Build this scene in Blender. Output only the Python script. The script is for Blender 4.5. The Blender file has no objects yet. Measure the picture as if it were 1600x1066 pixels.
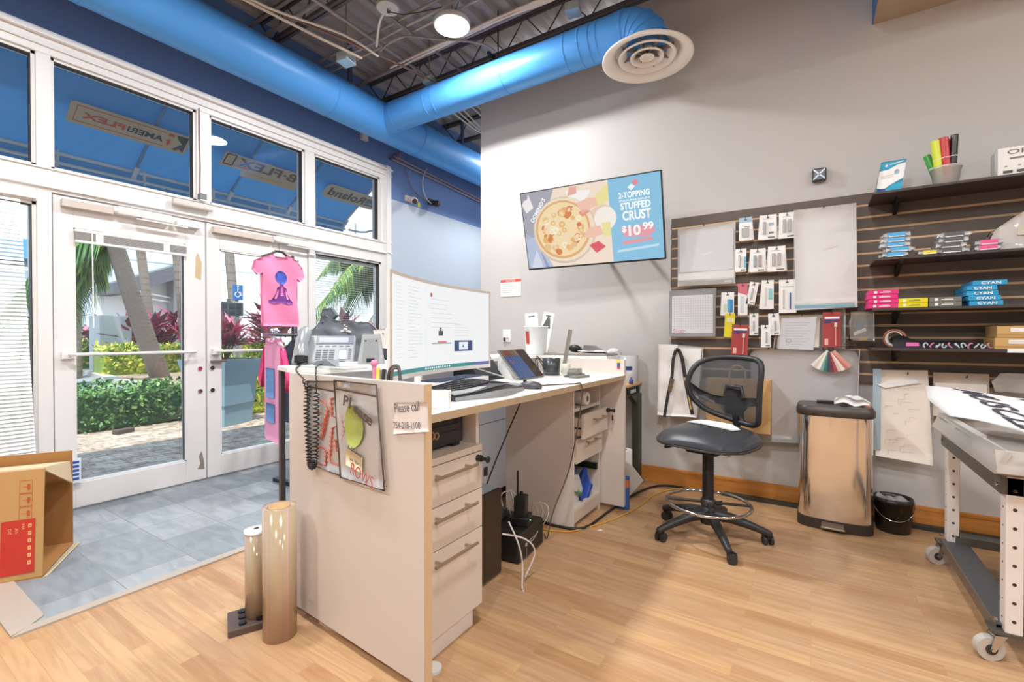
import bpy, bmesh, math, random
from math import sin, cos, pi, radians, atan2, sqrt, hypot
from mathutils import Vector, Matrix, noise
random.seed(7)
S = bpy.context.scene
COL = S.collection
# ---------------------------------------------------------------- camera
YAW, PIT, FPX, CAMZ = radians(32.9), radians(-0.5), 725.5, 1.15
FW = Vector((-sin(YAW)*cos(PIT), cos(YAW)*cos(PIT), sin(PIT)))
RT = Vector((cos(YAW), sin(YAW), 0)); UP = RT.cross(FW)
CP = Vector((0, 0, CAMZ))
cam = bpy.data.cameras.new('camera'); cam.sensor_width = 36; cam.lens = FPX/1600*36
cam.clip_start = .05; cam.clip_end = 300
camo = bpy.data.objects.new('camera', cam); COL.objects.link(camo); S.camera = camo
camo.matrix_world = Matrix(((RT.x, UP.x, -FW.x, CP.x), (RT.y, UP.y, -FW.y, CP.y), (RT.z, UP.z, -FW.z, CP.z), (0, 0, 0, 1)))
# ---------------------------------------------------------------- world, sun, exposure
S.view_settings.view_transform = 'Standard'; S.view_settings.look = 'None'
S.view_settings.gamma = 1; S.view_settings.use_curve_mapping = False
S.view_settings.exposure = 0.0
W = bpy.data.worlds.new('world'); S.world = W; W.use_nodes = True
nt = W.node_tree; nt.nodes.clear()
wo = nt.nodes.new('ShaderNodeOutputWorld'); bg = nt.nodes.new('ShaderNodeBackground')
tc = nt.nodes.new('ShaderNodeTexCoord'); sx = nt.nodes.new('ShaderNodeSeparateXYZ')
rp = nt.nodes.new('ShaderNodeValToRGB')
rp.color_ramp.elements[0].color = (.90, .93, .96, 1); rp.color_ramp.elements[1].color = (.45, .62, .86, 1)
rp.color_ramp.elements[1].position = .6
nt.links.new(tc.outputs['Generated'], sx.inputs[0]); nt.links.new(sx.outputs['Z'], rp.inputs[0])
nt.links.new(rp.outputs[0], bg.inputs['Color']); bg.inputs['Strength'].default_value = 2.3
nt.links.new(bg.outputs[0], wo.inputs[0])
sl = bpy.data.lights.new('sun', 'SUN'); sl.energy = 6.5; sl.angle = radians(1.5); sl.color = (1, .95, .86)
so = bpy.data.objects.new('sun', sl); COL.objects.link(so)
so.rotation_euler = Vector((-.30, .24, -.92)).to_track_quat('-Z', 'Y').to_euler()
LAMP_W = 58.0      # power of each ceiling lamp

# ---------------------------------------------------------------- materials
def s2l(c):
    return c/12.92 if c <= .04045 else ((c+.055)/1.055)**2.4
def rgb(h):
    h = h.lstrip('#'); return tuple(s2l(int(h[i:i+2], 16)/255) for i in (0, 2, 4))+(1,)
MC = {}
def M(col, rough=.5, metal=0, emit=0, var=.05, scale=14, trans=0, bump=0, alpha=1, coat=0):
    key = (col, rough, metal, emit, var, scale, trans, bump, alpha, coat)
    if key in MC: return MC[key]
    m = bpy.data.materials.new('mat_'+col.strip('#')); m.use_nodes = True; MC[key] = m
    n = m.node_tree; b = n.nodes['Principled BSDF']
    c = rgb(col); b.inputs['Roughness'].default_value = rough; b.inputs['Metallic'].default_value = metal
    b.inputs['Coat Weight'].default_value = coat
    t = n.nodes.new('ShaderNodeTexCoord'); nz = n.nodes.new('ShaderNodeTexNoise')
    nz.inputs['Scale'].default_value = scale; nz.inputs['Detail'].default_value = 3
    n.links.new(t.outputs['Object'], nz.inputs['Vector'])
    mx = n.nodes.new('ShaderNodeMix'); mx.data_type = 'RGBA'
    mx.inputs[6].default_value = tuple(x*(1-var) for x in c[:3])+(1,)
    mx.inputs[7].default_value = tuple(min(1, x*(1+var)) for x in c[:3])+(1,)
    n.links.new(nz.outputs['Fac'], mx.inputs[0]); n.links.new(mx.outputs[2], b.inputs['Base Color'])
    if emit:
        n.links.new(mx.outputs[2], b.inputs['Emission Color']); b.inputs['Emission Strength'].default_value = emit
        b.inputs['Base Color'].default_value = (0, 0, 0, 1)
        n.links.remove([l for l in n.links if l.to_socket == b.inputs['Base Color']][0])
    if trans: b.inputs['Transmission Weight'].default_value = trans
    if alpha < 1: b.inputs['Alpha'].default_value = alpha
    if bump:
        bm_ = n.nodes.new('ShaderNodeBump'); bm_.inputs['Strength'].default_value = bump; bm_.inputs['Distance'].default_value = .01
        n.links.new(nz.outputs['Fac'], bm_.inputs['Height']); n.links.new(bm_.outputs[0], b.inputs['Normal'])
    return m
def clear(tint='#ffffff', refl=.05, op=.08, rough=.03, col='#ffffff'):
    """thin clear sheet: mostly transparent, a bit of body colour, some gloss"""
    key = ('clear', tint, refl, op, rough, col)
    if key in MC: return MC[key]
    m = bpy.data.materials.new('clear_'+tint.strip('#')); m.use_nodes = True; MC[key] = m
    n = m.node_tree; n.nodes.clear(); N = n.nodes.new; L = n.links.new
    o = N('ShaderNodeOutputMaterial'); tr = N('ShaderNodeBsdfTransparent'); tr.inputs[0].default_value = rgb(tint)
    df = N('ShaderNodeBsdfDiffuse'); df.inputs[0].default_value = rgb(col)
    gl = N('ShaderNodeBsdfGlossy'); gl.inputs['Roughness'].default_value = rough
    m1 = N('ShaderNodeMixShader'); m1.inputs[0].default_value = op
    fr = N('ShaderNodeFresnel'); fr.inputs[0].default_value = 1.45
    mu = N('ShaderNodeMath'); mu.operation = 'MULTIPLY'; mu.inputs[1].default_value = refl/.04
    mu.use_clamp = True
    m2 = N('ShaderNodeMixShader')
    nz = N('ShaderNodeTexNoise'); nz.inputs['Scale'].default_value = 6
    bp = N('ShaderNodeBump'); bp.inputs['Strength'].default_value = .01 if rough < .05 else .08
    L(nz.outputs[0], bp.inputs['Height']); L(bp.outputs[0], gl.inputs['Normal'])
    L(tr.outputs[0], m1.inputs[1]); L(df.outputs[0], m1.inputs[2]); L(fr.outputs[0], mu.inputs[0])
    L(mu.outputs[0], m2.inputs[0]); L(m1.outputs[0], m2.inputs[1]); L(gl.outputs[0], m2.inputs[2]); L(m2.outputs[0], o.inputs[0])
    return m
def base_nodes(name):
    m = bpy.data.materials.new(name); m.use_nodes = True
    n = m.node_tree; b = n.nodes['Principled BSDF']; t = n.nodes.new('ShaderNodeTexCoord')
    return m, n, b, t
def wood_floor():
    m, n, b, t = base_nodes('laminate'); N = n.nodes.new; L = n.links.new
    br = N('ShaderNodeTexBrick'); br.offset = .37; br.offset_frequency = 2; br.squash = 1
    br.inputs['Scale'].default_value = 1; br.inputs['Brick Width'].default_value = .62; br.inputs['Row Height'].default_value = .066
    br.inputs['Mortar Size'].default_value = .0009; br.inputs['Mortar Smooth'].default_value = .2
    br.inputs['Color1'].default_value = (0, 0, 0, 1); br.inputs['Color2'].default_value = (1, 1, 1, 1)
    br.inputs['Mortar'].default_value = (.25, .25, .25, 1); br.inputs['Bias'].default_value = 0
    L(t.outputs['Object'], br.inputs['Vector'])
    r1 = N('ShaderNodeValToRGB'); cr = r1.color_ramp
    cr.elements[0].color = rgb('#b88d63'); cr.elements[1].color = rgb('#cca478')
    e = cr.elements.new(.5); e.color = rgb('#c39d78')
    L(br.outputs['Color'], r1.inputs[0])
    mp = N('ShaderNodeMapping'); mp.inputs['Scale'].default_value = (2.2, 26, 1); L(t.outputs['Object'], mp.inputs[0])
    ad = N('ShaderNodeMix'); ad.data_type = 'RGBA'; ad.blend_type = 'ADD'; ad.inputs[0].default_value = 1
    L(mp.outputs[0], ad.inputs[6])
    sc = N('ShaderNodeMix'); sc.data_type = 'RGBA'; sc.blend_type = 'MULTIPLY'; sc.inputs[0].default_value = 1
    L(br.outputs['Color'], sc.inputs[6]); sc.inputs[7].default_value = (40, 40, 40, 1); L(sc.outputs[2], ad.inputs[7])
    nz = N('ShaderNodeTexNoise'); nz.inputs['Scale'].default_value = 1.0; nz.inputs['Detail'].default_value = 4
    nz.inputs['Distortion'].default_value = 1.6; L(ad.outputs[2], nz.inputs['Vector'])
    r2 = N('ShaderNodeValToRGB'); r2.color_ramp.elements[0].position = .35; r2.color_ramp.elements[0].color = (.80, .72, .66, 1)
    r2.color_ramp.elements[1].position = .62; r2.color_ramp.elements[1].color = (1, 1, 1, 1); L(nz.outputs[0], r2.inputs[0])
    mu = N('ShaderNodeMix'); mu.data_type = 'RGBA'; mu.blend_type = 'MULTIPLY'; mu.inputs[0].default_value = .75
    L(r1.outputs[0], mu.inputs[6]); L(r2.outputs[0], mu.inputs[7])
    mt = N('ShaderNodeMix'); mt.data_type = 'RGBA'; L(br.outputs['Fac'], mt.inputs[0])
    L(mu.outputs[2], mt.inputs[6]); mt.inputs[7].default_value = rgb('#b08860'); L(mt.outputs[2], b.inputs['Base Color'])
    b.inputs['Roughness'].default_value = .33; b.inputs['Specular IOR Level'].default_value = .35
    return m
def slate():
    m, n, b, t = base_nodes('slate_tile'); N = n.nodes.new; L = n.links.new
    mp = N('ShaderNodeMapping'); mp.inputs['Location'].default_value = (.02, .10, 0); L(t.outputs['Object'], mp.inputs[0])
    br = N('ShaderNodeTexBrick'); br.offset = 0; br.inputs['Scale'].default_value = 1
    br.inputs['Brick Width'].default_value = .305; br.inputs['Row Height'].default_value = .305
    br.inputs['Mortar Size'].default_value = .003; br.inputs['Color1'].default_value = (0, 0, 0, 1)
    br.inputs['Color2'].default_value = (1, 1, 1, 1); L(mp.outputs[0], br.inputs['Vector'])
    r1 = N('ShaderNodeValToRGB'); cr = r1.color_ramp
    cr.elements[0].color = rgb('#8e979d'); cr.elements[1].color = rgb('#b4b9bb'); L(br.outputs['Color'], r1.inputs[0])
    nz = N('ShaderNodeTexNoise'); nz.inputs['Scale'].default_value = 5; nz.inputs['Detail'].default_value = 8; nz.inputs['Distortion'].default_value = .8
    m2 = N('ShaderNodeMapping'); m2.inputs['Scale'].default_value = (1, 3.4, 1); L(t.outputs['Object'], m2.inputs[0]); L(m2.outputs[0], nz.inputs['Vector'])
    r2 = N('ShaderNodeValToRGB'); r2.color_ramp.elements[0].position = .36; r2.color_ramp.elements[0].color = (.68, .71, .72, 1)
    r2.color_ramp.elements[1].position = .66; L(nz.outputs[0], r2.inputs[0])
    mu = N('ShaderNodeMix'); mu.data_type = 'RGBA'; mu.blend_type = 'MULTIPLY'; mu.inputs[0].default_value = .85
    L(r1.outputs[0], mu.inputs[6]); L(r2.outputs[0], mu.inputs[7])
    mt = N('ShaderNodeMix'); mt.data_type = 'RGBA'; L(br.outputs['Fac'], mt.inputs[0]); L(mu.outputs[2], mt.inputs[6])
    mt.inputs[7].default_value = rgb('#8b8c88'); L(mt.outputs[2], b.inputs['Base Color'])
    bp = N('ShaderNodeBump'); bp.inputs['Strength'].default_value = .3; bp.inputs['Distance'].default_value = .01
    L(nz.outputs[0], bp.inputs['Height']); L(bp.outputs[0], b.inputs['Normal']); b.inputs['Roughness'].default_value = .42
    return m
def pavers():
    m, n, b, t = base_nodes('brick_pavers'); N = n.nodes.new; L = n.links.new
    br = N('ShaderNodeTexBrick'); br.inputs['Scale'].default_value = 1; br.inputs['Brick Width'].default_value = .2
    br.inputs['Row Height'].default_value = .1; br.inputs['Mortar Size'].default_value = .004
    br.inputs['Color1'].default_value = rgb('#b39c88'); br.inputs['Color2'].default_value = rgb('#d6c3ad'); br.inputs['Mortar'].default_value = rgb('#7a6e62')
    mp = N('ShaderNodeMapping'); mp.inputs['Rotation'].default_value = (0, 0, radians(90)); L(t.outputs['Object'], mp.inputs[0]); L(mp.outputs[0], br.inputs['Vector'])
    nz = N('ShaderNodeTexNoise'); nz.inputs['Scale'].default_value = 12; nz.inputs['Detail'].default_value = 6; L(t.outputs['Object'], nz.inputs['Vector'])
    r2 = N('ShaderNodeValToRGB'); r2.color_ramp.elements[0].position = .38; r2.color_ramp.elements[0].color = (.5, .47, .44, 1); r2.color_ramp.elements[1].position = .56
    L(nz.outputs[0], r2.inputs[0])
    mu = N('ShaderNodeMix'); mu.data_type = 'RGBA'; mu.blend_type = 'MULTIPLY'; mu.inputs[0].default_value = .8
    L(br.outputs[0], mu.inputs[6]); L(r2.outputs[0], mu.inputs[7]); L(mu.outputs[2], b.inputs['Base Color']); b.inputs['Roughness'].default_value = .85
    return m
def wood(name, c1, c2, sc=(2, 30, 30), rough=.4):
    m, n, b, t = base_nodes(name); N = n.nodes.new; L = n.links.new
    mp = N('ShaderNodeMapping'); mp.inputs['Scale'].default_value = sc; L(t.outputs['Object'], mp.inputs[0])
    nz = N('ShaderNodeTexNoise'); nz.inputs['Scale'].default_value = 1; nz.inputs['Detail'].default_value = 5; nz.inputs['Distortion'].default_value = .8
    L(mp.outputs[0], nz.inputs['Vector']); r = N('ShaderNodeValToRGB'); r.color_ramp.elements[0].position = .3; r.color_ramp.elements[1].position = .7
    r.color_ramp.elements[0].color = rgb(c1); r.color_ramp.elements[1].color = rgb(c2)
    L(nz.outputs[0], r.inputs[0]); L(r.outputs[0], b.inputs['Base Color']); b.inputs['Roughness'].default_value = rough
    return m
def irid():
    m, n, b, t = base_nodes('iridescent_film'); N = n.nodes.new; L = n.links.new
    sp = N('ShaderNodeSeparateXYZ'); L(t.outputs['Normal'], sp.inputs[0])
    a = N('ShaderNodeMath'); a.operation = 'ARCTAN2'; L(sp.outputs[1], a.inputs[0]); L(sp.outputs[0], a.inputs[1])
    nz = N('ShaderNodeTexNoise'); nz.inputs['Scale'].default_value = 9; nz.noise_dimensions = '1D'; L(a.outputs[0], nz.inputs['W'])
    r = N('ShaderNodeValToRGB'); c = r.color_ramp; c.elements[0].position = .3; c.elements[0].color = rgb('#cfb9ae'); c.elements[1].position = .75; c.elements[1].color = rgb('#cdc4c2')
    for p, h in ((.40, '#c9ab98'), (.44, '#aebb80'), (.47, '#d0a78f'), (.53, '#c8ae9c'), (.56, '#9fb36c'), (.60, '#d4aa92'), (.67, '#b898b4')):
        e = c.elements.new(p); e.color = rgb(h)
    L(nz.outputs[0], r.inputs[0]); L(r.outputs[0], b.inputs['Base Color'])
    b.inputs['Metallic'].default_value = .15; b.inputs['Roughness'].default_value = .12
    b.inputs['Thin Film Thickness'].default_value = 420
    return m

WHITE = M('#f2f0ed', .35, var=.01); LAM = M('#ddd2c8', .32, var=.015); LAMTOP = M('#f6f3ef', .25, var=.01)
LAMEDGE = M('#b59e80', .5); FRAMEW = M('#e9e7e4', .3, var=.02); BLACK = M('#17181a', .45); BLACKG = M('#1c1d20', .2)
DARK = M('#2b2c2f', .5); GREYP = M('#b4b7b8', .4); CHROME = M('#c9c9c9', .15, 1, var=.02); STEEL = M('#efebe6', .13, 1, var=.02, scale=3)
PAPER = M('#f4f2ee', .7, var=.02); KRAFT = M('#c8a06c', .75); RED = M('#b8392e', .5); BLUEDUCT = M('#4f9de8', .4, var=.03, scale=3)
NAVY = M('#6684b8', .6, var=.03, scale=3); GREYWALL = M('#c6c2bd', .75, var=.02, scale=2)

# ---------------------------------------------------------------- mesh builder
TXT = {}
def text_mesh(s):
    if s in TXT: return TXT[s]
    cu = bpy.data.curves.new('t', 'FONT'); cu.body = s.lstrip('*'); cu.offset = .028 if s[0] == '*' else 0; cu.resolution_u = 3; cu.fill_mode = 'BOTH'
    ob = bpy.data.objects.new('t', cu); COL.objects.link(ob); bpy.context.view_layer.update()
    me = bpy.data.meshes.new_from_object(ob.evaluated_get(bpy.context.evaluated_depsgraph_get()))
    vs = [v.co.copy() for v in me.vertices]; fs = [list(p.vertices) for p in me.polygons]
    bpy.data.objects.remove(ob); bpy.data.curves.remove(cu); bpy.data.meshes.remove(me)
    x0 = min(v.x for v in vs); x1 = max(v.x for v in vs); y0 = min(v.y for v in vs); y1 = max(v.y for v in vs)
    vs = [((v.x-x0)/(x1-x0), (v.y-y0)/(y1-y0)) for v in vs]
    TXT[s] = (vs, fs, (x1-x0)/(y1-y0)); return TXT[s]
def frame(o, r, u):
    """4x4 with x axis r, y axis u, z axis r x u, origin o"""
    r = Vector(r).normalized(); u = Vector(u).normalized(); w = r.cross(u); o = Vector(o)
    return Matrix(((r.x, u.x, w.x, o.x), (r.y, u.y, w.y, o.y), (r.z, u.z, w.z, o.z), (0, 0, 0, 1)))
class MB:
    def __init__(s): s.v = []; s.f = []; s.m = []; s.s = []; s.mats = []; s.T = Matrix()
    def add(s, vs, fs, mat, smooth=False):
        if mat not in s.mats: s.mats.append(mat)
        k = s.mats.index(mat); b = len(s.v)
        s.v += [s.T @ Vector(p) for p in vs]
        for f in fs: s.f.append([b+i for i in f]); s.m.append(k); s.s.append(smooth)
        return s
    def box(s, x0, x1, y0, y1, z0, z1, mat, bev=0, seg=2):
        if bev:
            bm = bmesh.new(); bmesh.ops.create_cube(bm, size=1)
            for v in bm.verts: v.co = Vector((x0+(v.co.x+.5)*(x1-x0), y0+(v.co.y+.5)*(y1-y0), z0+(v.co.z+.5)*(z1-z0)))
            bmesh.ops.bevel(bm, geom=bm.edges[:], offset=bev, segments=seg, profile=.5, affect='EDGES')
            vs = [v.co.copy() for v in bm.verts]; bm.verts.index_update(); fs = [[v.index for v in f.verts] for f in bm.faces]; bm.free()
            return s.add(vs, fs, mat)
        vs = [(x, y, z) for x in (x0, x1) for y in (y0, y1) for z in (z0, z1)]
        return s.add(vs, [(0, 1, 3, 2), (4, 6, 7, 5), (0, 4, 5, 1), (2, 3, 7, 6), (0, 2, 6, 4), (1, 5, 7, 3)], mat)
    def tube(s, pts, r, mat, n=8, closed=False, rr=None):
        pts = [Vector(p) for p in pts]; N = len(pts); up = None; vs = []; fs = []
        for i, p in enumerate(pts):
            if closed: d = pts[(i+1) % N]-pts[i-1]
            else: d = pts[min(i+1, N-1)]-pts[max(i-1, 0)]
            if d.length < 1e-9: d = Vector((0, 0, 1))
            d.normalize()
            if up is None: up = Vector((0, 0, 1)) if abs(d.z) < .9 else Vector((1, 0, 0))
            a = d.cross(up)
            if a.length < 1e-6: a = d.orthogonal()
            a.normalize(); up = a.cross(d).normalized(); q = rr[i] if rr else r
            vs += [p+(a*cos(2*pi*k/n)+up*sin(2*pi*k/n))*q for k in range(n)]
        for i in range(N if closed else N-1):
            j = (i+1) % N
            fs += [(i*n+k, i*n+(k+1) % n, j*n+(k+1) % n, j*n+k) for k in range(n)]
        s.add(vs, fs, mat, True)
        if not closed: s.add([vs[k] for k in range(n)], [list(range(n))[::-1]], mat); s.add(vs[-n:], [list(range(n))], mat)
        return s
    def cyl(s, a, b, r, mat, r1=None, n=20): return s.tube([a, b], r, mat, n, rr=[r, r if r1 is None else r1])
    def lathe(s, prof, mat, n=32, c=(0, 0, 0), smooth=True, sx=1, sy=1, caps=True):
        vs = [(c[0]+r*cos(2*pi*k/n)*sx, c[1]+r*sin(2*pi*k/n)*sy, c[2]+z) for r, z in prof for k in range(n)]
        fs = [(i*n+k, i*n+(k+1) % n, (i+1)*n+(k+1) % n, (i+1)*n+k) for i in range(len(prof)-1) for k in range(n)]
        s.add(vs, fs, mat, smooth)
        if not caps or prof[0] == prof[-1]: return s
        if prof[0][0] > 1e-4: s.add(vs[:n], [list(range(n))[::-1]], mat)
        if prof[-1][0] > 1e-4: s.add(vs[-n:], [list(range(n))], mat)
        return s
    def ball(s, c, r, mat, n=14, sc=(1, 1, 1)):
        vs = []; h = n//2
        for i in range(h+1):
            for k in range(n):
                a = pi*i/h; vs.append((c[0]+r*sc[0]*sin(a)*cos(2*pi*k/n), c[1]+r*sc[1]*sin(a)*sin(2*pi*k/n), c[2]+r*sc[2]*cos(a)))
        return s.add(vs, [(i*n+k, (i+1)*n+k, (i+1)*n+(k+1) % n, i*n+(k+1) % n) for i in range(h) for k in range(n)], mat, True)
    def prism(s, poly, t0, t1, mat, plane='xy', bev=0):
        f = {'xy': lambda u, v, t: (u, v, t), 'xz': lambda u, v, t: (u, t, v), 'yz': lambda u, v, t: (t, u, v)}[plane]
        n = len(poly); vs = [f(u, v, t0) for u, v in poly]+[f(u, v, t1) for u, v in poly]
        fs = [list(range(n))[::-1], list(range(n, 2*n))]+[(i, (i+1) % n, n+(i+1) % n, n+i) for i in range(n)]
        return s.add(vs, fs, mat)
    def quad(s, pts, mat): return s.add(pts, [list(range(len(pts)))], mat)
    def text(s, t, mat, fr, w=None, h=None, ex=.0006, ctr=False):
        vs, fs, asp = text_mesh(t)
        if w is None: w = h*asp
        if h is None: h = w/asp
        ox, oy = (-w/2, -h/2) if ctr else (0, 0)
        return s.add([fr @ Vector((ox+x*w, oy+y*h, ex)) for x, y in vs], fs, mat)
    def patch(s, poly, fn, mat, th=.004, res=.04, smooth=True):
        """cloth or sheet cut to an outline; fn(u,v,k) gives the 3-D point on face k (0 front, 1 back)"""
        bm = bmesh.new(); bm.faces.new([bm.verts.new((u, v, 0)) for u, v in poly])
        us = [p[0] for p in poly]; vs_ = [p[1] for p in poly]
        for ax, lo, hi in ((0, min(us), max(us)), (1, min(vs_), max(vs_))):
            x = lo+res
            while x < hi-res*.3:
                co = (x, 0, 0) if ax == 0 else (0, x, 0); no = (1, 0, 0) if ax == 0 else (0, 1, 0)
                bmesh.ops.bisect_plane(bm, geom=bm.verts[:]+bm.edges[:]+bm.faces[:], plane_co=co, plane_no=no, dist=1e-5); x += res
        bmesh.ops.triangulate(bm, faces=bm.faces[:]); bm.verts.index_update(); n = len(bm.verts)
        A = [fn(v.co.x, v.co.y, 0) for v in bm.verts]
        fs = [[v.index for v in f.verts] for f in bm.faces]
        if th:
            B = [fn(v.co.x, v.co.y, 1) for v in bm.verts]
            fb = [[n+i for i in f[::-1]] for f in fs]
            side = [(e.verts[0].index, e.verts[1].index, n+e.verts[1].index, n+e.verts[0].index) for e in bm.edges if len(e.link_faces) == 1]
            s.add(A+B, fs+fb+side, mat, smooth)
        else: s.add(A, fs, mat, smooth)
        bm.free(); return s
    def build(s, name, parent=None, label=None, kind=None, loc=None):
        me = bpy.data.meshes.new(name); me.from_pydata([tuple(v) for v in s.v], [], s.f)
        for m in s.mats: me.materials.append(m)
        me.polygons.foreach_set('material_index', s.m); me.polygons.foreach_set('use_smooth', s.s); me.update()
        o = bpy.data.objects.new(name, me); COL.objects.link(o)
        if parent: o.parent = parent
        if loc: o.location = loc
        if label: o['label'] = label
        if kind: o['kind'] = kind
        return o
def tag(o, label=None, cat=None, group=None, kind=None):
    for k, v in (('label', label), ('category', cat), ('group', group), ('kind', kind)):
        if v: o[k] = v
    return o
def thing(name, label, cat, loc=(0, 0, 0), rz=0, group=None, kind=None):
    o = bpy.data.objects.new(name, None); o.empty_display_size = .05; COL.objects.link(o); o.location = loc; o.rotation_euler = (0, 0, rz)
    return tag(o, label, cat, group, kind)
def dup(root, loc=None, rz=None, label=None, group=None):
    r = root.copy(); COL.objects.link(r)
    if loc is not None: r.location = loc
    if rz is not None: r.rotation_euler = (0, 0, rz)
    if label: r['label'] = label
    if group: r['group'] = group
    for ch in list(root.children):
        c = ch.copy(); COL.objects.link(c); c.parent = r
        for g in list(ch.children):
            d = g.copy(); COL.objects.link(d); d.parent = c
    return r
def solo(name, mb, label, cat, loc=(0, 0, 0), rz=0, group=None, kind=None):
    o = mb.build(name); o.location = loc; o.rotation_euler = (0, 0, rz); return tag(o, label, cat, group, kind)
def ray(px, py): return FW*FPX+RT*(px-800)-UP*(py-533)
def onY(px, py, y):      # point of the sight line on the plane y = const (things on the slat wall)
    r = ray(px, py); return CP+r*(y/r.y)
def onX(px, py, x):
    r = ray(px, py); return CP+r*(x/r.x)
def onZ(px, py, z):
    r = ray(px, py); return CP+r*((z-CAMZ)/r.z)
def smooth_pts(pts, k=6):
    pts = [Vector(p) for p in pts]; out = []; n = len(pts)
    for i in range(n-1):
        p0, p1, p2, p3 = pts[max(i-1, 0)], pts[i], pts[i+1], pts[min(i+2, n-1)]
        for j in range(k):
            t = j/k; out.append(.5*((2*p1)+(p2-p0)*t+(2*p0-5*p1+4*p2-p3)*t*t+(3*p1-p0-3*p2+p3)*t**3))
    return out+[pts[-1]]
# ================================================================ SETTING
XA, YB, ZC = -4.12, 3.71, 3.95
mb = MB(); mb.box(-2.58, 5, -4, YB+.02, -.06, 0, wood_floor()); mb.build('floor', kind='structure')
SL = slate()
mb = MB(); mb.box(-4.3, -2.60, .50, 8.2, -.06, .001, SL); mb.box(-2.60, -2.58, 3.75, 8.2, -.06, .001, SL); mb.build('floor', kind='structure')
mb = MB(); mb.box(-4.3, -2.58, -4, .50, -.06, 0, wood_floor()); mb.build('floor', kind='structure')
TR = M('#b8ab9d', .5)
mb = MB(); mb.prism([(-4.1, .50), (-4.1, .55), (-2.65, .55), (-2.60, .50), (-2.56, .44), (-4.1, .44)], 0, .008, TR)
mb.prism([(-2.60, .50), (-2.60, 3.6), (-2.55, 3.6), (-2.55, .44)], 0, .009, TR); mb.build('trim_1', kind='structure')
# window wall: dark blue paint above, pale grey blue band further along
mb = MB(); PALE = M('#b9c4d2', .6, var=.03, scale=2)
mb.box(XA-.2, XA, -4, 8.2, 3.10, ZC+.2, NAVY); mb.box(XA-.2, XA, 3.75, 8.2, 2.755, 3.10, NAVY)
mb.box(XA-.2, XA, 3.75, 8.2, 0, 2.755, PALE); mb.box(XA-.2, XA, -4, -.45, 0, 3.10, PALE); mb.build('wall_left', kind='structure')
mb = MB(); mb.box(-2.77, 5, YB, YB+.12, 0, 3.85, GREYWALL)
mb.box(-2.77, -2.65, YB+.12, 8.2, 0, 3.85, GREYWALL); mb.build('wall_back', kind='structure')
mb = MB(); mb.box(-4.3, -2.6, 8.2, 8.3, 0, ZC, PALE); mb.build('wall_far', kind='structure')
mb = MB(); mb.box(5, 5.1, -4, YB+.1, 0, ZC, GREYWALL); mb.build('wall_right', kind='structure')
mb = MB(); mb.box(-4.3, 5.1, -4.1, -4, 0, ZC, GREYWALL); mb.build('wall_front', kind='structure')
BB = wood('oak_base', '#b9752f', '#d2904a', (3, 30, 30))
mb = MB(); mb.box(-2.75, 5, YB-.016, YB, 0, .125, BB); mb.box(-2.75, 5, YB-.020, YB, .105, .12, BB); mb.build('baseboard_back', kind='structure')
# soffit box high on the right
p0 = onY(1364, 39, YB); mb = MB()
mb.box(p0.x, 5, 3.0, YB, p0.z, ZC, M('#b09c86', .7)); mb.box(p0.x-.004, p0.x, 3.0, YB, p0.z, ZC, M('#2f6fb4', .6)); mb.build('trim_2', kind='structure')
# corrugated deck
mb = MB(); DK = M('#b3aeae', .5, var=.12, scale=5); prof = []; x = -4.3
while x < 5:
    prof += [(x, ZC), (x+.06, ZC), (x+.085, ZC+.05), (x+.135, ZC+.05), (x+.16, ZC)]; x += .16
poly = prof+[(5, ZC+.12), (-4.3, ZC+.12)]
n = len(prof); vs = [(a, y, b) for y in (-4, 8.3) for a, b in prof]
mb.add(vs, [(i, i+1, n+i+1, n+i) for i in range(n-1)], DK); mb.box(-4.5, 5.1, -4.1, 8.4, ZC+.1, ZC+.2, DK); mb.build('ceiling', kind='structure')
# ---- storefront frame
mb = MB(); XF = -4.08
def mem(y0, y1, z0, z1, x1=XF, mat=FRAMEW, bev=.004): mb.box(-4.22, x1, y0, y1, z0, z1, mat, bev)
mem(-.5, 3.75, 2.94, 3.10, XF); mem(-.5, 3.75, 3.045, 3.065, XF+.03); mem(-.5, 3.75, 2.985, 3.0, XF+.015)
mem(-.5, 3.75, 2.075, 2.225, XF); mem(-.5, 3.75, 2.095, 2.11, XF+.02); mem(-.5, 3.75, 2.215, 2.225, XF+.012)
for a, b in ((.83, .90), (1.735, 1.83), (2.665, 2.77), (3.585, 3.75)): mem(a, b, 2.225, 2.94)
mem(3.66, 3.72, 0, 3.10, XF+.02); mem(.83, .90, 0, 2.075); mem(2.70, 2.77, 0, 2.075); mem(3.60, 3.75, 0, 2.075); mem(-.5, -.42, 0, 3.1)
mem(2.77, 3.6, 0, .14); mem(-.42, .83, 0, .14); mem(2.77, 3.6, 1.99, 2.075); mem(-.42, .83, 2.0, 2.075); mb.box(-4.2, -4.1, .9, 2.7, 0, .012, CHROME)
mb.build('trim_3', kind='structure')
GL = clear('#eef6fa', .045, .035, .01, '#cfe0ee')
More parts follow.
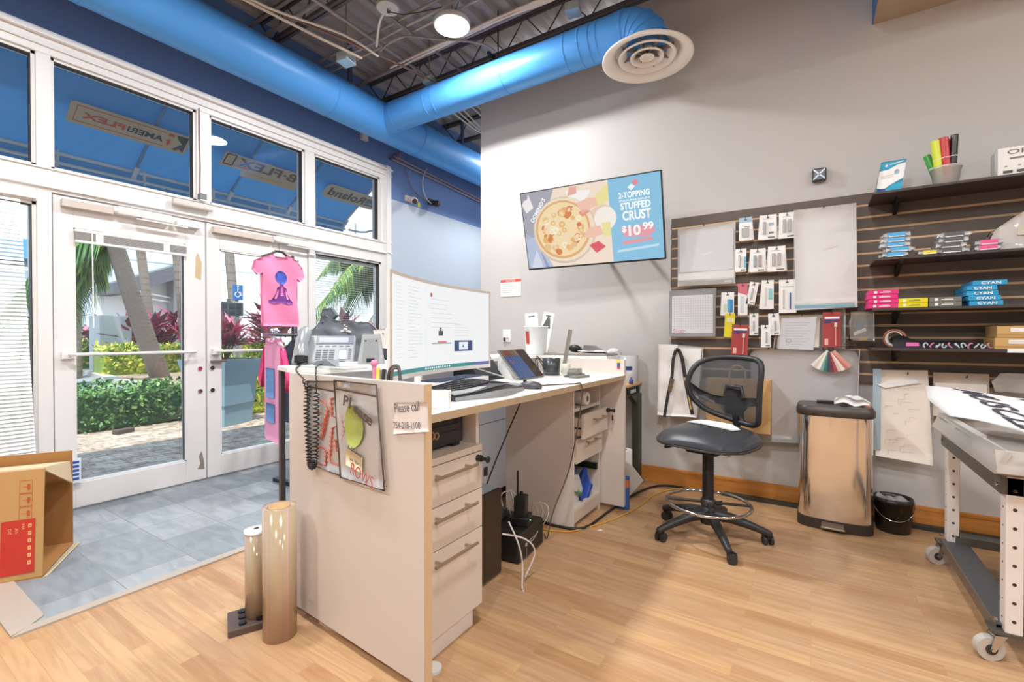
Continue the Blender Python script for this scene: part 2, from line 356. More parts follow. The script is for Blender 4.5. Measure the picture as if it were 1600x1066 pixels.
def window(k, y0, y1, z0, z1):
    r = thing('window_%d' % k, None, None, (0, 0, 0), kind='structure')
    b = MB(); GK = M('#3a3a3a', .6)
    for (a, c, d, e) in ((y0, y1, z0, z0+.018), (y0, y1, z1-.018, z1), (y0, y0+.018, z0, z1), (y1-.018, y1, z0, z1)):
        b.box(-4.16, -4.10, a, c, d, e, FRAMEW)
    for (a, c, d, e) in ((y0+.016, y1-.016, z1-.023, z1-.017), (y1-.023, y1-.017, z0+.016, z1-.016)): b.box(-4.15, -4.101, a, c, d, e, GK)
    b.build('window_frame', r)
    g = MB(); g.quad([(-4.14, y0+.01, z0+.01), (-4.14, y1-.01, z0+.01), (-4.14, y1-.01, z1-.01), (-4.14, y0+.01, z1-.01)], GL); g.build('window_pane', r); return r
window(1, -.42, .83, 2.225, 2.94); window(2, .90, 1.735, 2.225, 2.94); window(3, 1.83, 2.665, 2.225, 2.94); window(4, 2.77, 3.585, 2.225, 2.94)
window(5, -.42, .83, .14, 2.0); window(6, 2.77, 3.6, .14, 1.99)
def door(k, y0, y1, g0, g1, hinge):
    r = thing('door_%d' % k, None, None, (0, 0, 0), kind='structure')
    b = MB(); e = .006
    b.box(-4.15, -4.09, y0+e, g0, .015, 2.065, FRAMEW, .003); b.box(-4.15, -4.09, g1, y1-e, .015, 2.065, FRAMEW, .003)
    b.box(-4.15, -4.09, g0, g1, .015, .18, FRAMEW, .003); b.box(-4.15, -4.09, g0, g1, 1.87, 2.065, FRAMEW, .003)
    for (a, c, d, f) in ((g0, g1, .18, .19), (g0, g1, 1.86, 1.87), (g0, g0+.01, .18, 1.87), (g1-.01, g1, .18, 1.87)): b.box(-4.145, -4.094, a, c, d, f, FRAMEW)
    b.box(-4.13, -4.099, g1-.012, g1-.006, .19, 1.86, M('#2d2d2d', .6)); b.build('door_leaf', r)
    g = MB(); g.quad([(-4.122, g0+.005, .185), (-4.122, g1-.005, .185), (-4.122, g1-.005, 1.865), (-4.122, g0+.005, 1.865)], GL); g.build('glass_pane', r)
    h = MB(); z = 1.035
    h.tube([(-4.09, g0-.03, z), (-4.035, g0-.03, z), (-4.03, g0, z), (-4.03, g1, z), (-4.035, g1+.04, z), (-4.09, g1+.04, z)], .011, FRAMEW, 8)
    h.box(-4.09, -4.06, g0-.07, g0-.005, z-.03, z+.02, FRAMEW, .004); h.build('push_bar', r)
    c = MB(); yc = y0+.32 if hinge < 0 else y1-.35
    c.box(-4.09, -4.03, yc, yc+.33, 2.0, 2.06, M('#dedbd6', .35), .01); c.cyl((-4.06, yc-.02, 2.03), (-4.06, yc+.02, 2.03), .026, FRAMEW)
    c.box(-4.03, -4.01, yc+.10, yc+.13, 1.99, 2.0, CHROME); c.box(-4.03, -4.005, yc+.10, yc+.42, 1.982, 1.99, FRAMEW)
    c.box(-4.085, -4.04, y0+.04, yc-.02, 1.995, 2.04, M('#cfc3b8', .4)); c.box(-4.085, -4.035, yc+.36, y1-.06, 2.0, 2.03, FRAMEW); c.build('door_closer', r)
    l = MB()
    yy = y1-.05 if k == 1 else y0+.04
    for zz in (.9, .72): l.cyl((-4.09, yy, zz), (-4.08, yy, zz), .016, CHROME, n=14)
    if k == 2: l.box(-4.09, -4.05, yy-.015, yy+.1, .945, .96, M('#6a6058', .5), .004)
    else:
        l.prism([(yy-.03, 1.62), (yy+.012, 1.60), (yy+.02, 1.74), (yy-.01, 1.82), (yy-.025, 1.78)], -4.0905, -4.0895, M('#c9b48e', .8), 'yz')
        l.prism([(yy-.02, .10), (yy+.03, .09), (yy+.028, .15), (yy+.01, .24), (yy-.01, .2), (yy, .14)], -4.0905, -4.0895, M('#8d8276', .8), 'yz')
    l.build('lock', r); return r
d1 = door(1, .90, 1.80, 1.005, 1.655, -1); d2 = door(2, 1.80, 2.70, 1.905, 2.60, 1)

# ---- blinds
def blind(y0, y1, z0, z1, tilt, pitch, label, head=True, col='#f4f3f1', skew=0, kind_=None):
    t = thing('window_blind', label, 'blind', (-4.075, (y0+y1)/2, z1))
    b = MB(); L2 = (y1-y0)/2; b.box(-.02, .02, -L2, L2, -.05, 0, WHITE, .003); b.build('headrail', t)
    s = MB(); z = z1-.05-pitch; W2 = .012; mt = M(col, .5, var=.02)
    while z > z0+.03:
        q = z-z1; e = L2+skew*(z-z0)/(z1-z0)
        s.quad([(-W2*cos(tilt), -L2, q-W2*sin(tilt)), (W2*cos(tilt), -L2, q+W2*sin(tilt)), (W2*cos(tilt), e, q+W2*sin(tilt)), (-W2*cos(tilt), e, q-W2*sin(tilt))], mt)
        z -= pitch
    s.box(-.012, .012, -L2, L2, z0-z1, z0-z1+.02, WHITE); s.build('slats', t)
    c = MB()
    for k in ((-.6, .6) if y1-y0 > .5 else (-.3, .5)): c.cyl((.014, k*L2, -.05), (.014, k*L2, z0-z1+.02), .0012, WHITE, n=5)
    c.build('cord', t); return t
blind(-.40, .825, .16, 2.06, radians(-58), .024, 'white closed venetian blind left of the glass doors', skew=-.07)
b2 = blind(2.79, 3.585, .3, 1.985, radians(4), .024, 'open white venetian blind right of the doors with palm leaves showing through')
b2.location.x = -4.172
t = thing('window_blind', 'white blind pulled up tight across the top of the left glass door', 'blind', (-4.075, 1.33, 1.86))
b = MB(); b.box(-.014, .014, -.325, .325, -.015, 0, WHITE); b.build('headrail', t)
b = MB()
for k in range(8): b.box(-.012, .012, -.322, .322, -.018-k*.0062-.004, -.018-k*.0062, M('#a9a7a3', .5))
b.box(-.014, .014, -.322, .322, -.085, -.070, WHITE); b.build('slats', t)
b = MB(); b.cyl((.016, -.24, -.01), (.016, -.235, -.65), .004, WHITE, n=6); b.build('tilt_wand', t)
for yy in (-.2, .19): b = MB(); b.box(-.016, .018, yy-.02, yy+.02, -.088, -.0, WHITE, .004); b.build('bracket', t)
# small white sensor boxes on the frame, sticker
b = MB(); b.box(0, .05, 0, .05, 0, .045, M('#7d7f80', .4), .004); b.box(.0, .045, .005, .045, -.012, 0, FRAMEW)
solo('door_sensor', b, 'small grey sensor box at the foot of the second transom mullion', 'sensor', (XF, 1.735, 2.235))
b = MB(); b.box(0, .04, 0, .28, 0, .05, M('#d8cfc8', .35), .012); solo('door_sensor', b, 'long pinkish white sensor bar on the transom rail above the left door', 'sensor', (XF+.02, 1.55, 2.15))
b = MB(); b.tube([(0, 0, 0), (.004, 0, -.2), (.0, .005, -.45), (.003, 0, -.7)], .004, M('#7b5a58', .6), 6); solo('sensor_wire', b, 'thin brown wire running down the second transom mullion to the grey sensor', 'cable', (XF+.006, 1.75, 2.96))

# ================================================================ CEILING WORK
t = thing('air_duct', 'long wide blue round duct running along above the shop windows', 'duct', (-3.72, 0, 3.36))
b = MB(); b.cyl((0, -4, 0), (0, 8.1, 0), .185, BLUEDUCT, n=48); b.build('duct_pipe', t)
for y in (.95, 2.65, 3.75, 5.0): b = MB(); b.tube([(0, y, 0), (0, y+.02, 0)], .1885, BLUEDUCT, 48); b.build('duct_collar', t)
for y in (1.2, 2.9, 4.6):
    b = MB(); b.box(-.01, .01, y-.02, y+.02, .18, .6, M('#4b5a78', .5)); b.build('hanger_strap', t)
t = thing('air_duct', 'shorter blue duct branching off towards the white round diffuser', 'duct', (-.98, 3.29, 3.36))
b = MB(); b.cyl((-2.74, 0, 0), (-.18, 0, 0), .142, BLUEDUCT, n=40)
b.build('duct_pipe', t)
b = MB(); pts = []
for k in range(6):
    a = pi/2*k/5; pts.append((-.18+.18*sin(a), 0, -.18+.18*cos(a)))
b.tube([(-.22, 0, 0)]+pts+[(0, 0, -.2)], .145, BLUEDUCT, 40)
for f in b.s: pass
b.s = [False]*len(b.s)
for k in range(5):
    a = pi/2*(k+.2)/5; p_ = Vector((-.18+.18*sin(a), 0, -.18+.18*cos(a))); d_ = Vector((cos(a), 0, -sin(a))); b.tube([p_, p_+d_*.008], .1495, BLUEDUCT, 40)
b.build('duct_elbow', t)
for x in (-2.5, -2.05, -1.95, -1.2, -.62, -.5, -.42, -.36):
    b = MB(); b.tube([(x, 0, 0), (x+.012, 0, 0)], .1455, BLUEDUCT, 40); b.build('duct_collar', t)
b = MB(); b.box(-1.3, -1.28, -.15, .15, .14, .16, BLACK); b.cyl((-1.29, 0, .14), (-1.29, 0, .58), .006, DARK); b.build('hanger_strap', t)
t = thing('air_diffuser', 'big round white ceiling diffuser with stepped rings under the blue duct', 'vent', (-.985, 3.27, 3.11)); t.scale = (.92, .92, 1)
CW = M('#f4ede4', .4, var=.02)
b = MB(); b.lathe([(.145, .10), (.20, .06), (.30, .02), (.335, .0), (.336, -.010), (.322, -.013), (.27, .006), (.235, .035), (.225, .07)], CW, 56, caps=False); b.build('outer_ring', t)
for r0, r1, z in ((.212, .150, .0), (.124, .078, .0), (.052, .001, .0)):
    b = MB(); b.lathe([(r0+.002, z+.006), (r0, z), (r0-.010, z-.002), ((r0+r1)/2, z+.018), (r1, z+(.05 if r1 > .01 else .012))], CW, 44, caps=False); b.build('inner_cone', t)
b = MB(); b.lathe([(.14, .06), (.139, .06), (.0, .075)], M('#2b2b2b', .6), 30)
for k in range(4): b.T = Matrix.Rotation(k*pi/4, 4, 'Z'); b.box(-.2, .2, -.004, .004, .02, .05, M('#8a8079', .5))
b.build('damper', t)
# joists, each a thing
JM = M('#575052', .6)
def joist(y):
    t = thing('roof_joist', 'dark steel bar joist crossing the open ceiling', 'joist', (0, y, 3.72), group='roof joists', kind='structure')
    b = MB(); b.box(-4.1, 5, -.03, -.005, .19, .225, JM); b.box(-4.1, 5, .005, .03, .19, .225, JM); b.build('top_chord', t)
    b = MB(); b.box(-4.1, 5, -.03, -.005, -.06, -.03, JM); b.box(-4.1, 5, .005, .03, -.06, -.03, JM); b.build('bottom_chord', t)
    b = MB(); x = -4.1; pts = []
    while x < 5: pts += [(x, 0, .2), (x+.2, 0, -.045)]; x += .4
    b.tube(pts, .008, JM, 6); b.build('web_rod', t)
for y in (-1.6, -.3, 1.0, 2.25, 3.45, 4.7, 6.0): joist(y)
def tubes(name, label, cat, paths, r, mat, group=None, n=7):
    b = MB()
    for p in paths: b.tube(smooth_pts(p, 5) if len(p) > 2 else p, r, mat, n)
    return solo(name, b, label, cat, group=group)
CG = M('#8f8886', .45); CGL = M('#c9b9ac', .5); WC = M('#dcd6cf', .5)
tubes('conduit', 'grey conduit pair running along over the wide blue duct', 'conduit', [[(-3.05, -4, 3.6), (-3.05, 6, 3.6)]], .014, CG)
tubes('conduit', 'grey conduit running beside the pale cable bundle towards the back wall', 'conduit', [[(-2.75, -4, 3.62), (-2.75, 6, 3.62)]], .012, M('#77706f', .45))
tubes('conduit', 'thick grey pipe crossing the open ceiling above the round lamp plate', 'conduit', [[(-4.0, 2.15, 3.66), (3, 2.15, 3.66)]], .018, CG)
tubes('conduit', 'second pipe crossing the open ceiling just behind the thick grey pipe', 'conduit', [[(-4.0, 2.02, 3.66), (3, 2.02, 3.66)]], .013, M('#7d7674', .45))
tubes('cable_bundle', 'thick bundle of white cables strung along the ceiling beside the branch duct', 'cable',
      [[(-3.2+.03*k, 2.93+k*.012, 3.57+(k % 3)*.015), (-2.2, 2.93+k*.008, 3.585+(k % 2)*.012), (-1.6, 2.92+((k*5) % 6)*.011, 3.57), (-1.0, 2.93+k*.009, 3.585), (1.5, 2.93+k*.01, 3.58)] for k in range(6)], .009, M('#cfc0b4', .55))
tubes('cable_bundle', 'loose pale cables drooping from the ceiling near the grey wall corner', 'cable',
      [[(-3.35+k*.09, 3.6, 3.7), (-3.15+k*.07, 4.2, 3.45-.03*(k % 3)), (-3.05+k*.03, 5.0, 3.55), (-3.0, 5.8, 3.62)] for k in range(5)], .008, WC)
for k_, (y_, r_, c_) in enumerate(((.2, .012, '#8f8886'), (1.35, .01, '#9b9290'), (1.5, .014, '#a59d9b'), (2.6, .012, '#8f8886'), (2.68, .012, '#a39a98'), (2.76, .009, '#b3a9a5'), (3.05, .016, '#8a8382'))):
    tubes('conduit', ['steel conduit crossing high over the near end of the wide duct', 'slim conduit crossing left of the round lamp plate', 'conduit with pale finish crossing left of the round lamp plate', 'conduit crossing just in front of the bright lamp', 'second conduit beside the bright lamp', 'thin light conduit beside the bright lamp', 'thick conduit tucked beside the branch duct and cable bundle'][k_], 'conduit', [[(-4.0, y_, 3.64), (3, y_, 3.64)]], r_, M(c_, .45))
tubes('cable', 'white cable looping down beside the left junction box', 'cable', [[(-3.35, .9, 3.62), (-3.3, 1.7, 3.5), (-3.1, 2.35, 3.52), (-3.0, 2.62, 3.45)]], .009, WC)
tubes('cable', 'long straight pale cable strung over the wide duct', 'cable', [[(-3.42, -.5, 3.6), (-3.35, 1.4, 3.5), (-3.12, 2.55, 3.44)]], .011, M('#cdbfae', .5))
tubes('cable', 'curved grey flex rising in a loop behind the junction boxes', 'cable', [[(-3.05, 2.65, 3.5), (-2.85, 2.7, 3.6), (-2.6, 2.85, 3.58), (-2.3, 3.05, 3.55), (-2.2, 3.15, 3.5)]], .008, CG)
tubes('cable', 'thin red brown wires slung under the joists', 'cable', [[(-3.6, 1.6, 3.62), (-3.2, 2.2, 3.52), (-3.0, 2.9, 3.5), (-3.1, 3.4, 3.6)], [(-3.5, 1.7, 3.6), (-3.15, 2.3, 3.5), (-2.95, 3.0, 3.49), (-3.05, 3.5, 3.58)]], .006, M('#8d6a60', .5))
tubes('cable', 'white flexible cable curving between the ceiling lamps', 'cable', [[(-2.5, 2.1, 3.64), (-2.62, 2.35, 3.58), (-2.85, 2.5, 3.6), (-3.0, 2.6, 3.52)]], .009, WC)
def jbox(px, z, s, label):
    p = onZ(px[0], px[1], z); t = thing('junction_box', label, 'junction box', (p.x, p.y, z), radians(10))
    b = MB(); b.box(-s/2, s/2, -s/2, s/2, 0, s*.6, M('#a9b6b6', .4), .004); b.build('box_body', t)
    b = MB(); b.box(-s*.52, s*.52, -s*.52, s*.52, -.006, 0, M('#9fc4e2', .4), .002); b.build('cover_plate', t)
    b = MB(); b.cyl((0, 0, s*.6), (0, 0, 3.95-z), .006, CG); b.build('hanger_rod', t); return t
jbox((541, 98), 3.42, .11, 'pale blue junction box hanging over the wide duct')
jbox((671, 131), 3.52, .09, 'grey junction box just above the duct branch')
jbox((896, 20), 3.56, .10, 'square junction box above the far end of the branch duct')
p = onZ(606, 14, 3.55); t = thing('ceiling_canopy', 'round grey lamp plate with a hook and wire hanging among the conduits', 'lamp plate', (p.x, p.y, 3.55))
b = MB(); b.lathe([(.08, 0), (.085, .02), (.06, .03), (0, .03)], M('#b7b4b0', .5), 28); b.build('plate', t)
b = MB(); b.tube([(0, 0, 0), (0, 0, -.03), (.015, 0, -.04), (.02, 0, -.02)], .004, BLACK, 6)
b.tube([(0, 0, -.02), (.1, .05, -.05), (.2, .12, -.03), (.34, .2, 0)], .004, BLACK, 6); b.build('hook_wire', t)
b = MB(); b.cyl((0, 0, .03), (0, 0, .4), .006, CG); b.build('hanger_rod', t)
# ceiling lamps
def make_lamp():
    t = thing('ceiling_lamp', 'x', 'lamp', (0, 0, 3.5))
    b = MB(); b.lathe([(.135, 0), (.14, .03), (.10, .06), (.05, .09), (0, .09)], M('#d9d9d6', .4), 36); b.build('housing', t)
    b = MB(); b.lathe([(.125, -.004), (.06, -.012), (0, -.014)], M('#fffaf2', .5, emit=9), 36); b.build('diffuser', t)
    b = MB(); b.cyl((0, 0, .09), (0, 0, .45), .005, CG); b.tube([(.02, 0, .09), (.06, .02, .2), (.02, 0, .42)], .003, BLACK, 5); b.build('hanger_rod', t)
    l = bpy.data.lights.new('lamp_light', 'AREA'); l.shape = 'DISK'; l.size = .27; l.energy = LAMP_W; l.color = (.98, .985, 1)
    o = bpy.data.objects.new('lamp_light', l); COL.objects.link(o); o.parent = t; o.location = (0, 0, -.02); return t
l0 = make_lamp(); l0.location = (-2.3, 2.72, 3.5); l0['label'] = 'bright round ceiling lamp glowing above the blue duct junction'
k = 0; l0.children[-1].data.energy = LAMP_W*1.12
for x, y, z in ((-2.3, .75, 3.5), (-2.3, -1.3, 3.5), (-.1, .55, 3.5), (-.1, -1.5, 3.5), (2.1, 1.3, 3.5), (2.1, -.9, 3.5), (4.0, 2.2, 3.5), (4.0, 0, 3.5), (-3.3, 5.3, 3.55)):  # last one, in the alcove, and extra right-hand ones added to light the walls
    k += 1; dup(l0, (x, y, z), label='round ceiling lamp out of view, mirrored at most in the window glass', group='ceiling lamps behind the camera')
for o_ in [q for q in bpy.data.objects if q.name.startswith('lamp_light')]:
    o_.data = o_.data.copy(); o_.data.energy = LAMP_W*(.68 if o_.parent.location.x > 1 else .9 if o_.parent.location.x > -2 else .8)
l0.children[-1].data.energy = LAMP_W*1.12
# wall fixtures on wall A beyond the window
def camera_(px, py, label, col):
    p = onX(px, py, XA); t = thing('security_camera', label, 'camera', (p.x, p.y, p.z))
    b = MB(); b.box(0, .03, -.05, .05, -.02, .05, col, .005); b.cyl((.03, 0, .01), (.09, 0, 0), .02, col); b.build('bracket', t)
    b = MB(); b.ball((.11, 0, -.02), .05, col, 16, (1, 1, .8)); b.build('housing', t)
    b = MB(); b.ball((.135, -.01, -.035), .033, M('#4a2f2c', .1), 14); b.build('lens', t)
camera_(636, 313, 'white dome security camera on the blue wall right of the windows', M('#cfc4bf', .4))
camera_(672, 318, 'black dome security camera beside the white one on the blue wall', M('#2a2427', .3))
tubes('cable', 'white wire looping down to the black security camera', 'cable', [[tuple(onX(667, 262, XA+.03)), tuple(onX(660, 285, XA+.03)), tuple(onX(665, 308, XA+.04)), tuple(onX(674, 318, XA+.06))]], .007, WC)
tubes('cable', 'thin brown wire hanging down the blue wall to the camera', 'cable', [[tuple(onX(634, 265, XA+.02)), tuple(onX(643, 292, XA+.02)), tuple(onX(655, 306, XA+.03)), tuple(onX(668, 314, XA+.05))]], .005, M('#8c6f6d', .5))
tubes('conduit', 'pair of pinkish conduits along the blue wall under the duct', 'conduit', [[tuple(onX(622, 240, XA+.03)), tuple(onX(622, 252, XA+.03)), tuple(onX(632, 258, XA+.03)), (XA+.03, 6.5, 3.07)], [tuple(onX(626, 240, XA+.03)), tuple(onX(626, 249, XA+.03)), tuple(onX(636, 254, XA+.03)), (XA+.03, 6.5, 3.10)]], .011, M('#a08d92', .45))
p = onX(567, 213, XA); b = MB(); b.box(0, .04, -.045, .045, -.05, .05, M('#cfc6c4', .5), .006); b.box(.04, .044, -.03, .03, -.03, .03, WHITE); solo('smoke_sensor', b, 'small white box on the blue wall just below the wide duct', 'sensor', tuple(p))
p = onX(654, 320, XA); b = MB(); b.box(0, .006, -.02, .02, -.03, .03, M('#d9d84a', .6)); solo('sticker', b, 'tiny yellow tag on the wall between the two cameras', 'tag', tuple(p))
# ================================================================ OUTSIDE
mb = MB(); mb.box(-8.0, -4.22, -12, 30, -.12, -.03, pavers()); mb.build('floor', kind='structure')
mb = MB(); mb.box(-60, -8.0, -30, 60, -.2, -.05, M('#8f9092', .9, var=.08, scale=6)); mb.build('floor', kind='structure')
mb = MB(); mb.box(-13.2, -13.05, -20, 5, -.05, -.04, M('#e8e8e6', .8)); solo('road_line', mb, 'white painted line on the asphalt road beyond the green hedge', 'road marking')
mb = MB(); mb.prism([(-60, 8.3), (-20, 5.1), (-15, 4.4), (-8.3, 3.9), (-8.3, 4.15), (-15, 4.65), (-20, 5.35), (-60, 8.6)], -.05, .07, M('#c9bfb2', .9)); solo('road_curb', mb, 'pale concrete curb between the asphalt and the far yellow hedge', 'curb')
mb = MB(); mb.prism([(-60, 8.6), (-20, 5.35), (-15, 4.65), (-8.3, 4.15), (-8.3, 40), (-60, 40)], -.05, .03, M('#a18a70', .95, var=.2)); mb.build('floor', kind='structure')
BW = M('#dfe6ea', .8, var=.02, scale=.5)
t = thing('white_building', 'tall blank white building wall across the road', 'building', (-30, 0, 0))
b = MB(); b.box(-6, 0, 8.1, 70, 0, 24, BW); b.build('wall', t)
b = MB()
for z in (5.2, 9.8): b.box(0, .02, 8.1, 70, z, z+.05, M('#c7ced2', .8))
for y in (13, 20, 30, 42): b.box(0, .02, y, y+.05, 0, 24, M('#cdd4d8', .8))
b.build('wall_joint', t)
t = thing('low_building', 'low pale building with a teal roof edge at the left beyond the road', 'building', (-40, 6, 0))
b = MB(); b.box(-5, 0, -12, 4.4, 0, 5.2, M('#d5dbe0', .8)); b.build('wall', t)
b = MB(); b.prism([(-12, 5.2), (4.4, 6.0), (4.4, 7.2), (-12, 6.2)], -5, .4, M('#5fa3c4', .6), 'yz'); b.build('roof', t)
b = MB()
for y in (-3, 0, 2.2): b.box(0, .05, y, y+.12, 0, 5.2, M('#9aa3a8', .8))
b.build('post', t)
for k, y in enumerate((8.0, 7.3)):
    b = MB(); b.cyl((0, 0, 0), (0, 0, 12), .12, M('#9b9892', .8))
    for z in (9, 9.6, 10.2): b.box(-.05, .05, -1.2, 1.2, z, z+.08, M('#8b8a88', .8))
    b.cyl((.2, .3, 9.2), (.2, .3, 10.2), .3, M('#8fa0a8', .7)); solo('utility_pole', b, ['utility pole with a grey transformer behind the palm leaves', 'second utility pole just left of the transformer pole'][k], 'pole', (-29.4-k*3, y-2.2-k*.5, 0))
# small entrance canopy of the white building
t = thing('entrance_canopy', 'dark grey slanted entrance canopy on the building behind the leaning palm', 'canopy', (-29.9, 8.6, 0))
b = MB(); b.prism([(-.4, 3.2), (.1, 3.2), (3.4, 4.7), (3.4, 5.4), (-.4, 3.7)], 0, 2.2, M('#5f6266', .7), 'yz'); b.build('awning', t)
b = MB(); b.box(0, .8, 2.6, 4.0, 0, 4.6, M('#a0a4a8', .8)); b.build('entrance_recess', t)
b = MB(); b.cyl((1.0, .8, 3.2), (0, 3.6, 3.0), .05, WHITE); b.cyl((1.0, .8, 3.5), (0, 3.6, 3.2), .05, WHITE); b.build('brace', t)
b = MB(); p = onX(173, 560, -19.5); b.box(-.5, .5, -.42, .42, 0, 1.85, M('#b6b9b8', .7), .03); solo('utility_cabinet', b, 'grey metal utility cabinet standing in the far hedge', 'cabinet', (-19.5, p.y, 0))

GRN = [M('#4f7c3c', .6, var=.25, scale=30), M('#6b9449', .6, var=.2, scale=30), M('#38592f', .6, var=.25, scale=30), M('#86a85a', .6, var=.2)]
YEL = [M('#c9c94a', .6, var=.2), M('#e0d060', .6, var=.2), M('#8fa63a', .6, var=.2), M('#5c8235', .6)]
REDL = [M('#b8486a', .5, var=.2), M('#8a3a50', .5, var=.2), M('#dc8298', .5, var=.2), M('#6a4048', .5)]
def leaves(b, n, box, size, mats, rnd, asp=.5):
    x0, x1, y0, y1, z0, z1 = box; ax, ay, az = (x1-x0)/2, (y1-y0)/2, (z1-z0)
    for i in range(n):
        x = rnd.uniform(x0, x1); y = rnd.uniform(y0, y1); z = z0+az*(rnd.random()**.7)
        sd = rnd.random()
        if sd < .45: x = x1+rnd.uniform(-.1, .04)
        elif sd < .85: z = z1+rnd.uniform(-.08, .05)+.04*sin(y*5)*sin(x*4)
        d = Vector((rnd.gauss(0, 1), rnd.gauss(0, 1), rnd.gauss(.6, .7))).normalized(); e = d.orthogonal().normalized()
        e = (e*cos(i)+d.cross(e)*sin(i)); L = size*rnd.uniform(.6, 1.3); c = Vector((x, y, z))
        b.add([c, c+d*L*.5+e*L*asp*.5, c+d*L, c+d*L*.5-e*L*asp*.5], [(0, 1, 2, 3)], mats[min(int(rnd.random()**1.3*len(mats)), len(mats)-1)])
def hedge(label, loc, rz, lx, ly, h, n, size, mats, seed, cat='hedge'):
    rnd = random.Random(seed); t = thing('hedge', label, cat, loc, rz)
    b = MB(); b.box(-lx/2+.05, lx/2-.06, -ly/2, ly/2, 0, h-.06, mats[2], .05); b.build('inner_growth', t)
    b = MB(); leaves(b, n, (-lx/2, lx/2, -ly/2, ly/2, .0, h), size, mats, rnd); b.build('foliage', t); return t
hedge('low clipped green hedge along the brick walk outside the left glass door', (-7.95, 1.2, -.03), radians(0), 1.1, 3.7, .50, 5200, .07, GRN, 1)
hedge('green and yellow bush row right of the blue grey planter', (-7.6, 5.3, -.03), radians(-8), 1.3, 3.4, .78, 4200, .08, GRN[:2]+YEL[:1]+GRN[2:], 2)
hedge('yellow green hedge on the far side of the road', (-17.6, 7.6, -.03), radians(-6), 1.6, 5.4, .85, 3600, .16, YEL, 3)
hedge('shorter yellow green hedge by the utility cabinet across the road', (-21.5, 5.7, -.03), 0, 1.5, 2.2, .95, 1500, .17, YEL, 4)
def ti_plant(label, loc, h, n, L, seed, group=None):
    rnd = random.Random(seed); t = thing('cordyline_plant', label, 'plant', loc, group=group)
    st = MB(); lf = MB(); k = max(2, n//16)
    for s_ in range(k):
        a = rnd.uniform(0, 2*pi); bx, by = .12*cos(a)*h, .12*sin(a)*h; hh = h*rnd.uniform(.55, 1); top = Vector((bx*2.6, by*2.6, hh))
        st.cyl((bx*.5, by*.5, 0), tuple(top), .012, M('#7a6a50', .8), n=6)
        for j in range(n//k):
            az = rnd.uniform(0, 2*pi); el = rnd.uniform(.1, 1.35); d = Vector((cos(az)*cos(el), sin(az)*cos(el), sin(el)))
            e = Vector((-sin(az), cos(az), 0)); l = L*rnd.uniform(.6, 1.1); o = top-Vector((0, 0, rnd.uniform(0, .3)*h)); w = l*.13
            m1 = o+d*l*.5+Vector((0, 0, -l*.04)); m2 = o+d*l+Vector((0, 0, -l*.2))
            lf.add([o, m1+e*w, m2, m1-e*w], [(0, 1, 2, 3)], rnd.choice(REDL), True)
    st.build('stem', t); lf.build('foliage', t); return t
# planter with cordyline
PC = M('#8aa5b0', .7, var=.04); t = thing('planter', 'tall blue grey tapered planter box outside the doors', 'planter', (-6.75, 3.16, -.03), radians(24)); t.scale = (.70, .70, 1)
b = MB()
def frus(b, w0, w1, z0, z1, mat):
    b.add([(-w0, -w0, z0), (w0, -w0, z0), (w0, w0, z0), (-w0, w0, z0), (-w1, -w1, z1), (w1, -w1, z1), (w1, w1, z1), (-w1, w1, z1)],
          [(3, 2, 1, 0), (4, 5, 6, 7), (0, 1, 5, 4), (1, 2, 6, 5), (2, 3, 7, 6), (3, 0, 4, 7)], mat)
frus(b, .36, .38, 0, .30, PC); b.build('lower_box', t); b = MB(); frus(b, .40, .41, .28, .56, PC); b.build('middle_box', t)
b = MB(); frus(b, .41, .50, .54, .88, PC); b.box(-.47, .47, -.47, .47, .87, .885, M('#5b4a3c', .95)); b.build('flared_rim', t)
ti_plant('large pink and maroon cordyline growing in the blue grey planter', (-6.75, 3.2, .85), .46, 140, .44, 5)
for k, (x, y, h, n, L) in enumerate(((-19.6, 6.4, 1.6, 110, 1.1), (-19.9, 7.6, 1.9, 120, 1.1), (-20.4, 9.0, 1.7, 110, 1.1), (-16.6, 9.4, 2.1, 130, 1.1), (-24, 5.9, 1.8, 110, 1.2), (-24.5, 7.6, 1.8, 100, 1.2))):
    ti_plant(['maroon cordyline clump left of the leaning palm trunk', 'red cordyline directly behind the leaning palm trunk', 'red cordyline just right of the leaning palm trunk',
              'tall red cordyline at the right edge of the left door glass', 'maroon cordyline at the left edge of the door glass', 'maroon cordyline beside the utility cabinet'][k], (x, y, 0), h, n, L, 20+k, 'cordylines across the road')
ti_plant('red cordyline rising outside the right window behind the blind', (-6.3, 5.0, 0), 1.45, 90, .5, 40)
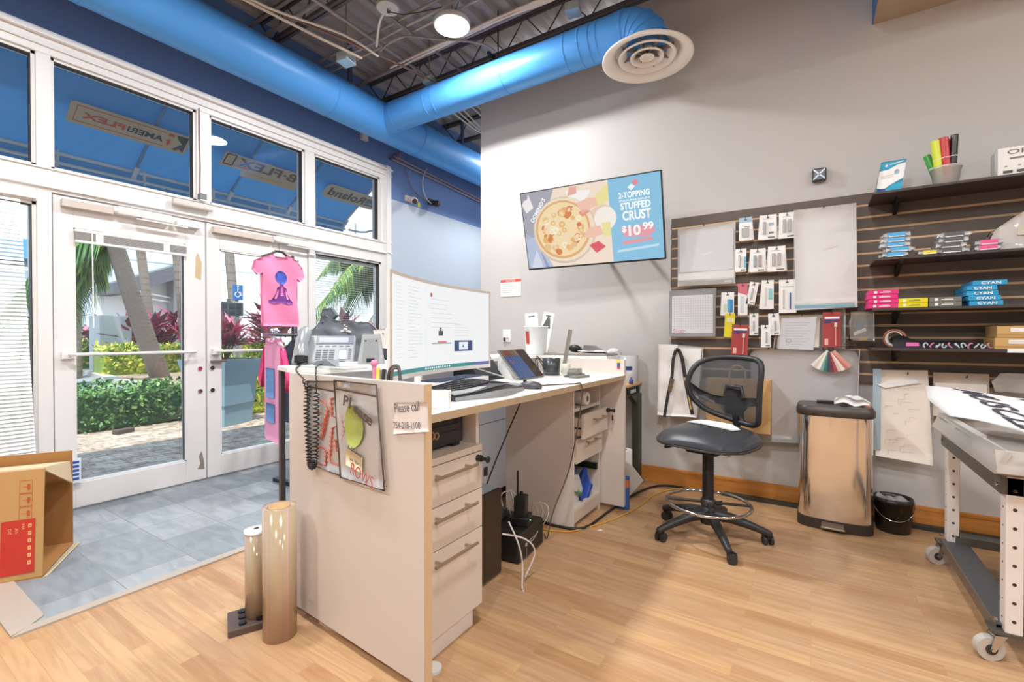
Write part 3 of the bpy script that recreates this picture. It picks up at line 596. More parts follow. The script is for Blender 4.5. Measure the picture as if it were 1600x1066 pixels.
def palm(label, base, top, r0, r1, fr, L, seed, droop=1.0, azs=None, group=None, lean=.2):
    rnd = random.Random(seed); t = thing('palm_tree', label, 'palm', base, group=group)
    B = Vector((0, 0, 0)); T = Vector(top)-Vector(base); pts = []
    for k in range(13):
        u = k/12; pts.append((T.x*(u+lean*u*(1-u)), T.y*(u+lean*u*(1-u)), T.z*u))
    b = MB(); b.tube(pts, r0, M('#8c7f72', .85, var=.2, scale=20, bump=.5), 14, rr=[r0+(r1-r0)*k/12+(r0*.04 if k % 2 else 0) for k in range(13)])
    for k in range(1, 40):
        u = k/40; i = min(int(u*12), 11); f = u*12-i; p = Vector(pts[i]).lerp(Vector(pts[i+1]), f)
        b.tube([p, p+Vector((0, 0, .02))], (r0+(r1-r0)*u)*1.05, M('#75695d', .9), 12)
    b.build('trunk', t)
    for j in range(fr):
        az = azs[j % len(azs)]+rnd.uniform(-.25, .25) if azs else 2*pi*j/fr+rnd.uniform(-.2, .2); el = rnd.uniform(.0, .9); f = MB(); sp = []
        for k in range(11):
            u = k/10; sp.append(T+Vector((cos(az)*cos(el)*L*u, sin(az)*cos(el)*L*u, sin(el)*L*u-droop*L*.75*u*u)))
        f.tube(sp, .02, M('#9aa24a', .6), 5, rr=[.025*(1-u/10)+.005 for u in range(11)])
        side = Vector((-sin(az), cos(az), 0))
        for k in range(4, 62):
            u = k/62; i = min(int(u*10), 9); p = sp[i].lerp(sp[i+1], u*10-i); d = (sp[i+1]-sp[i]).normalized()
            for sgn in (-1, 1):
                l = L*.30*sin(pi*min(u*.85+.15, 1))*rnd.uniform(.8, 1.1)
                q = (d*.55+side*sgn*.75).normalized()*l*.55; e = p+q+Vector((0, 0, -l*.62*droop)); m = p+q*.6+Vector((0, 0, -l*.12)); w = d*.018*L/2
                f.add([p-w, p+w, m+w*.9, e, m-w*.9], [(0, 1, 2, 3, 4)], rnd.choice(GRN[:3]+[YEL[2]]))
        f.build('frond', t)
    return t
palm('thick leaning palm with drooping fronds seen through the left door', (-15.4, 5.6, -.03), (-13.87, 4.14, 3.35), .235, .165, 16, 2.4, 11, 1.75, [pi*1.08, pi*1.18, pi*1.28, pi*1.14, pi*1.22], lean=.1)
palm('slim curving palm behind the thick leaning one', (-20.5, 7.3, -.03), (-20.3, 6.3, 8.8), .15, .12, 6, 2.5, 12, 1.1, lean=-.05)
palm('slim palm near the right edge of the left door glass', (-15, 6.15, -.03), (-15, 5.55, 8.5), .13, .11, 6, 2.5, 13, 1.1)
palm('upright green palm trunk at the far left of the left door glass', (-18, 4.35, -.03), (-18, 4.35, 6.3), .24, .2, 10, 2.4, 14, 1.0)
palm('mossy slim palm left in the right door glass', (-12.5, 6.3, -.03), (-12.5, 5.75, 8), .11, .10, 6, 2.2, 15, 1.1)
palm('bushy palm close outside the right window with fronds across it', (-8.6, 8.6, -.03), (-8.0, 7.4, 2.9), .13, .1, 18, 2.4, 16, 1.3)
palm('second bushy palm behind the right window blind', (-7.4, 9.4, -.03), (-7.2, 8.6, 3.1), .13, .1, 16, 2.2, 17, 1.35)
# signs
p = onX(372, 560, -11); t = thing('parking_sign', 'blue wheelchair parking sign on a grey post', 'sign', (-11, p.y-.02, -.03))
b = MB(); b.cyl((0, .0, 0), (0, .0, 2.2), .035, M('#6d6f70', .6)); b.build('post', t)
b = MB(); b.box(.04, .05, -.11, .11, 2.02, 2.36, M('#2c6fb5', .5)); fr = frame((.0505, -.04, 2.1), (0, 1, 0), (0, 0, 1))
b.tube([(.055, .0, 2.30), (.055, -.01, 2.20), (.055, .05, 2.19), (.055, .07, 2.12)], .012, WHITE, 6); b.tube([(.053, -.01+.055*cos(a/10), 2.14+.055*sin(a/10)) for a in range(20, 76, 5)], .009, WHITE, 6); b.ball((.055, 0, 2.325), .018, WHITE, 8); b.build('sign_panel', t)
b = MB(); b.box(.04, .05, -.11, .11, 1.68, 1.98, M('#e4e6e0', .6)); b.box(.0505, .052, -.08, .08, 1.9, 1.94, M('#5b7a5e', .6)); b.box(.0505, .052, -.07, .07, 1.76, 1.84, M('#8aa08a', .6)); b.build('notice_plate', t)
p = onX(358, 483, -9.5); t = thing('sign_box', 'dark slatted sign box on a short pole near the planter', 'sign', (-9.5, p.y, 0))
b = MB(); b.box(-.1, .1, -.22, .22, p.z-.13, p.z+.13, M('#4b525a', .6), .01)
for k in range(2):
    for j in range(3): b.box(.1, .11, -.19+.14*j, -.09+.14*j, p.z-.1+.12*k, p.z-.02+.12*k, M('#32383f', .6))
b.build('sign_panel', t); b = MB(); b.cyl((-.02, 0, 0), (-.02, 0, p.z+.2), .03, M('#5a6058', .6)); b.build('post', t)
p = onZ(193, 677, -.03); b = MB(); b.box(-.05, .05, -.1, .1, 0, .055, M('#5a4a42', .8), .01); solo('brick', b, 'single loose dark brick lying on the brick walk', 'brick', tuple(p), radians(20))
# awning
t = thing('awning', 'long blue fabric awning sloping down over the shop front', 'awning', (0, 0, 0))
AW = M('#5f9cc4', .7, var=.06, scale=1.5); aw = AW.node_tree
bs = aw.nodes['Principled BSDF']; tl = aw.nodes.new('ShaderNodeBsdfTranslucent'); tl.inputs[0].default_value = rgb('#6aa8cc'); mx = aw.nodes.new('ShaderNodeMixShader'); mx.inputs[0].default_value = .5
aw.links.new(bs.outputs[0], mx.inputs[1]); aw.links.new(tl.outputs[0], mx.inputs[2]); aw.links.new(mx.outputs[0], aw.nodes['Material Output'].inputs[0])
def awz(x): return 2.69+.63*(x+5.3)
b = MB(); b.prism([(-4.33, awz(-4.33)), (-5.3, awz(-5.3)), (-5.31, awz(-5.3)+.01), (-4.33, awz(-4.33)+.012)], -6, 4.03, AW, 'xz'); b.build('canopy_fabric', t)
b = MB(); b.box(-5.325, -5.315, -6, 4.03, 2.35, 2.69, AW); b.build('valance', t)
PW = M('#c3c9cc', .4); b = MB(); b.cyl((-5.28, -6, 2.68), (-5.28, 4.03, 2.68), .016, PW); b.cyl((-5.28, -6, 2.60), (-5.28, 4.03, 2.60), .014, PW)
for k in range(13): b.cyl((-5.28, -3+.6*k, 2.57), (-5.28, -3+.6*k, 2.71), .012, PW)
b.build('front_rail', t)
for y in (-.85, .35, 1.72, 2.55, 3.22, 4.01):
    b = MB(); b.cyl((-4.3, y, awz(-4.3)-.03), (-5.28, y, awz(-5.28)-.03), .014, PW if y > 4 else M('#4e7ea8', .5)); b.cyl((-5.2, y, awz(-5.2)-.05), (-5.3, y, 2.62), .02, PW); b.build('rafter', t)
b = MB(); b.tube(smooth_pts([(-5.2, 4.03, 2.58), (-4.9, 4.15, 2.55), (-4.4, 4.3, 2.8)], 5), .014, PW); b.build('brace', t)
# advertising patches on the awning fabric, reading mirrored from inside
TAN = M('#b3a48c', .7); DKB = M('#2e3640', .7); OR = M('#b5482c', .7); GRB = M('#1f5560', .7)
SLP = Vector((1, 0, .63)).normalized()
def patch_frame(y1, x): return frame((x, y1, awz(x)-.006), (0, -1, 0), tuple(SLP))
def awn(px, py):
    r = ray(px, py); n = Vector((-.63, 0, 1)); k = (n.dot(Vector((-5.3, 0, 2.635)))-n.dot(CP))/n.dot(r); return CP+r*k
a = awn(97, 186); c = awn(290, 244); t = awn(99, 150); x0 = (a.x+c.x)/2; H = hypot(t.x-a.x, t.z-a.z); Wd = (c.y-a.y)*.965
b = MB(); fr = frame((0, Wd/2, 0), (0, -1, 0), tuple(SLP)); b.T = fr
def rr(w, h, r): return [(r, 0), (w-r, 0), (w, r), (w, h-r), (w-r, h), (r, h), (0, h-r), (0, r)]
b.prism(rr(Wd, H, .02), .0, .003, TAN)
def line(b, p, q, w, mat, z0=-.002, z1=0):
    p = Vector(p); q = Vector(q); d = (q-p).normalized(); n = Vector((-d.y, d.x))*w/2
    b.prism([tuple(p+n), tuple(p-n), tuple(q-n), tuple(q+n)], z0, z1, mat)
I4 = Matrix.Identity(4)
b.text('AMERI', DKB, I4, w=Wd*.34, h=H*.30, ex=-.003); vs, fs, _ = text_mesh('AMERI')
b.v = b.v[:-len(vs)]; nf = len(fs); b.f = b.f[:-nf]; b.m = b.m[:-nf]; b.s = b.s[:-nf]
b.text('*AMERI', DKB, Matrix.Translation((Wd*.24, H*.36, -.0035)), w=Wd*.31, h=H*.28)
b.text('*FLEX', OR, Matrix.Translation((Wd*.57, H*.36, -.0035)), w=Wd*.33, h=H*.28)
for p_, q_ in (((.24, .86), (.95, .86)), ((.95, .86), (.95, .16)), ((.95, .16), (.22, .16))): line(b, (p_[0]*Wd, p_[1]*H), (q_[0]*Wd, q_[1]*H), .005, OR)
b.prism([(.03*Wd, .1*H), (.03*Wd, .9*H), (.14*Wd, .9*H), (.12*Wd, .72*H), (.06*Wd, .5*H), (.10*Wd, .30*H), (.13*Wd, .12*H), (.10*Wd, .1*H), (.07*Wd, .22*H)], -.003, 0, DKB)
b.prism([(.16*Wd, .88*H), (.21*Wd, .88*H), (.21*Wd, .75*H), (.16*Wd, .75*H)], -.003, 0, OR); b.prism([(.18*Wd, .62*H), (.21*Wd, .5*H), (.19*Wd, .2*H), (.17*Wd, .4*H)], -.003, 0, OR)
solo('awning_sign', b, 'long tan sign reading AMERIFLEX backwards in the second transom window', 'sign', (x0, (a.y+c.y)/2, awz(x0)-.055))
a = awn(338, 258); c = awn(463, 296); t = awn(338, 230); x0 = (a.x+c.x)/2; H = hypot(t.x-a.x, t.z-a.z); Wd = (c.y-a.y)*.965
b = MB(); b.T = frame((0, Wd/2, 0), (0, -1, 0), tuple(SLP)); b.prism([(0, -.04), (Wd*.72, -.04), (Wd*.74, .03), (Wd, .03), (Wd, H), (0, H)], 0, .003, TAN)
b.text('*B\u00b7FLEX', M('#5d4a44', .7), Matrix.Translation((.07*Wd, H*.36, -.0035)), w=Wd*.76, h=H*.52); b.text('HEAT TRANSFER VINYL', M('#c98c62', .7), Matrix.Translation((.04*Wd, .0, -.0035)), w=Wd*.66, h=H*.12)
for p_, q_ in (((.87, .3), (.87, .92)), ((.87, .92), (.97, .92)), ((.97, .92), (.97, .3)), ((.97, .3), (.87, .3))): line(b, (p_[0]*Wd, p_[1]*H), (q_[0]*Wd, q_[1]*H), .012, DKB)
b.prism([(.66*Wd, .3*H), (.84*Wd, .3*H), (.80*Wd, .42*H), (.76*Wd, .36*H), (.73*Wd, .52*H), (.69*Wd, .38*H)], -.005, -.004, OR)
solo('awning_sign', b, 'tan sign reading B FLEX backwards in the third transom window', 'sign', (x0, (a.y+c.y)/2, awz(x0)-.055))
a = awn(499, 305); c = awn(584, 330); t = awn(499, 281); x0 = (a.x+c.x)/2; H = hypot(t.x-a.x, t.z-a.z); Wd = (c.y-a.y)*.965
b = MB(); b.T = frame((0, Wd/2, 0), (0, -1, 0), tuple(SLP)); b.prism(rr(Wd, H, .04), 0, .003, TAN)
b.text('*Roland', M('#3c3a36', .7), Matrix.Translation((.27*Wd, H*.22, -.0035)), w=Wd*.66, h=H*.58)
b.box(.03*Wd, .25*Wd, .42*H, .75*H, -.003, 0, GRB); b.box(.03*Wd, .25*Wd, .22*H, .34*H, -.003, 0, DKB)
solo('awning_sign', b, 'small tan sign reading Roland backwards in the fourth transom window', 'sign', (x0, (a.y+c.y)/2, awz(x0)-.055))
# ================================================================ COUNTER
ACP = M('#eef1f4', .35, var=.011); an = ACP.node_tree; al = an.nodes.new('ShaderNodeBsdfTranslucent'); al.inputs[0].default_value = (.9, .93, .96, 1); am = an.nodes.new('ShaderNodeMixShader'); am.inputs[0].default_value = .6
an.links.new(an.nodes['Principled BSDF'].outputs[0], am.inputs[1]); an.links.new(al.outputs[0], am.inputs[2]); an.links.new(am.outputs[0], an.nodes['Material Output'].inputs[0])  # translucency added so window light from behind brightens the back panel
LAMD = M('#d6c8ba', .32, var=.015); GAP = M('#4a4038', .8)
DSK = thing('reception_counter', 'long cream laminate reception counter with raised end panels', 'counter', (-1.44, 2.0, 0))
def P(b, name, label=None, par=DSK): o = b.build(name, par, label); o.location = (1.44, -2.0, 0); return o
b = MB(); b.prism([(-1.842, 1.127), (-1.025, 1.074), (-1.023, 1.106), (-1.840, 1.159)], .035, 1.0, LAM); P(b, 'end_panel')
b = MB(); b.prism([(-1.0245, 1.0745), (-1.0225, 1.1055), (-1.0205, 1.1055), (-1.0225, 1.0745)], .035, 1.0, M('#cfb28d', .45)); P(b, 'edge_band')
b = MB(); b.box(-1.85, -1.035, 2.955, 2.985, .03, 1.0, LAM); P(b, 'end_panel')
b = MB(); b.box(-1.895, -1.87, 1.16, 2.955, .05, .985, ACP); b.box(-1.869, -1.868, 1.3, 2.95, .555, .562, M('#b9bec2', .5)); P(b, 'back_panel')
b = MB(); b.box(-1.868, -1.86, 1.6, 2.955, .0, .07, M('#5d5148', .6)); P(b, 'kickboard')
b = MB(); b.prism([(-1.03, 1.107), (-1.03, 2.955), (-1.87, 2.955), (-1.87, 1.16)], .872, .90, LAMTOP); b.prism([(-1.0295, 1.108), (-1.0295, 2.954), (-1.028, 2.954), (-1.028, 1.108)], .872, .899, LAMEDGE); P(b, 'worktop')
b = MB(); b.prism([(-1.86, 1.13), (-2.055, 1.20), (-2.055, 3.3), (-1.66, 3.3), (-1.66, 1.16), (-1.84, 1.16)], 1.0, 1.018, LAMTOP); b.box(-1.66, -1.17, 2.985, 3.25, 1.0, 1.018, LAMTOP); P(b, 'upper_ledge')
b = MB(); b.box(-2.055, -2.035, 1.205, 1.225, 0, 1.0, M('#54484a', .5)); P(b, 'ledge_post'); b = MB(); b.box(-2.055, -2.035, 3.2, 3.22, 0, 1.0, M('#54484a', .5)); P(b, 'ledge_post')
def bar(b, x, y0, y1, z, off=.032):
    b.cyl((x+off, y0, z), (x+off, y1, z), .006, M('#b7a58f', .3, .8), n=10)
    for y in (y0+.035, y1-.035): b.cyl((x, y, z), (x+off, y, z), .005, M('#b7a58f', .3, .8), n=8)
def lock(b, x, y, z):
    b.cyl((x, y, z), (x+.02, y, z), .013, BLACK, n=14); b.cyl((x+.02, y, z), (x+.045, y, z), .007, BLACK, n=10); b.ball((x+.05, y, z), .014, BLACK, 10, (.5, 1, 1))
    b.box(x+.035, x+.042, y-.01, y+.012, z-.065, z-.03, BLACK, .003); b.cyl((x+.038, y, z-.09), (x+.038, y, z-.06), .002, CHROME, n=6)
# near drawer cabinet
t = thing('drawer_cabinet', 'cream three drawer cabinet at the near end of the counter with open niche', 'cabinet', (-1.095, 1.30, 0))
x, y0, y1 = -.019, -.175, .175
b = MB(); b.box(-.60, -.02, y1-.014, y1+.004, .095, .871, LAM); b.box(-.60, -.02, y0-.01, y0+.006, .095, .871, LAM); b.box(-.60, -.58, y0, y1, .095, .87, LAM); b.box(-.58, -.02, y0, y1, .095, .113, LAM)
b.box(-.58, 0, y0, y1, .704, .728, LAMD); b.box(-.58, -.02, y0, y1, .69, .704, LAM); b.build('carcass', t)
b = MB(); b.box(-.56, -.04, y0+.01, y1-.01, 0, .095, M('#e9dfd6', .4)); b.cyl((.0, -.11, .0), (.0, -.11, .01), .03, M('#d8d4cf', .5)); b.build('plinth', t)
for z0, z1, lk in ((.558, .700, 1), (.405, .554, 0), (.097, .401, 0)):
    d = MB(); d.box(-.018, 0, y0, y1, z0, z1, LAMD, .0015); o = d.build('drawer', t)
    h = MB(); zz = z1-.033; bar(h, 0, -.13, .105, zz); h.build('handle', o)
    if lk: l = MB(); lock(l, 0, y1-.03, z1-.022); l.build('lock', o)
# cash box
t = thing('cash_drawer', 'black steel cash drawer pushed into the niche under the worktop', 'cash drawer', (-1.16, 1.285, .728))
b = MB(); b.box(-.36, 0, -.15, .15, .012, .112, M('#2a2730', .45), .004); b.build('case', t)
b = MB(); b.box(0, .004, -.13, .13, .03, .09, M('#332f38', .4), .001); b.box(.004, .006, -.0, .11, .062, .066, BLACK); b.build('drawer_front', t)
for yy in (-.1, .11): b = MB(); b.box(-.05, -.0, yy-.02, yy+.02, 0, .013, BLACK); b.build('foot', t)
b = MB(); GD = M('#b89b72', .3, .7); b.cyl((.004, -.045, .06), (.014, -.045, .06), .009, GD, n=12); b.tube([(.018, -.05+.014*cos(a), .066+.014*sin(a)) for a in [k*pi/6 for k in range(12)]], .0035, GD, 6, True)
b.tube([(.02, -.025+.011*cos(a), .063+.012*sin(a)) for a in [k*pi/6 for k in range(12)]], .003, GD, 6, True); b.box(.016, .018, -.052, -.045, .018, .05, CHROME); b.build('keys', t)
# far cabinet
t = thing('drawer_cabinet', 'cream cabinet at the far end of the counter, top drawer ajar and bottom drawer missing', 'cabinet', (-1.19, 2.72, 0))
y0, y1 = -.205, .20
b = MB(); b.box(-.48, 0, -.21, -.195, 0, .871, LAM); b.box(-.48, 0, .19, .205, 0, .871, LAM); b.box(-.48, -.47, -.2, .2, .1, .87, LAM); b.box(-.47, 0, -.195, .19, .10, .118, LAM)
b.box(-.47, 0, -.195, .19, .700, .718, LAMD); b.box(-.47, -.002, -.195, .19, .03, .10, M('#d5c3b2', .4)); b.build('carcass', t)
b = MB(); b.box(.045, .063, -.20, .185, .545, .690, LAMD, .0015); b.box(-.4, .045, -.185, -.17, .56, .665, M('#dccfc0', .4)); b.box(-.4, .045, .16, .175, .56, .665, M('#dccfc0', .4)); b.box(-.4, .045, -.19, -.186, .60, .61, BLACK); o = b.build('drawer', t)
h = MB(); bar(h, .063, -.09, .12, .645); h.build('handle', o); l = MB(); lock(l, .063, .165, .672); l.build('lock', o)
b = MB(); b.box(0, .018, -.20, .20, .392, .540, LAMD, .0015); o = b.build('drawer', t); h = MB(); bar(h, .018, -.1, .1, .50); h.build('handle', o)
b = MB(); b.box(-.44, -.01, .165, .19, .27, .31, M('#3a3f38', .4, .6)); b.build('drawer_runner', t); b = MB(); b.box(-.44, -.01, -.194, -.18, .27, .30, M('#3a3f38', .4, .6)); b.build('drawer_runner', t)
b = MB(); b.cyl((0, -.03, .004), (.25, -.03, .004), .002, WHITE, n=5)
t = thing('toilet_roll', 'toilet paper roll lying in the niche of the far cabinet', 'paper roll', (-1.24, 2.72, .76))
b = MB(); b.lathe([(.018, -.05), (.04, -.05), (.042, -.045), (.042, .045), (.04, .05), (.018, .05), (.018, -.05)], PAPER, 28); b.T = I4
o = b.build('paper', t); o.rotation_euler = (0, radians(90), 0)
b = MB(); b.lathe([(.0175, -.05), (.0175, .05), (.016, .05), (.016, -.05), (.0175, -.05)], M('#8d6f52', .8), 20); o = b.build('cardboard_core', t); o.rotation_euler = (0, radians(90), 0)
b = MB(); b.box(-.10, .10, -.13, .13, 0, .008, M('#55545a', .6), .002); solo('notebook', b, 'thin dark tablet sleeve lying in the niche behind the toilet roll', 'notebook', (-1.42, 2.66, .718))
for k, (c, loc, sc_) in enumerate((('#2f7fb0', (-1.33, 2.66, .27), (.9, .8, .55)), ('#3f8a4c', (-1.30, 2.62, .20), (1, .8, .4)), ('#2a4aa0', (-1.26, 2.76, .185), (.6, 1.1, .9)))):
    b = MB(); mt = M(c, .35)
    b.patch([(-.09, -.07), (.09, -.08), (.1, .06), (.0, .09), (-.1, .05)], lambda u, v, q, s_=sc_, kk=k: (u*s_[0], v*s_[1], (.05*sin(30*u+kk)+.05*cos(26*v+kk*2)+q*.01)*s_[2]), mt, res=.02)
    solo('plastic_bag', b, ['crumpled teal bag on top in the open bottom of the far cabinet', 'crumpled green bag in the open bottom of the far cabinet', 'crumpled dark blue bag at the front of the open cabinet bottom'][k], 'bag', loc)
b = MB(); b.prism([(-.12, 0), (.13, 0), (.02, .16), (-.12, .20)], 0, .02, M('#d9d5d2', .6), 'yz'); solo('envelope', b, 'grey white envelope standing in the open cabinet bottom', 'envelope', (-1.25, 2.66, .119), radians(6))
# ---------------- things on the counter
# curved monitor
A_ = Vector((-1.29, 1.18)); B_ = Vector((-1.48, 2.07)); z0, z1 = .985, 1.398
t = thing('monitor', 'huge curved white framed monitor showing an open email page', 'monitor', (-1.6, 1.62, .90))
ch = B_-A_; Lm = ch.length; dn = Vector((-ch.y, ch.x)).normalized()   # away from the operator
def mon(u, z, d=0):
    s_ = .06*(1-(2*u-1)**2); p = A_+ch*u+dn*(s_+d); return (p.x+1.6, p.y-1.62, z-.90)
def mon_(): pass
def band(b, u0, u1, za, zb, d0, d1, mat, n=16):
    vs = []
    for d in (d0, d1):
        for z in (za, zb):
            for i in range(n+1): vs.append(mon(u0+(u1-u0)*i/n, z, d))
    m = n+1; fs = []
    for i in range(n): fs += [(i, i+1, m+i+1, m+i), (2*m+i, 3*m+i, 3*m+i+1, 2*m+i+1), (m+i, m+i+1, 3*m+i+1, 3*m+i), (i, 2*m+i, 2*m+i+1, i+1)]
    fs += [(0, m, 3*m, 2*m), (n, 2*m+n, 3*m+n, m+n)]
    return b.add(vs, fs, mat)
b = MB(); FRM = M('#cfc5ba', .35); band(b, 0, 1, z0, z1, .004, .016, WHITE); band(b, .12, .88, z0+.04, z1-.04, .016, .05, WHITE); 
band(b, 0, 1, z1-.013, z1, 0, .004, FRM); band(b, 0, 1, z0, z0+.018, 0, .004, M('#e3dfda', .35)); band(b, 0, .015, z0+.018, z1-.013, 0, .004, FRM, 2); band(b, .988, 1, z0+.018, z1-.013, 0, .004, FRM, 2); b.build('bezel', t)
b = MB(); E = lambda c, e=1.0: M(c, .4, emit=e, var=0)
def sc(u0, u1, v0, v1, c, k=.0, e=1.0):
    ua = .015+.973*u0; ub = .015+.973*u1; za = z0+.018+(z1-z0-.031)*v0; zb = z0+.018+(z1-z0-.031)*v1
    band(b, ua, ub, za, zb, .0025-k, .004, E(c, e), max(2, int(14*(u1-u0))))
sc(0, 1, 0, 1, '#f4f5f6', 0, .95); sc(0, 1, 0, .045, '#3f9a98', .0004, .8); sc(.85, 1, 0, .045, '#6f79b5', .0006, .8)
for k in range(12): sc(.36+.022*k, .373+.022*k, .012, .034, ['#ffffff', '#bfe8ff', '#e8f6f2'][k % 3], .0007)
R5 = random.Random(3)
for k in range(22):
    v = .93-.036*k; sc(.05, .05+.09*R5.uniform(.5, 1), v, v+.004, '#c6ccd2', .0005)
    sc(.18, .18+.16*R5.uniform(.4, 1), v-.01, v-.006, '#b9c3ca', .0005)
sc(.37, .371, .08, .95, '#dfe4e6', .0005)
for k in range(7): sc(.42, .42+.3*R5.uniform(.3, 1), .83-.055*k, .834-.055*k, '#bcc0c4', .0005)
sc(.415, .435, .855, .9, '#c0504a', .0006); sc(.50, .545, .40, .46, '#4a4d52', .0006); sc(.51, .53, .46, .50, '#7d6a60', .0006); sc(.43, .63, .30, .315, '#8fa4b8', .0005); sc(.49, .58, .31, .335, '#e07a70', .0006)
sc(.66, .84, .20, .34, '#3d4f78', .0006); sc(.68, .82, .22, .32, '#e9eef6', .0008)
for k in range(5): sc(.66, .66+.15*R5.uniform(.4, 1), .40+.035*k, .404+.035*k, '#bcc0c4', .0005)
for k in range(3): sc(.70+.035*k, .72+.035*k, .25, .285, '#4a5c8a', .0009)
b.build('screen', t)
b = MB(); c_ = Vector(mon(.5, .9, .06)); b.box(c_.x-.06, c_.x-.01, -.05, .05, .0, .35, WHITE, .006)
for sg in (-1, 1): b.tube([(c_.x-.03, 0, .008), (c_.x+.16, sg*.22, .008)], .016, WHITE, 10)
b.box(c_.x-.08, c_.x+.01, -.07, .07, 0, .02, WHITE, .006); b.build('stand', t)
# ergonomic keyboard
t = thing('keyboard', 'black ergonomic keyboard with a grey padded wrist rest', 'keyboard', (-1.22, 1.62, .90), radians(-3))
def kz(x, y): return .012+.030*math.exp(-(y/.14)**2)*(1 if x > -.2 else 1)+.012*max(0, (.12-x)/.3)
def kx(y): return .035*cos(y*9)
b = MB(); pl = []
for i in range(21):
    y = -.235+.47*i/20; pl.append((y, .105+.03*cos(y*12)))
pol = [(x, y) for y, x in pl]+[(-.13+.02*cos(y*10), y) for y, x in pl[::-1]]
b.patch(pol, lambda u, v, q: (u, v, kz(u, v)+.008 if q == 0 else .002), BLACK, res=.03); b.build('key_deck', t)
b = MB(); WR = [(-.078, .032), (-.06, .036), (-.035, .036), (-.012, .030), (.0, .018), (.004, .006), (.003, .0)]; nW = len(WR); vsW = [(x+a_, y, c_+(kz(x, y)-.02)*(1 if i_ < 5 else 0)*.6) for y, x in pl for i_, (a_, c_) in enumerate(WR)]
b.add(vsW, [(i*nW+j, i*nW+j+1, (i+1)*nW+j+1, (i+1)*nW+j) for i in range(len(pl)-1) for j in range(nW-1)], M('#8d8e8e', .5), True); b.build('wrist_rest', t)
b = MB(); KC = M('#3a3a3c', .5)
for r in range(6):
    for k in range(20):
        y = -.215+.0215*k; x = .035-.022*r+.02*cos(y*11)
        if abs(y) < .012 and r < 5: continue
        b.box(x-.009, x+.009, y-.009, y+.009, kz(x, y)+.006, kz(x, y)+.015, KC)
o = b.build('keys', t)
t = thing('keyboard', 'slim white keyboard with dark keys propped under the monitor', 'keyboard', (-1.47, 1.76, .90), radians(8))
b = MB(); b.box(-.07, .07, -.22, .22, .03, .045, WHITE, .003); b.box(.05, .07, -.22, .22, 0, .04, WHITE, .003); b.build('base', t)
b = MB()
for k in range(19):
    for r in range(4): b.box(-.06+.026*r, -.038+.026*r, -.20+.0215*k, -.182+.0215*k, .045, .05, M('#4a5570', .5))
b.build('keys', t)
t = thing('mouse', 'black computer mouse right of the ergonomic keyboard', 'mouse', (-1.14, 1.93, .90), radians(15))
b = MB(); b.ball((0, 0, .012), .05, M('#4b4b4d', .35), 18, (1.15, .62, .52)); b.box(-.04, .045, -.025, .025, 0, .01, BLACK, .004); b.build('shell', t)
b = MB(); b.cyl((-.03, -.004, .035), (-.03, .004, .035), .008, BLACK, n=12); b.build('wheel', t)
tubes('cable', 'thin grey cable running off the worktop edge down to the floor', 'cable', [[(-1.17, 1.96, .906), (-1.12, 2.08, .906), (-1.04, 2.2, .906), (-1.018, 2.24, .90), (-1.022, 2.25, .80), (-1.10, 2.28, .45), (-1.20, 2.27, .18), (-1.25, 2.3, .02), (-1.3, 2.35, .01)]], .0035, M('#5a5048', .5))
tubes('cable', 'pale cable curling between the black stand and the mouse', 'cable', [[(-1.52, 2.0, .98), (-1.38, 2.0, .95), (-1.25, 2.04, .91), (-1.2, 1.98, .91)]], .003, M('#c9c6c2', .5))
# stack of receipt paper
t = thing('paper_block', 'thick white block of folded paper at the near end of the worktop', 'paper', (-1.115, 1.225, .90), radians(32))
b = MB()
for k in range(14): b.box(-.052+.0005*(k % 3), .052, -.026+.0038*k-.026*0, -.0225+.0038*k, .001, .060+.0012*(k % 2), M('#efece4', .75))
b.build('sheets', t)
# tablet on stand
t = thing('tablet', 'tablet on a white stand showing a blue and brown street map', 'tablet', (-1.55, 2.38, .90), radians(0))
T_ = Matrix.Translation((.082, 0, .091)) @ Matrix.Rotation(radians(92.1), 4, 'Z') @ Matrix.Rotation(radians(-42.2), 4, 'X')
b = MB(); b.T = T_; b.box(-.15, .15, .001, .012, -.1125, .1125, M('#8f8c86', .3, .6), .003); b.build('case', t)
b = MB(); b.T = T_; b.box(-.145, .145, -.001, .001, -.1075, .1075, M('#b09078', .2, emit=.35)); b.box(-.145, .04, -.002, 0, -.1075, .06, M('#5a7fc0', .2, emit=.4)); b.box(.04, .145, -.002, 0, -.1075, .1075, M('#6a4a42', .2, emit=.2))
b.box(-.12, -.05, -.003, 0, .065, .1, M('#c06050', .3, emit=.3)); b.box(-.0, .03, -.003, 0, .07, .1, M('#d0b088', .3, emit=.3)); b.box(-.125, -.09, -.003, 0, -.0, .03, M('#b07ab0', .3, emit=.3))
for k in range(5): b.box(-.11+.03*k, -.105+.03*k, -.003, 0, -.1, .05, M('#8aa4d8', .3, emit=.4)); b.box(.05+.02*k, .054+.02*k, -.003, 0, -.1, .1, M('#9a7a68', .3, emit=.2))
b.build('screen', t)
b = MB(); b.prism([(-.06, 0), (.05, 0), (.03, .03), (-.05, .14), (-.06, .13)], -.05, .03, WHITE, 'xz'); b.build('stand', t)
t = thing('customer_display', 'black back of a payment stand behind the tablet', 'display', (-1.68, 2.22, .90))
b = MB(); b.prism([(-.09, .02), (.10, .0), (.10, .02), (-.02, .15), (-.05, .165), (-.08, .13)], -.12, .13, M('#2f3234', .45), 'xz'); b.build('housing', t)
b = MB(); b.box(-.10, .12, -.12, .13, 0, .012, BLACK, .004); b.build('base', t)
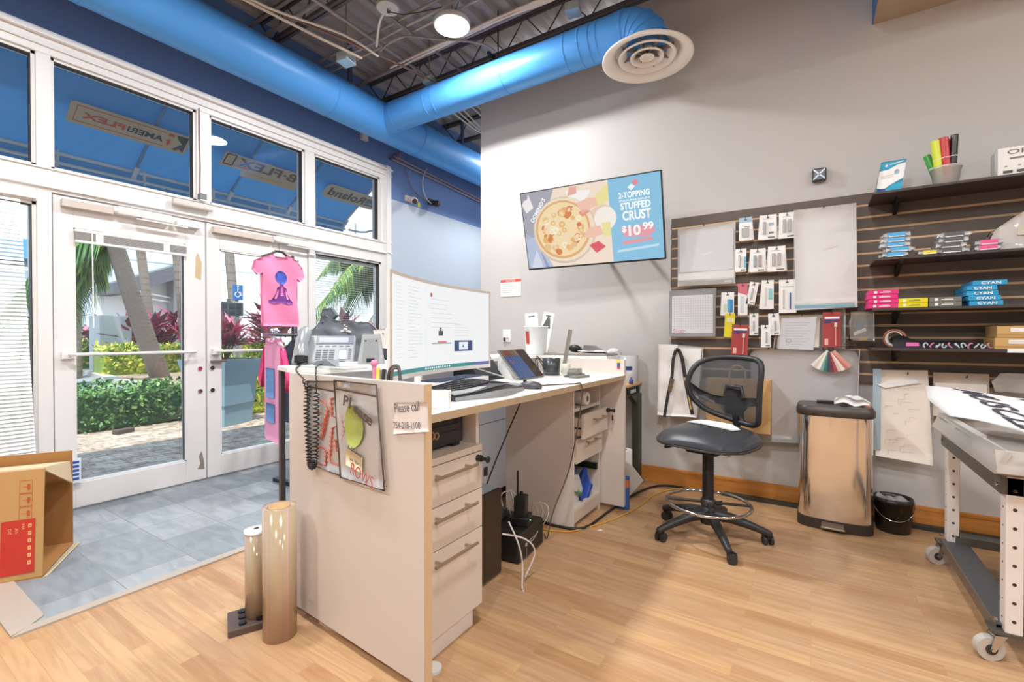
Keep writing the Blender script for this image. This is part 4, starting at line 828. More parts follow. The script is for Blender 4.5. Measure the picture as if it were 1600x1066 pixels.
for k, (x, y, a) in enumerate(((-1.30, 2.36, 12), (-1.34, 2.18, -30))):
    b = MB(); b.box(-.06, .06, -.09, .09, 0, .0012, PAPER); solo('paper_slip', b, ['white paper slip lying in front of the tablet', 'second white slip half under the tablet'][k], 'paper', (x, y, .9005+.001*k), radians(a))
# pen cup
t = thing('pen_cup', 'black mesh pen cup full of scissors beside the tablet', 'cup', (-1.44, 2.70, .90))
b = MB(); b.lathe([(.05, 0), (.056, .003), (.060, .112), (.058, .112), (.053, .006), (0, .006)], M('#4a4c4e', .3, .4), 28); b.build('cup', t)
for k, (x, y, r) in enumerate(((-.02, -.02, 1), (.02, .01, 1))):
    b = MB()
    for sg in (-1, 1): b.tube([(x-.02*0+.022*cos(a), y+sg*.022+.02*sin(a), .135+.02*sin(a)) for a in [q*pi/6 for q in range(12)]], .004, BLACK, 6, True)
    b.cyl((x, y, .01), (x, y, .125), .004, CHROME, n=8); b.T = Matrix.Translation((-1.44, 2.70, .905)); solo('scissors', b, ['black handled scissors leaning left in the pen cup', 'black handled scissors upright in the pen cup'][k], 'scissors')
b = MB(); b.tube(smooth_pts([(0, 0, .02), (-.0, -.09, .11), (.0, -.13, .10), (.01, -.12, .02), (.01, -.12, .0)], 5), .003, BLACK, 6); b.tube(smooth_pts([(0, 0, .06), (-.02, -.07, .125), (-.0, -.11, .11), (.01, -.1, .0)], 5), .003, BLACK, 6); solo('cable', b, 'black wires looping over the left side of the pen cup', 'cable', (-1.46, 2.66, .90))
b = MB(); b.box(-.014, .014, -.0008, .0008, 0, .30, M('#a9a49b', .35, .6))
for k in range(28): b.box(-.014, -.006-(k % 5 == 0)*-.004, -.0012, .0012, .01+.01*k, .0112+.01*k, BLACK)
o = solo('ruler', b, 'grey metal ruler leaning up out of the holder by the pen cup', 'ruler', (-1.42, 2.83, .905)); o.rotation_euler = (0, radians(10), radians(35))
b = MB(); b.lathe([(.03, 0), (.034, .07), (.032, .07), (.028, .003), (0, .003)], M('#d6d2c4', .5), 20); solo('small_cup', b, 'small cream cup holding the ruler', 'cup', (-1.40, 2.84, .90))
b = MB(); b.box(-.05, .05, -.1, .1, 0, .012, M('#55534f', .5), .004); b.prism([(-.1, .012), (.1, .012), (.09, .045), (-.05, .05), (-.1, .03)], -.03, .03, M('#6d6a64', .4), 'yz'); solo('stapler', b, 'grey black stapler lying between pen cup and end panel', 'stapler', (-1.27, 2.70, .90), radians(15))
b = MB(); b.box(-.03, .03, -.07, .07, 0, .014, M('#7b7872', .5), .004); solo('card_reader', b, 'flat dark card reader in front of the stapler', 'card reader', (-1.20, 2.62, .90), radians(-10))
t = thing('sticky_tabs', 'yellow, blue and red tabs stuck on the far end panel', 'label', (-1.075, 2.954, .95))
b = MB(); b.box(-.012, .012, -.001, 0, .03, .048, M('#e8d24a', .6)); b.box(-.008, .012, -.0012, 0, .004, .03, M('#3a4f8a', .6)); b.box(-.008, .012, -.001, 0, -.012, .004, RED); b.build('tabs', t)
# on the far ledge
b = MB(); b.box(-.30, .22, -.12, .12, 0, .012, M('#8d857d', .6), .002); b.box(-.28, .20, -.11, .11, .012, .018, M('#b9b2aa', .6)); solo('cutting_mat', b, 'grey cutting mats stacked on the far end of the counter', 'mat', (-1.40, 3.12, 1.018), radians(2))
b = MB(); b.ball((0, 0, .03), .04, BLACK, 14, (1.2, .8, .7)); b.cyl((0, 0, .01), (.05, .02, .03), .02, M('#3a3836', .4)); solo('tape_dispenser', b, 'black tape dispenser on the mats at the far end', 'dispenser', (-1.47, 3.12, 1.036))
b = MB(); b.prism([(-.08, 0), (.09, 0), (.0, .05), (-.07, .055)], -.04, .04, M('#6f6d6c', .4), 'xz'); solo('heat_tool', b, 'grey wedge shaped tool right of the tape dispenser', 'tool', (-1.33, 3.16, 1.036), radians(10))
b = MB(); b.patch([(-.1, -.05), (.12, -.06), (.1, .06), (-.08, .05)], lambda u, v, q: (u, v, .012+.01*sin(40*u)*cos(30*v)+q*.002), M('#e8e3dc', .6), res=.025); solo('crumpled_paper', b, 'crumpled pale paper on the mats near the end panel corner', 'paper', (-1.30, 3.07, 1.036))
# white bucket with papers
t = thing('bucket', 'tall translucent white bucket with a red label behind the pen cup', 'bucket', (-1.73, 3.02, 1.018))
BK = M('#e6e9e8', .35, trans=.15); b = MB(); b.lathe([(.075, 0), (.08, .004), (.098, .20), (.104, .20), (.104, .212), (.096, .212), (.094, .2), (.076, .008), (0, .008)], BK, 36); b.build('body', t)
b = MB(); b.box(-.02, .0, -.1005, -.097, .09, .17, RED); b.T = Matrix.Rotation(radians(15), 4, 'Z'); 
for k in range(4): b.box(-.05, -.03, -.094, -.092, .10+.018*k, .112+.018*k, WHITE)
b = MB(); b.patch([(-.018, .08), (.018, .08), (.018, .17), (-.018, .17)], lambda u, v, q: ((.089+.09*(v-.08)+.0015*(1-q))*sin(u/.095-.35), -(.089+.09*(v-.08)+.0015*(1-q))*cos(u/.095-.35), v), RED, res=.01); b.build('label', t)
for k, (dx, w, h, a) in enumerate(((-.03, .11, .13, 4), (.045, .09, .135, -12))):
    b = MB(); b.box(-w/2, w/2, -.001, .001, 0, h+.17, PAPER); b.box(-w*.25, w*.25, -.0015, -.001, h+.14, h+.15, M('#6a6a6a', .7))
    if k: b.prism([(-w*.4, .19), (w*.35, .19), (w*.2, .26), (.0, .29), (-w*.2, .24)], -.0016, -.001, M('#5b6058', .7), 'xz')
    o = solo('leaflet', b, ['white leaflet standing in the white bucket', 'white leaflet with dark picture tilted in the white bucket'][k], 'leaflet', (-1.73+dx, 3.02-.01*k, 1.03)); o.rotation_euler = (0, radians(-a), 0)
# phone
PH = M('#a3a7a9', .4); t = thing('desk_phone', 'silver grey desk phone with handset on the raised counter ledge', 'phone', (-1.945, 1.355, 1.018), radians(44)); t.scale = (.9, .9, .95)
b = MB(); TP = Matrix.Rotation(radians(52), 4, 'X'); b.T = Matrix.Translation((0, 0, .012)) @ TP
b.box(-.155, .155, 0, .175, -.03, 0, PH, .012, 3); b.build('body', t)
b = MB(); b.T = Matrix.Translation((0, 0, .012)) @ TP; b.box(-.045, .145, .115, .165, 0, .004, M('#6d7684', .3)); b.box(-.03, .12, .122, .155, .004, .005, M('#b5bdd2', .15)); b.build('display', t)
b = MB(); b.T = Matrix.Translation((0, 0, .012)) @ TP
for r in range(5):
    for c in range(3): b.box(-.038+.033*c, -.012+.033*c, .018+.0135*r, .026+.0135*r, 0, .004, M('#83898e', .4), .001, 1)
for r in range(6): b.box(.125, .14, .02+.012*r, .026+.012*r, 0, .003, M('#83898e', .4))
b.box(.08, .115, .02, .075, 0, .002, WHITE); b.box(.077, .118, .017, .02, 0, .003, M('#8a8f92', .5)); b.box(.077, .118, .075, .078, 0, .003, M('#8a8f92', .5))
for c in range(5): b.box(-.03+.035*c, -.01+.035*c, .098, .104, 0, .003, M('#83898e', .4))
b.build('keypad', t)
b = MB(); b.T = Matrix.Translation((0, 0, .012)) @ TP; b.tube([(-.10, .0, .02), (-.10, .03, .04), (-.10, .09, .045), (-.10, .15, .04), (-.10, .18, .02)], .03, M('#a3a6a8', .25, .3), 16, rr=[.030, .037, .028, .035, .030]); b.build('handset', t)
b = MB(); b.T = Matrix.Translation((0, 0, .012)) @ TP; b.tube([(-.10, -.012, .015), (-.10, .018, .032)], .034, BLACK, 16); b.build('mouthpiece', t)
for x in (-.1, .09): b = MB(); b.box(x-.025, x+.025, -.0, .06, .0, .018, BLACK, .003); b.build('foot', t)
# coiled cord hanging over the panel
pts = []; path = smooth_pts([(-1.96, 1.29, 1.03), (-1.88, 1.20, 1.025), (-1.78, 1.12, 1.012), (-1.668, 1.095, .96), (-1.668, 1.092, .86), (-1.655, 1.090, .74), (-1.640, 1.088, .655), (-1.615, 1.088, .66), (-1.605, 1.088, .76), (-1.600, 1.088, .88), (-1.605, 1.092, .985), (-1.70, 1.16, 1.03), (-1.82, 1.30, 1.03)], 40)
for i, p in enumerate(path):
    a = i*1.15; k = 1 if 110 < i < 380 else .15; d = (path[min(i+1, len(path)-1)]-path[max(i-1, 0)]).normalized(); e = d.orthogonal().normalized(); f = d.cross(e)
    pts.append(p+(e*cos(a)+f*sin(a))*.011*k)
b = MB(); b.tube(pts, .0028, M('#2e2a2c', .45), 5); solo('phone_cord', b, 'black coiled phone cord hanging down the front of the counter', 'cord')
t = thing('speaker', 'small grey computer speaker with two dark holes right of the phone', 'speaker', (-1.815, 1.54, 1.018), radians(40))
b = MB(); SPK = M('#a3a6a6', .45); vs = [(-.062, -.045, 0), (.062, -.045, 0), (.055, .05, 0), (-.055, .05, 0), (-.040, -.02, .145), (.040, -.02, .145), (.036, .035, .145), (-.036, .035, .145)]
b.add(vs, [(3, 2, 1, 0), (4, 5, 6, 7), (0, 1, 5, 4), (1, 2, 6, 5), (2, 3, 7, 6), (3, 0, 4, 7)], SPK); b.build('cabinet', t)
b = MB(); b.prism([(-.04, .012), (.04, .012), (.031, .125), (-.031, .125)], -.003, .0, M('#8f9293', .5), 'xz'); 
for q in range(len(b.v)): b.v[q].y += -.0445+.0255*(b.v[q].z/.145)
for x in (-.025, .025): b.ball((x, -.022-.002, .112), .006, BLACK, 8)
b.box(-.018, .02, -.048, -.043, .012, .028, BLACK); b.build('back_plate', t)
b = MB(); b.box(-.16, .17, -.05, .05, 0, .01, M('#c9ccca', .4), .003); b.prism([(-.1, .01), (.08, .01), (.0, .035), (-.07, .03)], -.03, .02, M('#7d8083', .4), 'xz'); b.box(.09, .13, -.03, .02, .01, .03, WHITE, .003)
solo('label_printer', b, 'low grey device lying on the ledge in front of the phone', 'device', (-1.71, 1.24, 1.018), radians(-3))
b = MB(); b.cyl((0, 0, 0), (.0, .0, .055), .007, M('#e8dc6a', .5)); b.cyl((.012, .01, 0), (.02, .01, .05), .006, M('#3a3430', .5)); b.cyl((-.015, 0, 0), (-.02, 0, .06), .008, M('#e48ab0', .5)); b.ball((-.02, 0, .07), .014, M('#e48ab0', .6), 10); solo('pens', b, 'pink, yellow and dark pens bunched on the ledge left of the monitor', 'pens', (-1.30, 1.13, .985))
b = MB(); b.tube(smooth_pts([(.0, 0, 0), (.01, .0, .05), (.04, .01, .06), (.06, .0, .01)], 5), .006, M('#4a4644', .4), 6); b.tube(smooth_pts([(.015, 0, 0), (.022, .0, .05), (.04, .01, .055)], 5), .006, M('#6a5e52', .4), 6); solo('eyeglasses', b, 'dark framed glasses beside the pens left of the monitor', 'glasses', (-1.27, 1.15, .985))
# totes hung on the near panel
def PN(u, z, d=0):   # point on the face of the near end panel, u along it from its left edge
    a = Vector((-1.842, 1.127)); c = Vector((-1.025, 1.074)); e = (c-a).normalized(); n = Vector((e.y, -e.x)); p = a+e*u+n*d; return Vector((p.x, p.y, z))
def onPN(px, py, d=0):
    a = Vector((-1.842, 1.127, 0)); c = Vector((-1.025, 1.074, 0)); e = (c-a).normalized(); n = Vector((e.y, -e.x, 0)); r = ray(px, py)
    k = (n.dot(a)+d-n.dot(CP))/n.dot(r); q = CP+r*k; return ((q-a).dot(e), q.z)
def tote(label, corners, d, extra, top=None):
    b = MB(); P4 = [onPN(*c) for c in corners]
    fn = lambda u, v, q: tuple(PN(u, v, d+.004*sin(u*40)*sin(v*17)+.0025*(1-q)))
    b.patch(P4, fn, clear('#f7f3ee', .02, .5, .35, '#f4efe9'), res=.05); t = b.build('x'); bpy.data.objects.remove(t)
    r = thing('tote_bag', label, 'tote bag', tuple(PN(P4[0][0], .9)-Vector((0, 0, 0))))
    off = -Vector(r.location)
    def put(bb, nm): o = bb.build(nm, r); o.location = off; return o
    put(b, 'clear_panel'); b = MB(); L_ = [PN(u, z, d+.004) for u, z in P4]; b.tube(L_+[L_[0]], .0035, M('#4a3a30', .6), 6)
    if top: q0, q1 = onPN(*top[0]), onPN(*top[1]); b.tube([PN(q0[0], q0[1], d+.005), PN(q1[0], q1[1], d+.005)], .003, M('#4a3a30', .6), 6)
    put(b, 'piping'); b = MB(); extra(b); put(b, 'print')
def chain(b, pts, mat, d=.012, w=.0022):
    L_ = [PN(*onPN(*p), d) for p in pts]; b.tube(L_, w, mat, 5)
    for i in range(len(L_)-1):
        n = max(1, int((L_[i+1]-L_[i]).length/.016))
        if abs(L_[i+1].z-L_[i].z) > .04:
            for k in range(n):
                p = L_[i].lerp(L_[i+1], (k+.5)/n); 
                b.tube([p+Vector((-.010, 0, .008)), p, p+Vector((.010, 0, .008))], w, mat, 4)
SAL = M('#c8563f', .6)
def ex1(b):
    for pts in ([(500, 624), (511, 627), (517, 640), (512, 668), (508, 685), (500, 682)], [(517, 640), (511, 660), (508, 684)], [(530, 620), (522, 622), (523, 650), (533, 653)], [(534, 664), (524, 668), (520, 715), (521, 722), (540, 729)], [(499, 700), (508, 698), (514, 704), (514, 727), (498, 722)], [(529, 686), (530, 704), (540, 706)], [(536, 640), (543, 672), (538, 690)], [(500, 662), (506, 664)], [(499, 644), (505, 645)]): chain(b, pts, SAL)
tote('clear tote bag with red arrow stitch pattern hanging left on the counter panel', [(484, 596), (530, 596), (546, 747), (485, 723)], .006, ex1, ((487, 604), (530, 612)))
def ex2(b):
    TX = M('#5a4c44', .6)
    def tx(s_, px, py, w, h, rot, mat):
        u, z = onPN(px, py); o = PN(u, z, .0235); r_ = (PN(u+.1, z)-PN(u, z)).normalized(); b.text(s_, mat, frame(o, (r_*cos(rot)+Vector((0, 0, 1))*sin(rot)), (Vector((0, 0, 1))*cos(rot)-r_*sin(rot))), w=w, h=h)
    for ch_, px, py, ro in (('P', 545, 632, -.3), ('l', 554, 636, -.35), ('e', 560, 642, -.5), ('a', 567, 648, -.6), ('s', 575, 654, -.7), ('e', 581, 659, -.7)): tx('*'+ch_, px, py, .010 if ch_ == 'l' else .030, .040 if ch_ in 'Pl' else .028, ro*.6, TX)
    tx('& fabulous', 552, 699, .085, .016, -.25, TX); tx('we don\u2019t', 555, 717, .07, .014, -.2, TX); tx('ROWS', 556, 737, .13, .042, -.25, SAL)
    u, z = onPN(556, 665); gp = [(u+.075*cos(a)*(1 if cos(a) > 0 else .45), z+.078*sin(a)) for a in [k*pi/8 for k in range(16)]]
    b.patch(gp, lambda u_, v_, q: tuple(PN(u_, v_, .0225-.001*q)), M('#a9b35a', .6), res=.05)
    u, z = onPN(550, 712); b.patch([(u-.005, z-.03), (u+.09, z-.045), (u+.09, z+.01), (u-.005, z+.03)], lambda u_, v_, q: tuple(PN(u_, v_, .0220-.001*q)), M('#efe0bb', .6), res=.1)
tote('clear tote bag with the word Please hanging right on the counter panel', [(528, 594), (594, 601), (607, 765), (538, 744)], .012, ex2, ((532, 607), (596, 619)))
for k, q in enumerate(((549, 603),)):
    u, z = onPN(*q); b = MB(); b.box(-.018, .018, -.004, .003, -.006, .006, clear('#e9edf0', .1, .5, .1, '#dfe3e6')); solo('wall_hook', b, 'small clear adhesive hook holding the right tote bag', 'hook', tuple(PN(u, z, .016)), radians(-3.7))
# taped note
t_ = [onPN(617, 629), onPN(660, 624), onPN(665, 671), onPN(616, 678)]
b = MB(); ul = t_[0][0]; b.patch([(ul, t_[0][1]), (ul+.165, t_[1][1]-.006), (ul+.172, t_[2][1]-.003), (ul-.002, t_[3][1])], lambda u, v, q: tuple(PN(u, v, .004+.25*max(0, u-ul-.13)**1.3+.012*max(0, (t_[0][1]-.09-v)*6)*(u-ul)*3+.0008*(1-q))), M('#f0e6df', .7), res=.02)
HW = M('#5a5560', .7)
def hw(s_, px, py, w, h, rot=.12):
    u, z = onPN(px, py); r_ = (PN(.1, 0)-PN(0, 0)).normalized(); b.text(s_, HW, frame(PN(u, z, .0075), r_*cos(rot)+Vector((0, 0, sin(rot))), Vector((0, 0, cos(rot)))-r_*sin(rot)), w=w, h=h)
hw('Please call', 620, 645, .12, .03, .16); hw('754-218-1100', 618, 669, .13, .022, .10)
solo('paper_note', b, 'handwritten white note reading Please call taped near the panel edge', 'note')
# rolls of film standing on the floor
for k, (lx, ly, r, h, lab) in enumerate(((-1.70, 1.045, .060, .50, 'tall iridescent roll of clear film standing against the counter panel'), (-1.865, 1.045, .042, .34, 'short iridescent roll with white end cap behind the tall roll'))):
    t = thing('film_roll', lab, 'film roll', (lx-.02, ly-.035, 0 if k == 0 else .03), 0)
    b = MB(); b.lathe([(r*.62, 0), (r, 0), (r, h), (r*.62, h-.002), (r*.62, 0)], IR if 'IR' in globals() else globals().setdefault('IR', irid()), 40); b.build('film', t)
    b = MB(); b.lathe([(r*.62, 0), (r*.62, h+.002), (r*.55, h+.002), (r*.55, 0), (r*.62, 0)], M('#c9a67a', .8) if k == 0 else WHITE, 32)
    if k: b.lathe([(r+.003, h-.006), (r+.003, h+.004), (r*.25, h+.006)], WHITE, 32, caps=False)
    b.build('core', t)
    b = MB(); b.patch([(-.05, 0), (.05, 0), (.05, h), (-.02, h)], lambda u, v, q: (-(r+.002+.0008*q)*cos(u*9)+.0*v, -(r+.002)*sin(u*9), v), clear('#ffffff', .08, .1, .05), res=.03); b.build('loose_end', t)
b = MB(); b.box(-.075, .075, -.09, .09, 0, .028, M('#5a4a44', .5), .004)
for i in range(3):
    for j in range(2): b.cyl((-.045+.045*i, -.04+.06*j, .028), (-.045+.045*i, -.04+.06*j, .036), .014, BLACK)
solo('roll_stand', b, 'small dark brown base holding the short film roll', 'stand', (-1.89, 1.0, 0), radians(-25))
# ================================================================ UNDER AND BEHIND THE COUNTER
t = thing('computer_tower', 'black computer tower half hidden behind the near drawer cabinet', 'computer', (-1.36, 1.76, 0))
b = MB(); b.box(-.24, .10, -.10, .10, 0.01, .42, M('#3b3028', .35), .01); b.build('case', t)
b = MB(); b.box(-.22, .08, -.09, .09, .42, .425, M('#9fb0bb', .2)); b.build('top_panel', t)
t = thing('backup_battery', 'black power backup box lying on the floor under the counter', 'power unit', (-1.34, 2.09, 0), radians(4))
UB = M('#25231f', .5); b = MB(); b.box(-.16, .10, -.13, .16, .005, .15, UB, .012, 3); b.build('case', t)
b = MB(); b.box(.097, .103, -.02, .07, .085, .088, M('#9a9690', .4)); b.tube(smooth_pts([(.103, -.03, .085), (.104, .02, .075), (.104, .08, .10)], 4), .002, M('#b9b5ae', .4), 5); b.box(.1, .104, -.06, -.045, .07, .085, M('#b9b5ae', .5)); b.cyl((.102, -.05, .01), (.102, -.05, .06), .0015, M('#9a9690', .4), n=5); b.build('logo', t)
t = thing('walkie_talkie', 'black two way radio upright in its charger on the backup box', 'radio', (-1.31, 2.11, .15), radians(20))
b = MB(); b.box(-.03, .035, -.04, .04, .035, .15, M('#1f2320', .45), .008, 3); b.build('body', t)
b = MB(); b.cyl((-.01, -.025, .15), (-.01, -.025, .29), .006, BLACK, r1=.0045, n=10); b.build('antenna', t)
b = MB(); b.cyl((0, .015, .15), (0, .015, .168), .009, BLACK, n=12); b.cyl((0, .032, .15), (0, .032, .162), .007, BLACK, n=12); b.build('knob', t)
b = MB(); b.box(-.05, .055, -.055, .055, 0, .05, BLACK, .01, 3); b.build('charger', t)
b = MB(); b.ball((.056, -.02, .03), .003, M('#66e066', .5, emit=3), 8); b.build('light', t)
b = MB()
R7 = random.Random(9)
for k in range(7):
    p0_ = Vector((-1.52+.025*k, 2.10+.02*k, .15)); b.tube(smooth_pts([p0_, p0_+Vector((-.04, .02, .09)), p0_+Vector((-.05+R7.uniform(-.03, .03), .06, .11)), p0_+Vector((-.05, .10, .04)), p0_+Vector((-.04+R7.uniform(-.04, .02), .14, -.12))], 6), .003, WC, 6)
for k in range(5): b.tube([( -1.42+.035*k+.05*cos(a), 2.27+.02*sin(a*2), .12+.06*sin(a)+.01*k) for a in [q*pi/8 for q in range(17)]], .0025, M('#cbb8a6', .5), 5)
solo('power_cables', b, 'tangle of white cables behind the backup box', 'cables')
b = MB()
for k in range(4): b.box(-.03+.0*k, .03, -.02+.05*k, .02+.05*k, 0, .045, M('#5c6068', .5), .008)
solo('power_adapter', b, 'row of dark plugs and adapters on the backup box', 'adapter', (-1.43, 2.0, .15), radians(10))
tubes('cable', 'white charging cable hanging down beside the black computer tower', 'cable', [[(-1.17, 1.78, .30), (-1.13, 1.80, .2), (-1.12, 1.82, .1), (-1.11, 1.80, .01), (-1.09, 1.78, .004)], [(-1.2, 1.77, .24), (-1.12, 1.84, .21), (-1.1, 1.9, .13), (-1.13, 1.86, .02)]], .004, WC)
tubes('cable', 'black cable slanting across the white back panel under the counter', 'cable', [[(-1.55, 2.5, .74), (-1.45, 2.1, .5), (-1.30, 1.72, .36)]], .004, BLACK)
YC = M('#d9a23a', .5)
F_ = lambda px, py, z=.006: tuple(onZ(px, py, z))
tubes('cable', 'yellow orange network cable snaking over the wooden floor past the stool', 'cable', [[F_(842, 826), F_(870, 830), F_(895, 830), F_(925, 822), F_(965, 809), F_(1000, 791), F_(1020, 775), F_(1050, 765), F_(1095, 763), (-.60, 3.68, .01), (-.52, 3.68, .01)]], .0042, YC)
tubes('cable', 'thick black cable curving from the counter towards the wall', 'cable', [[F_(838, 812, .01), F_(870, 822, .01), F_(912, 825, .01), F_(950, 800, .01), F_(985, 776, .01), F_(1015, 762, .01), F_(1045, 759, .01), (-.72, 3.64, .01), (-.5, 3.67, .01)]], .008, M('#2a2421', .5))
b = MB(); b.prism([(-.55, 3.64), (-.53, 3.69), (5, 3.69), (5, 3.64)], 0, .022, M('#3b3c38', .5)); solo('cable_cover', b, 'long dark cable cover strip on the floor along the baseboard', 'cable cover')
b = MB(); b.prism([(0, 0), (.02, .003), (.03, .02), (.01, .025)], 0, .001, PAPER); solo('paper_scrap', b, 'tiny white paper scrap on the floor right of the far cabinet', 'paper scrap', F_(933, 829, 0))
# wooden bench and things behind the end panel
t = thing('workbench', 'wood topped workbench with dark steel legs behind the far end of the counter', 'bench', (-1.15, 3.45, 0))
WT = wood('bench_top', '#c58d52', '#e0b27a', (4, 40, 40)); DG = M('#3f4238', .45)
b = MB(); b.box(-.5, 0, -.08, .26, .77, .79, WT, .003); b.build('top', t)
b = MB(); b.box(-.5, -.015, -.08, .24, .70, .765, DG); 
for k in range(8): b.box(-.016, -.008, -.06+.035*k, -.042+.035*k, .71, .755, BLACK)
b.box(-.015, -.005, .0, .12, .72, .745, M('#b6bcc2', .3)); b.build('rail', t)
b = MB(); b.box(-.05, -.0, .16, .25, 0, .70, DG, .004); b.prism([(.16, .70), (.02, .70), (.16, .62)], -.045, -.005, DG, 'yz'); b.build('leg', t)
b = MB(); b.box(-.5, -.45, .16, .25, 0, .70, DG, .004); b.build('leg', t)
b = MB(); b.box(-.5, -.2, .2, .22, .1, .7, M('#a7a4a8', .5)); b.build('back_sheet', t)
CJ = clear('#f8f8f6', .04, .55, .15, '#eeecea')
for k, (x, y, r, h) in enumerate(((-1.35, 3.60, .06, .235), (-1.225, 3.60, .07, .215))):
    b = MB(); b.lathe([(r, 0), (r*1.08, h), (r*1.02, h), (r*.96, .004), (0, .004)], CJ, 28)
    if k: b.patch([(-.03, .10), (.03, .10), (.03, .13), (-.03, .13)], lambda u, v, q: ((.0745)*sin(u/.0745+.3), -.0745*cos(u/.0745+.3), v), M('#3d5aa8', .5), res=.01)
    else: b.ball((0, 0, h+.01), .045, PAPER, 12, (1, 1, .6))
    solo('jar', b, ['clear tub stuffed with white tissue behind the end panel', 'clear plastic tub with a blue label on the bench corner'][k], 'tub', (x, y, .7905))
b = MB(); b.lathe([(.014, 0), (.016, .003), (.016, .03), (.008, .04), (.008, .055), (0, .055)], M('#4a4a8c', .4), 16); solo('small_bottle', b, 'tiny purple blue bottle at the front corner of the bench', 'bottle', (-1.16, 3.47, .79))
t = thing('paper_towel_roll', 'white paper towel roll standing behind the end panel by the wall', 'paper roll', (-1.19, 3.40, 0))
b = MB(); b.lathe([(.02, .30), (.058, .30), (.06, .296), (.06, .0), (.02, .0), (.02, .30)], PAPER, 28); b.build('paper', t); b = MB(); b.lathe([(.02, .0), (.02, .302), (.017, .302), (.017, 0), (.02, .0)], M('#7d6f62', .8), 16); b.build('core', t)
FB = [onY(px, py, 3.20) for px, py in ((974, 720), (986, 727), (1005, 752), (979, 789), (972, 788))]
b = MB(); b.prism([(p_.x-FB[4].x, max(0, p_.z)) for p_ in FB][::-1], 0, .012, M('#d8d0c6', .6), 'xz'); solo('foam_board', b, 'tilted white foam board leaning behind the end panel', 'board', (FB[4].x, 3.20, 0))
b = MB(); b.box(-.09, .0, 0, .035, .0, .22, M('#2f5fa8', .5), .004); b.box(-.06, .001, -.001, .03, .15, .20, M('#c9744a', .6)); solo('box', b, 'slim blue and orange carton standing against the end panel', 'carton', (-1.02, 2.99, 0))
b = MB(); b.ball((0, 0, .022), .03, M('#2a56a8', .4), 10, (1.2, .8, .75)); solo('plastic_bag', b, 'small blue bag bundle at the foot of the bench leg', 'bag', (-1.14, 3.62, 0))

# ================================================================ DRAFTING STOOL
CB = M('#2c2d2f', .42); CH = thing('drafting_stool', 'black wheeled drafting stool with mesh back and chrome foot ring', 'stool', (-.50, 2.85, 0))
def rotz(a): return Matrix.Rotation(a, 4, 'Z')
for k in range(5):
    a = radians(-62+72*k); b = MB(); b.T = rotz(a)
    prof = [(.03, .135), (.12, .125), (.22, .098), (.275, .08), (.31, .068)]
    b.tube([(x, 0, z) for x, z in prof], .02, CB, 10, rr=[.032, .028, .022, .020, .018]); b.ball((.31, 0, .066), .019, CB, 10); b.build('base_leg', CH)
    c = MB(); c.T = rotz(a) @ Matrix.Translation((.31, 0, 0)) @ rotz(radians(70+35*k)); c.cyl((0, 0, .045), (0, 0, .075), .008, BLACK, n=10)
    for s_ in (-1, 1): c.cyl((.018, s_*.009, .026), (.018, s_*.025, .026), .026, CB, n=20)
    c.box(-.008, .04, -.012, .012, .035, .052, BLACK, .004); c.build('caster', CH)
b = MB(); b.lathe([(.04, .08), (.045, .10), (.042, .17), (.030, .18)], CB, 24); b.build('hub', CH)
b = MB(); pr = []; z = .17
while z < .52: pr += [(.029, z), (.033, z+.004), (.029, z+.008)]; z += .011
b.lathe(pr, M('#1f2022', .4), 24); b.build('column', CH)
b = MB(); b.tube([(.225*cos(a), .225*sin(a), .195) for a in [k*pi/24 for k in range(48)]], .0095, CHROME, 10, True); b.build('foot_ring', CH)
b = MB()
for k in range(4): a = radians(-75+90*k); b.tube([(.035*cos(a), .035*sin(a), .20), (.22*cos(a), .22*sin(a), .20)], .008, CB, 8)
b.lathe([(.036, .18), (.04, .185), (.04, .215), (.036, .22)], M('#5c5c5e', .3, .7), 20); b.cyl((.04, .0, .2), (.075, .01, .205), .012, BLACK, n=10); b.build('ring_bracket', CH)
SA = radians(14)   # seat heading: back is at local +Y
def seatz(x, y): return .615+.018*(1-(abs(x)/.26)**2)-.02*max(0, (-y-.10)/.14)**2*1.0+.006*y/.2
outl = [(.255*sgn(cos(a))*abs(cos(a))**.6, .235*sgn(sin(a))*abs(sin(a))**.62) for a in [k*pi/24 for k in range(48)]] if False else None
def sg(x): return 1 if x >= 0 else -1
outl = [(.262*sg(cos(a))*abs(cos(a))**.62, .24*sg(sin(a))*abs(sin(a))**.62) for a in [k*pi/24 for k in range(48)]]
def edge(u, v): return min(1, ((abs(u)/.262)**3.2+(abs(v)/.24)**3.2)**(1/3.2))
LE = M('#3a3c3f', .32, bump=.1, scale=300, var=.05); b = MB(); b.T = rotz(-SA)
b.patch(outl, lambda u, v, q: (u, v, (seatz(u, v)-.05*edge(u, v)**6 if q == 0 else .548)), LE, res=.025); b.build('seat', CH)
b = MB(); b.T = rotz(-SA); b.patch(outl, lambda u, v, q: (u*.985, v*.985, (.548 if q == 0 else .522-.0*u+.018*edge(u, v)**3)), M('#3b3836', .45), res=.03); b.build('seat_shell', CH)
b = MB(); b.T = rotz(-SA); b.box(-.09, .09, -.1, .14, .49, .525, BLACK, .01); b.tube(smooth_pts([(-.14, -.1, .52), (-.2, -.12, .50), (-.23, -.04, .498), (-.16, .02, .515)], 4), .006, BLACK, 6); b.box(.06, .13, -.02, .02, .488, .505, BLACK, .004); b.build('mechanism', CH)
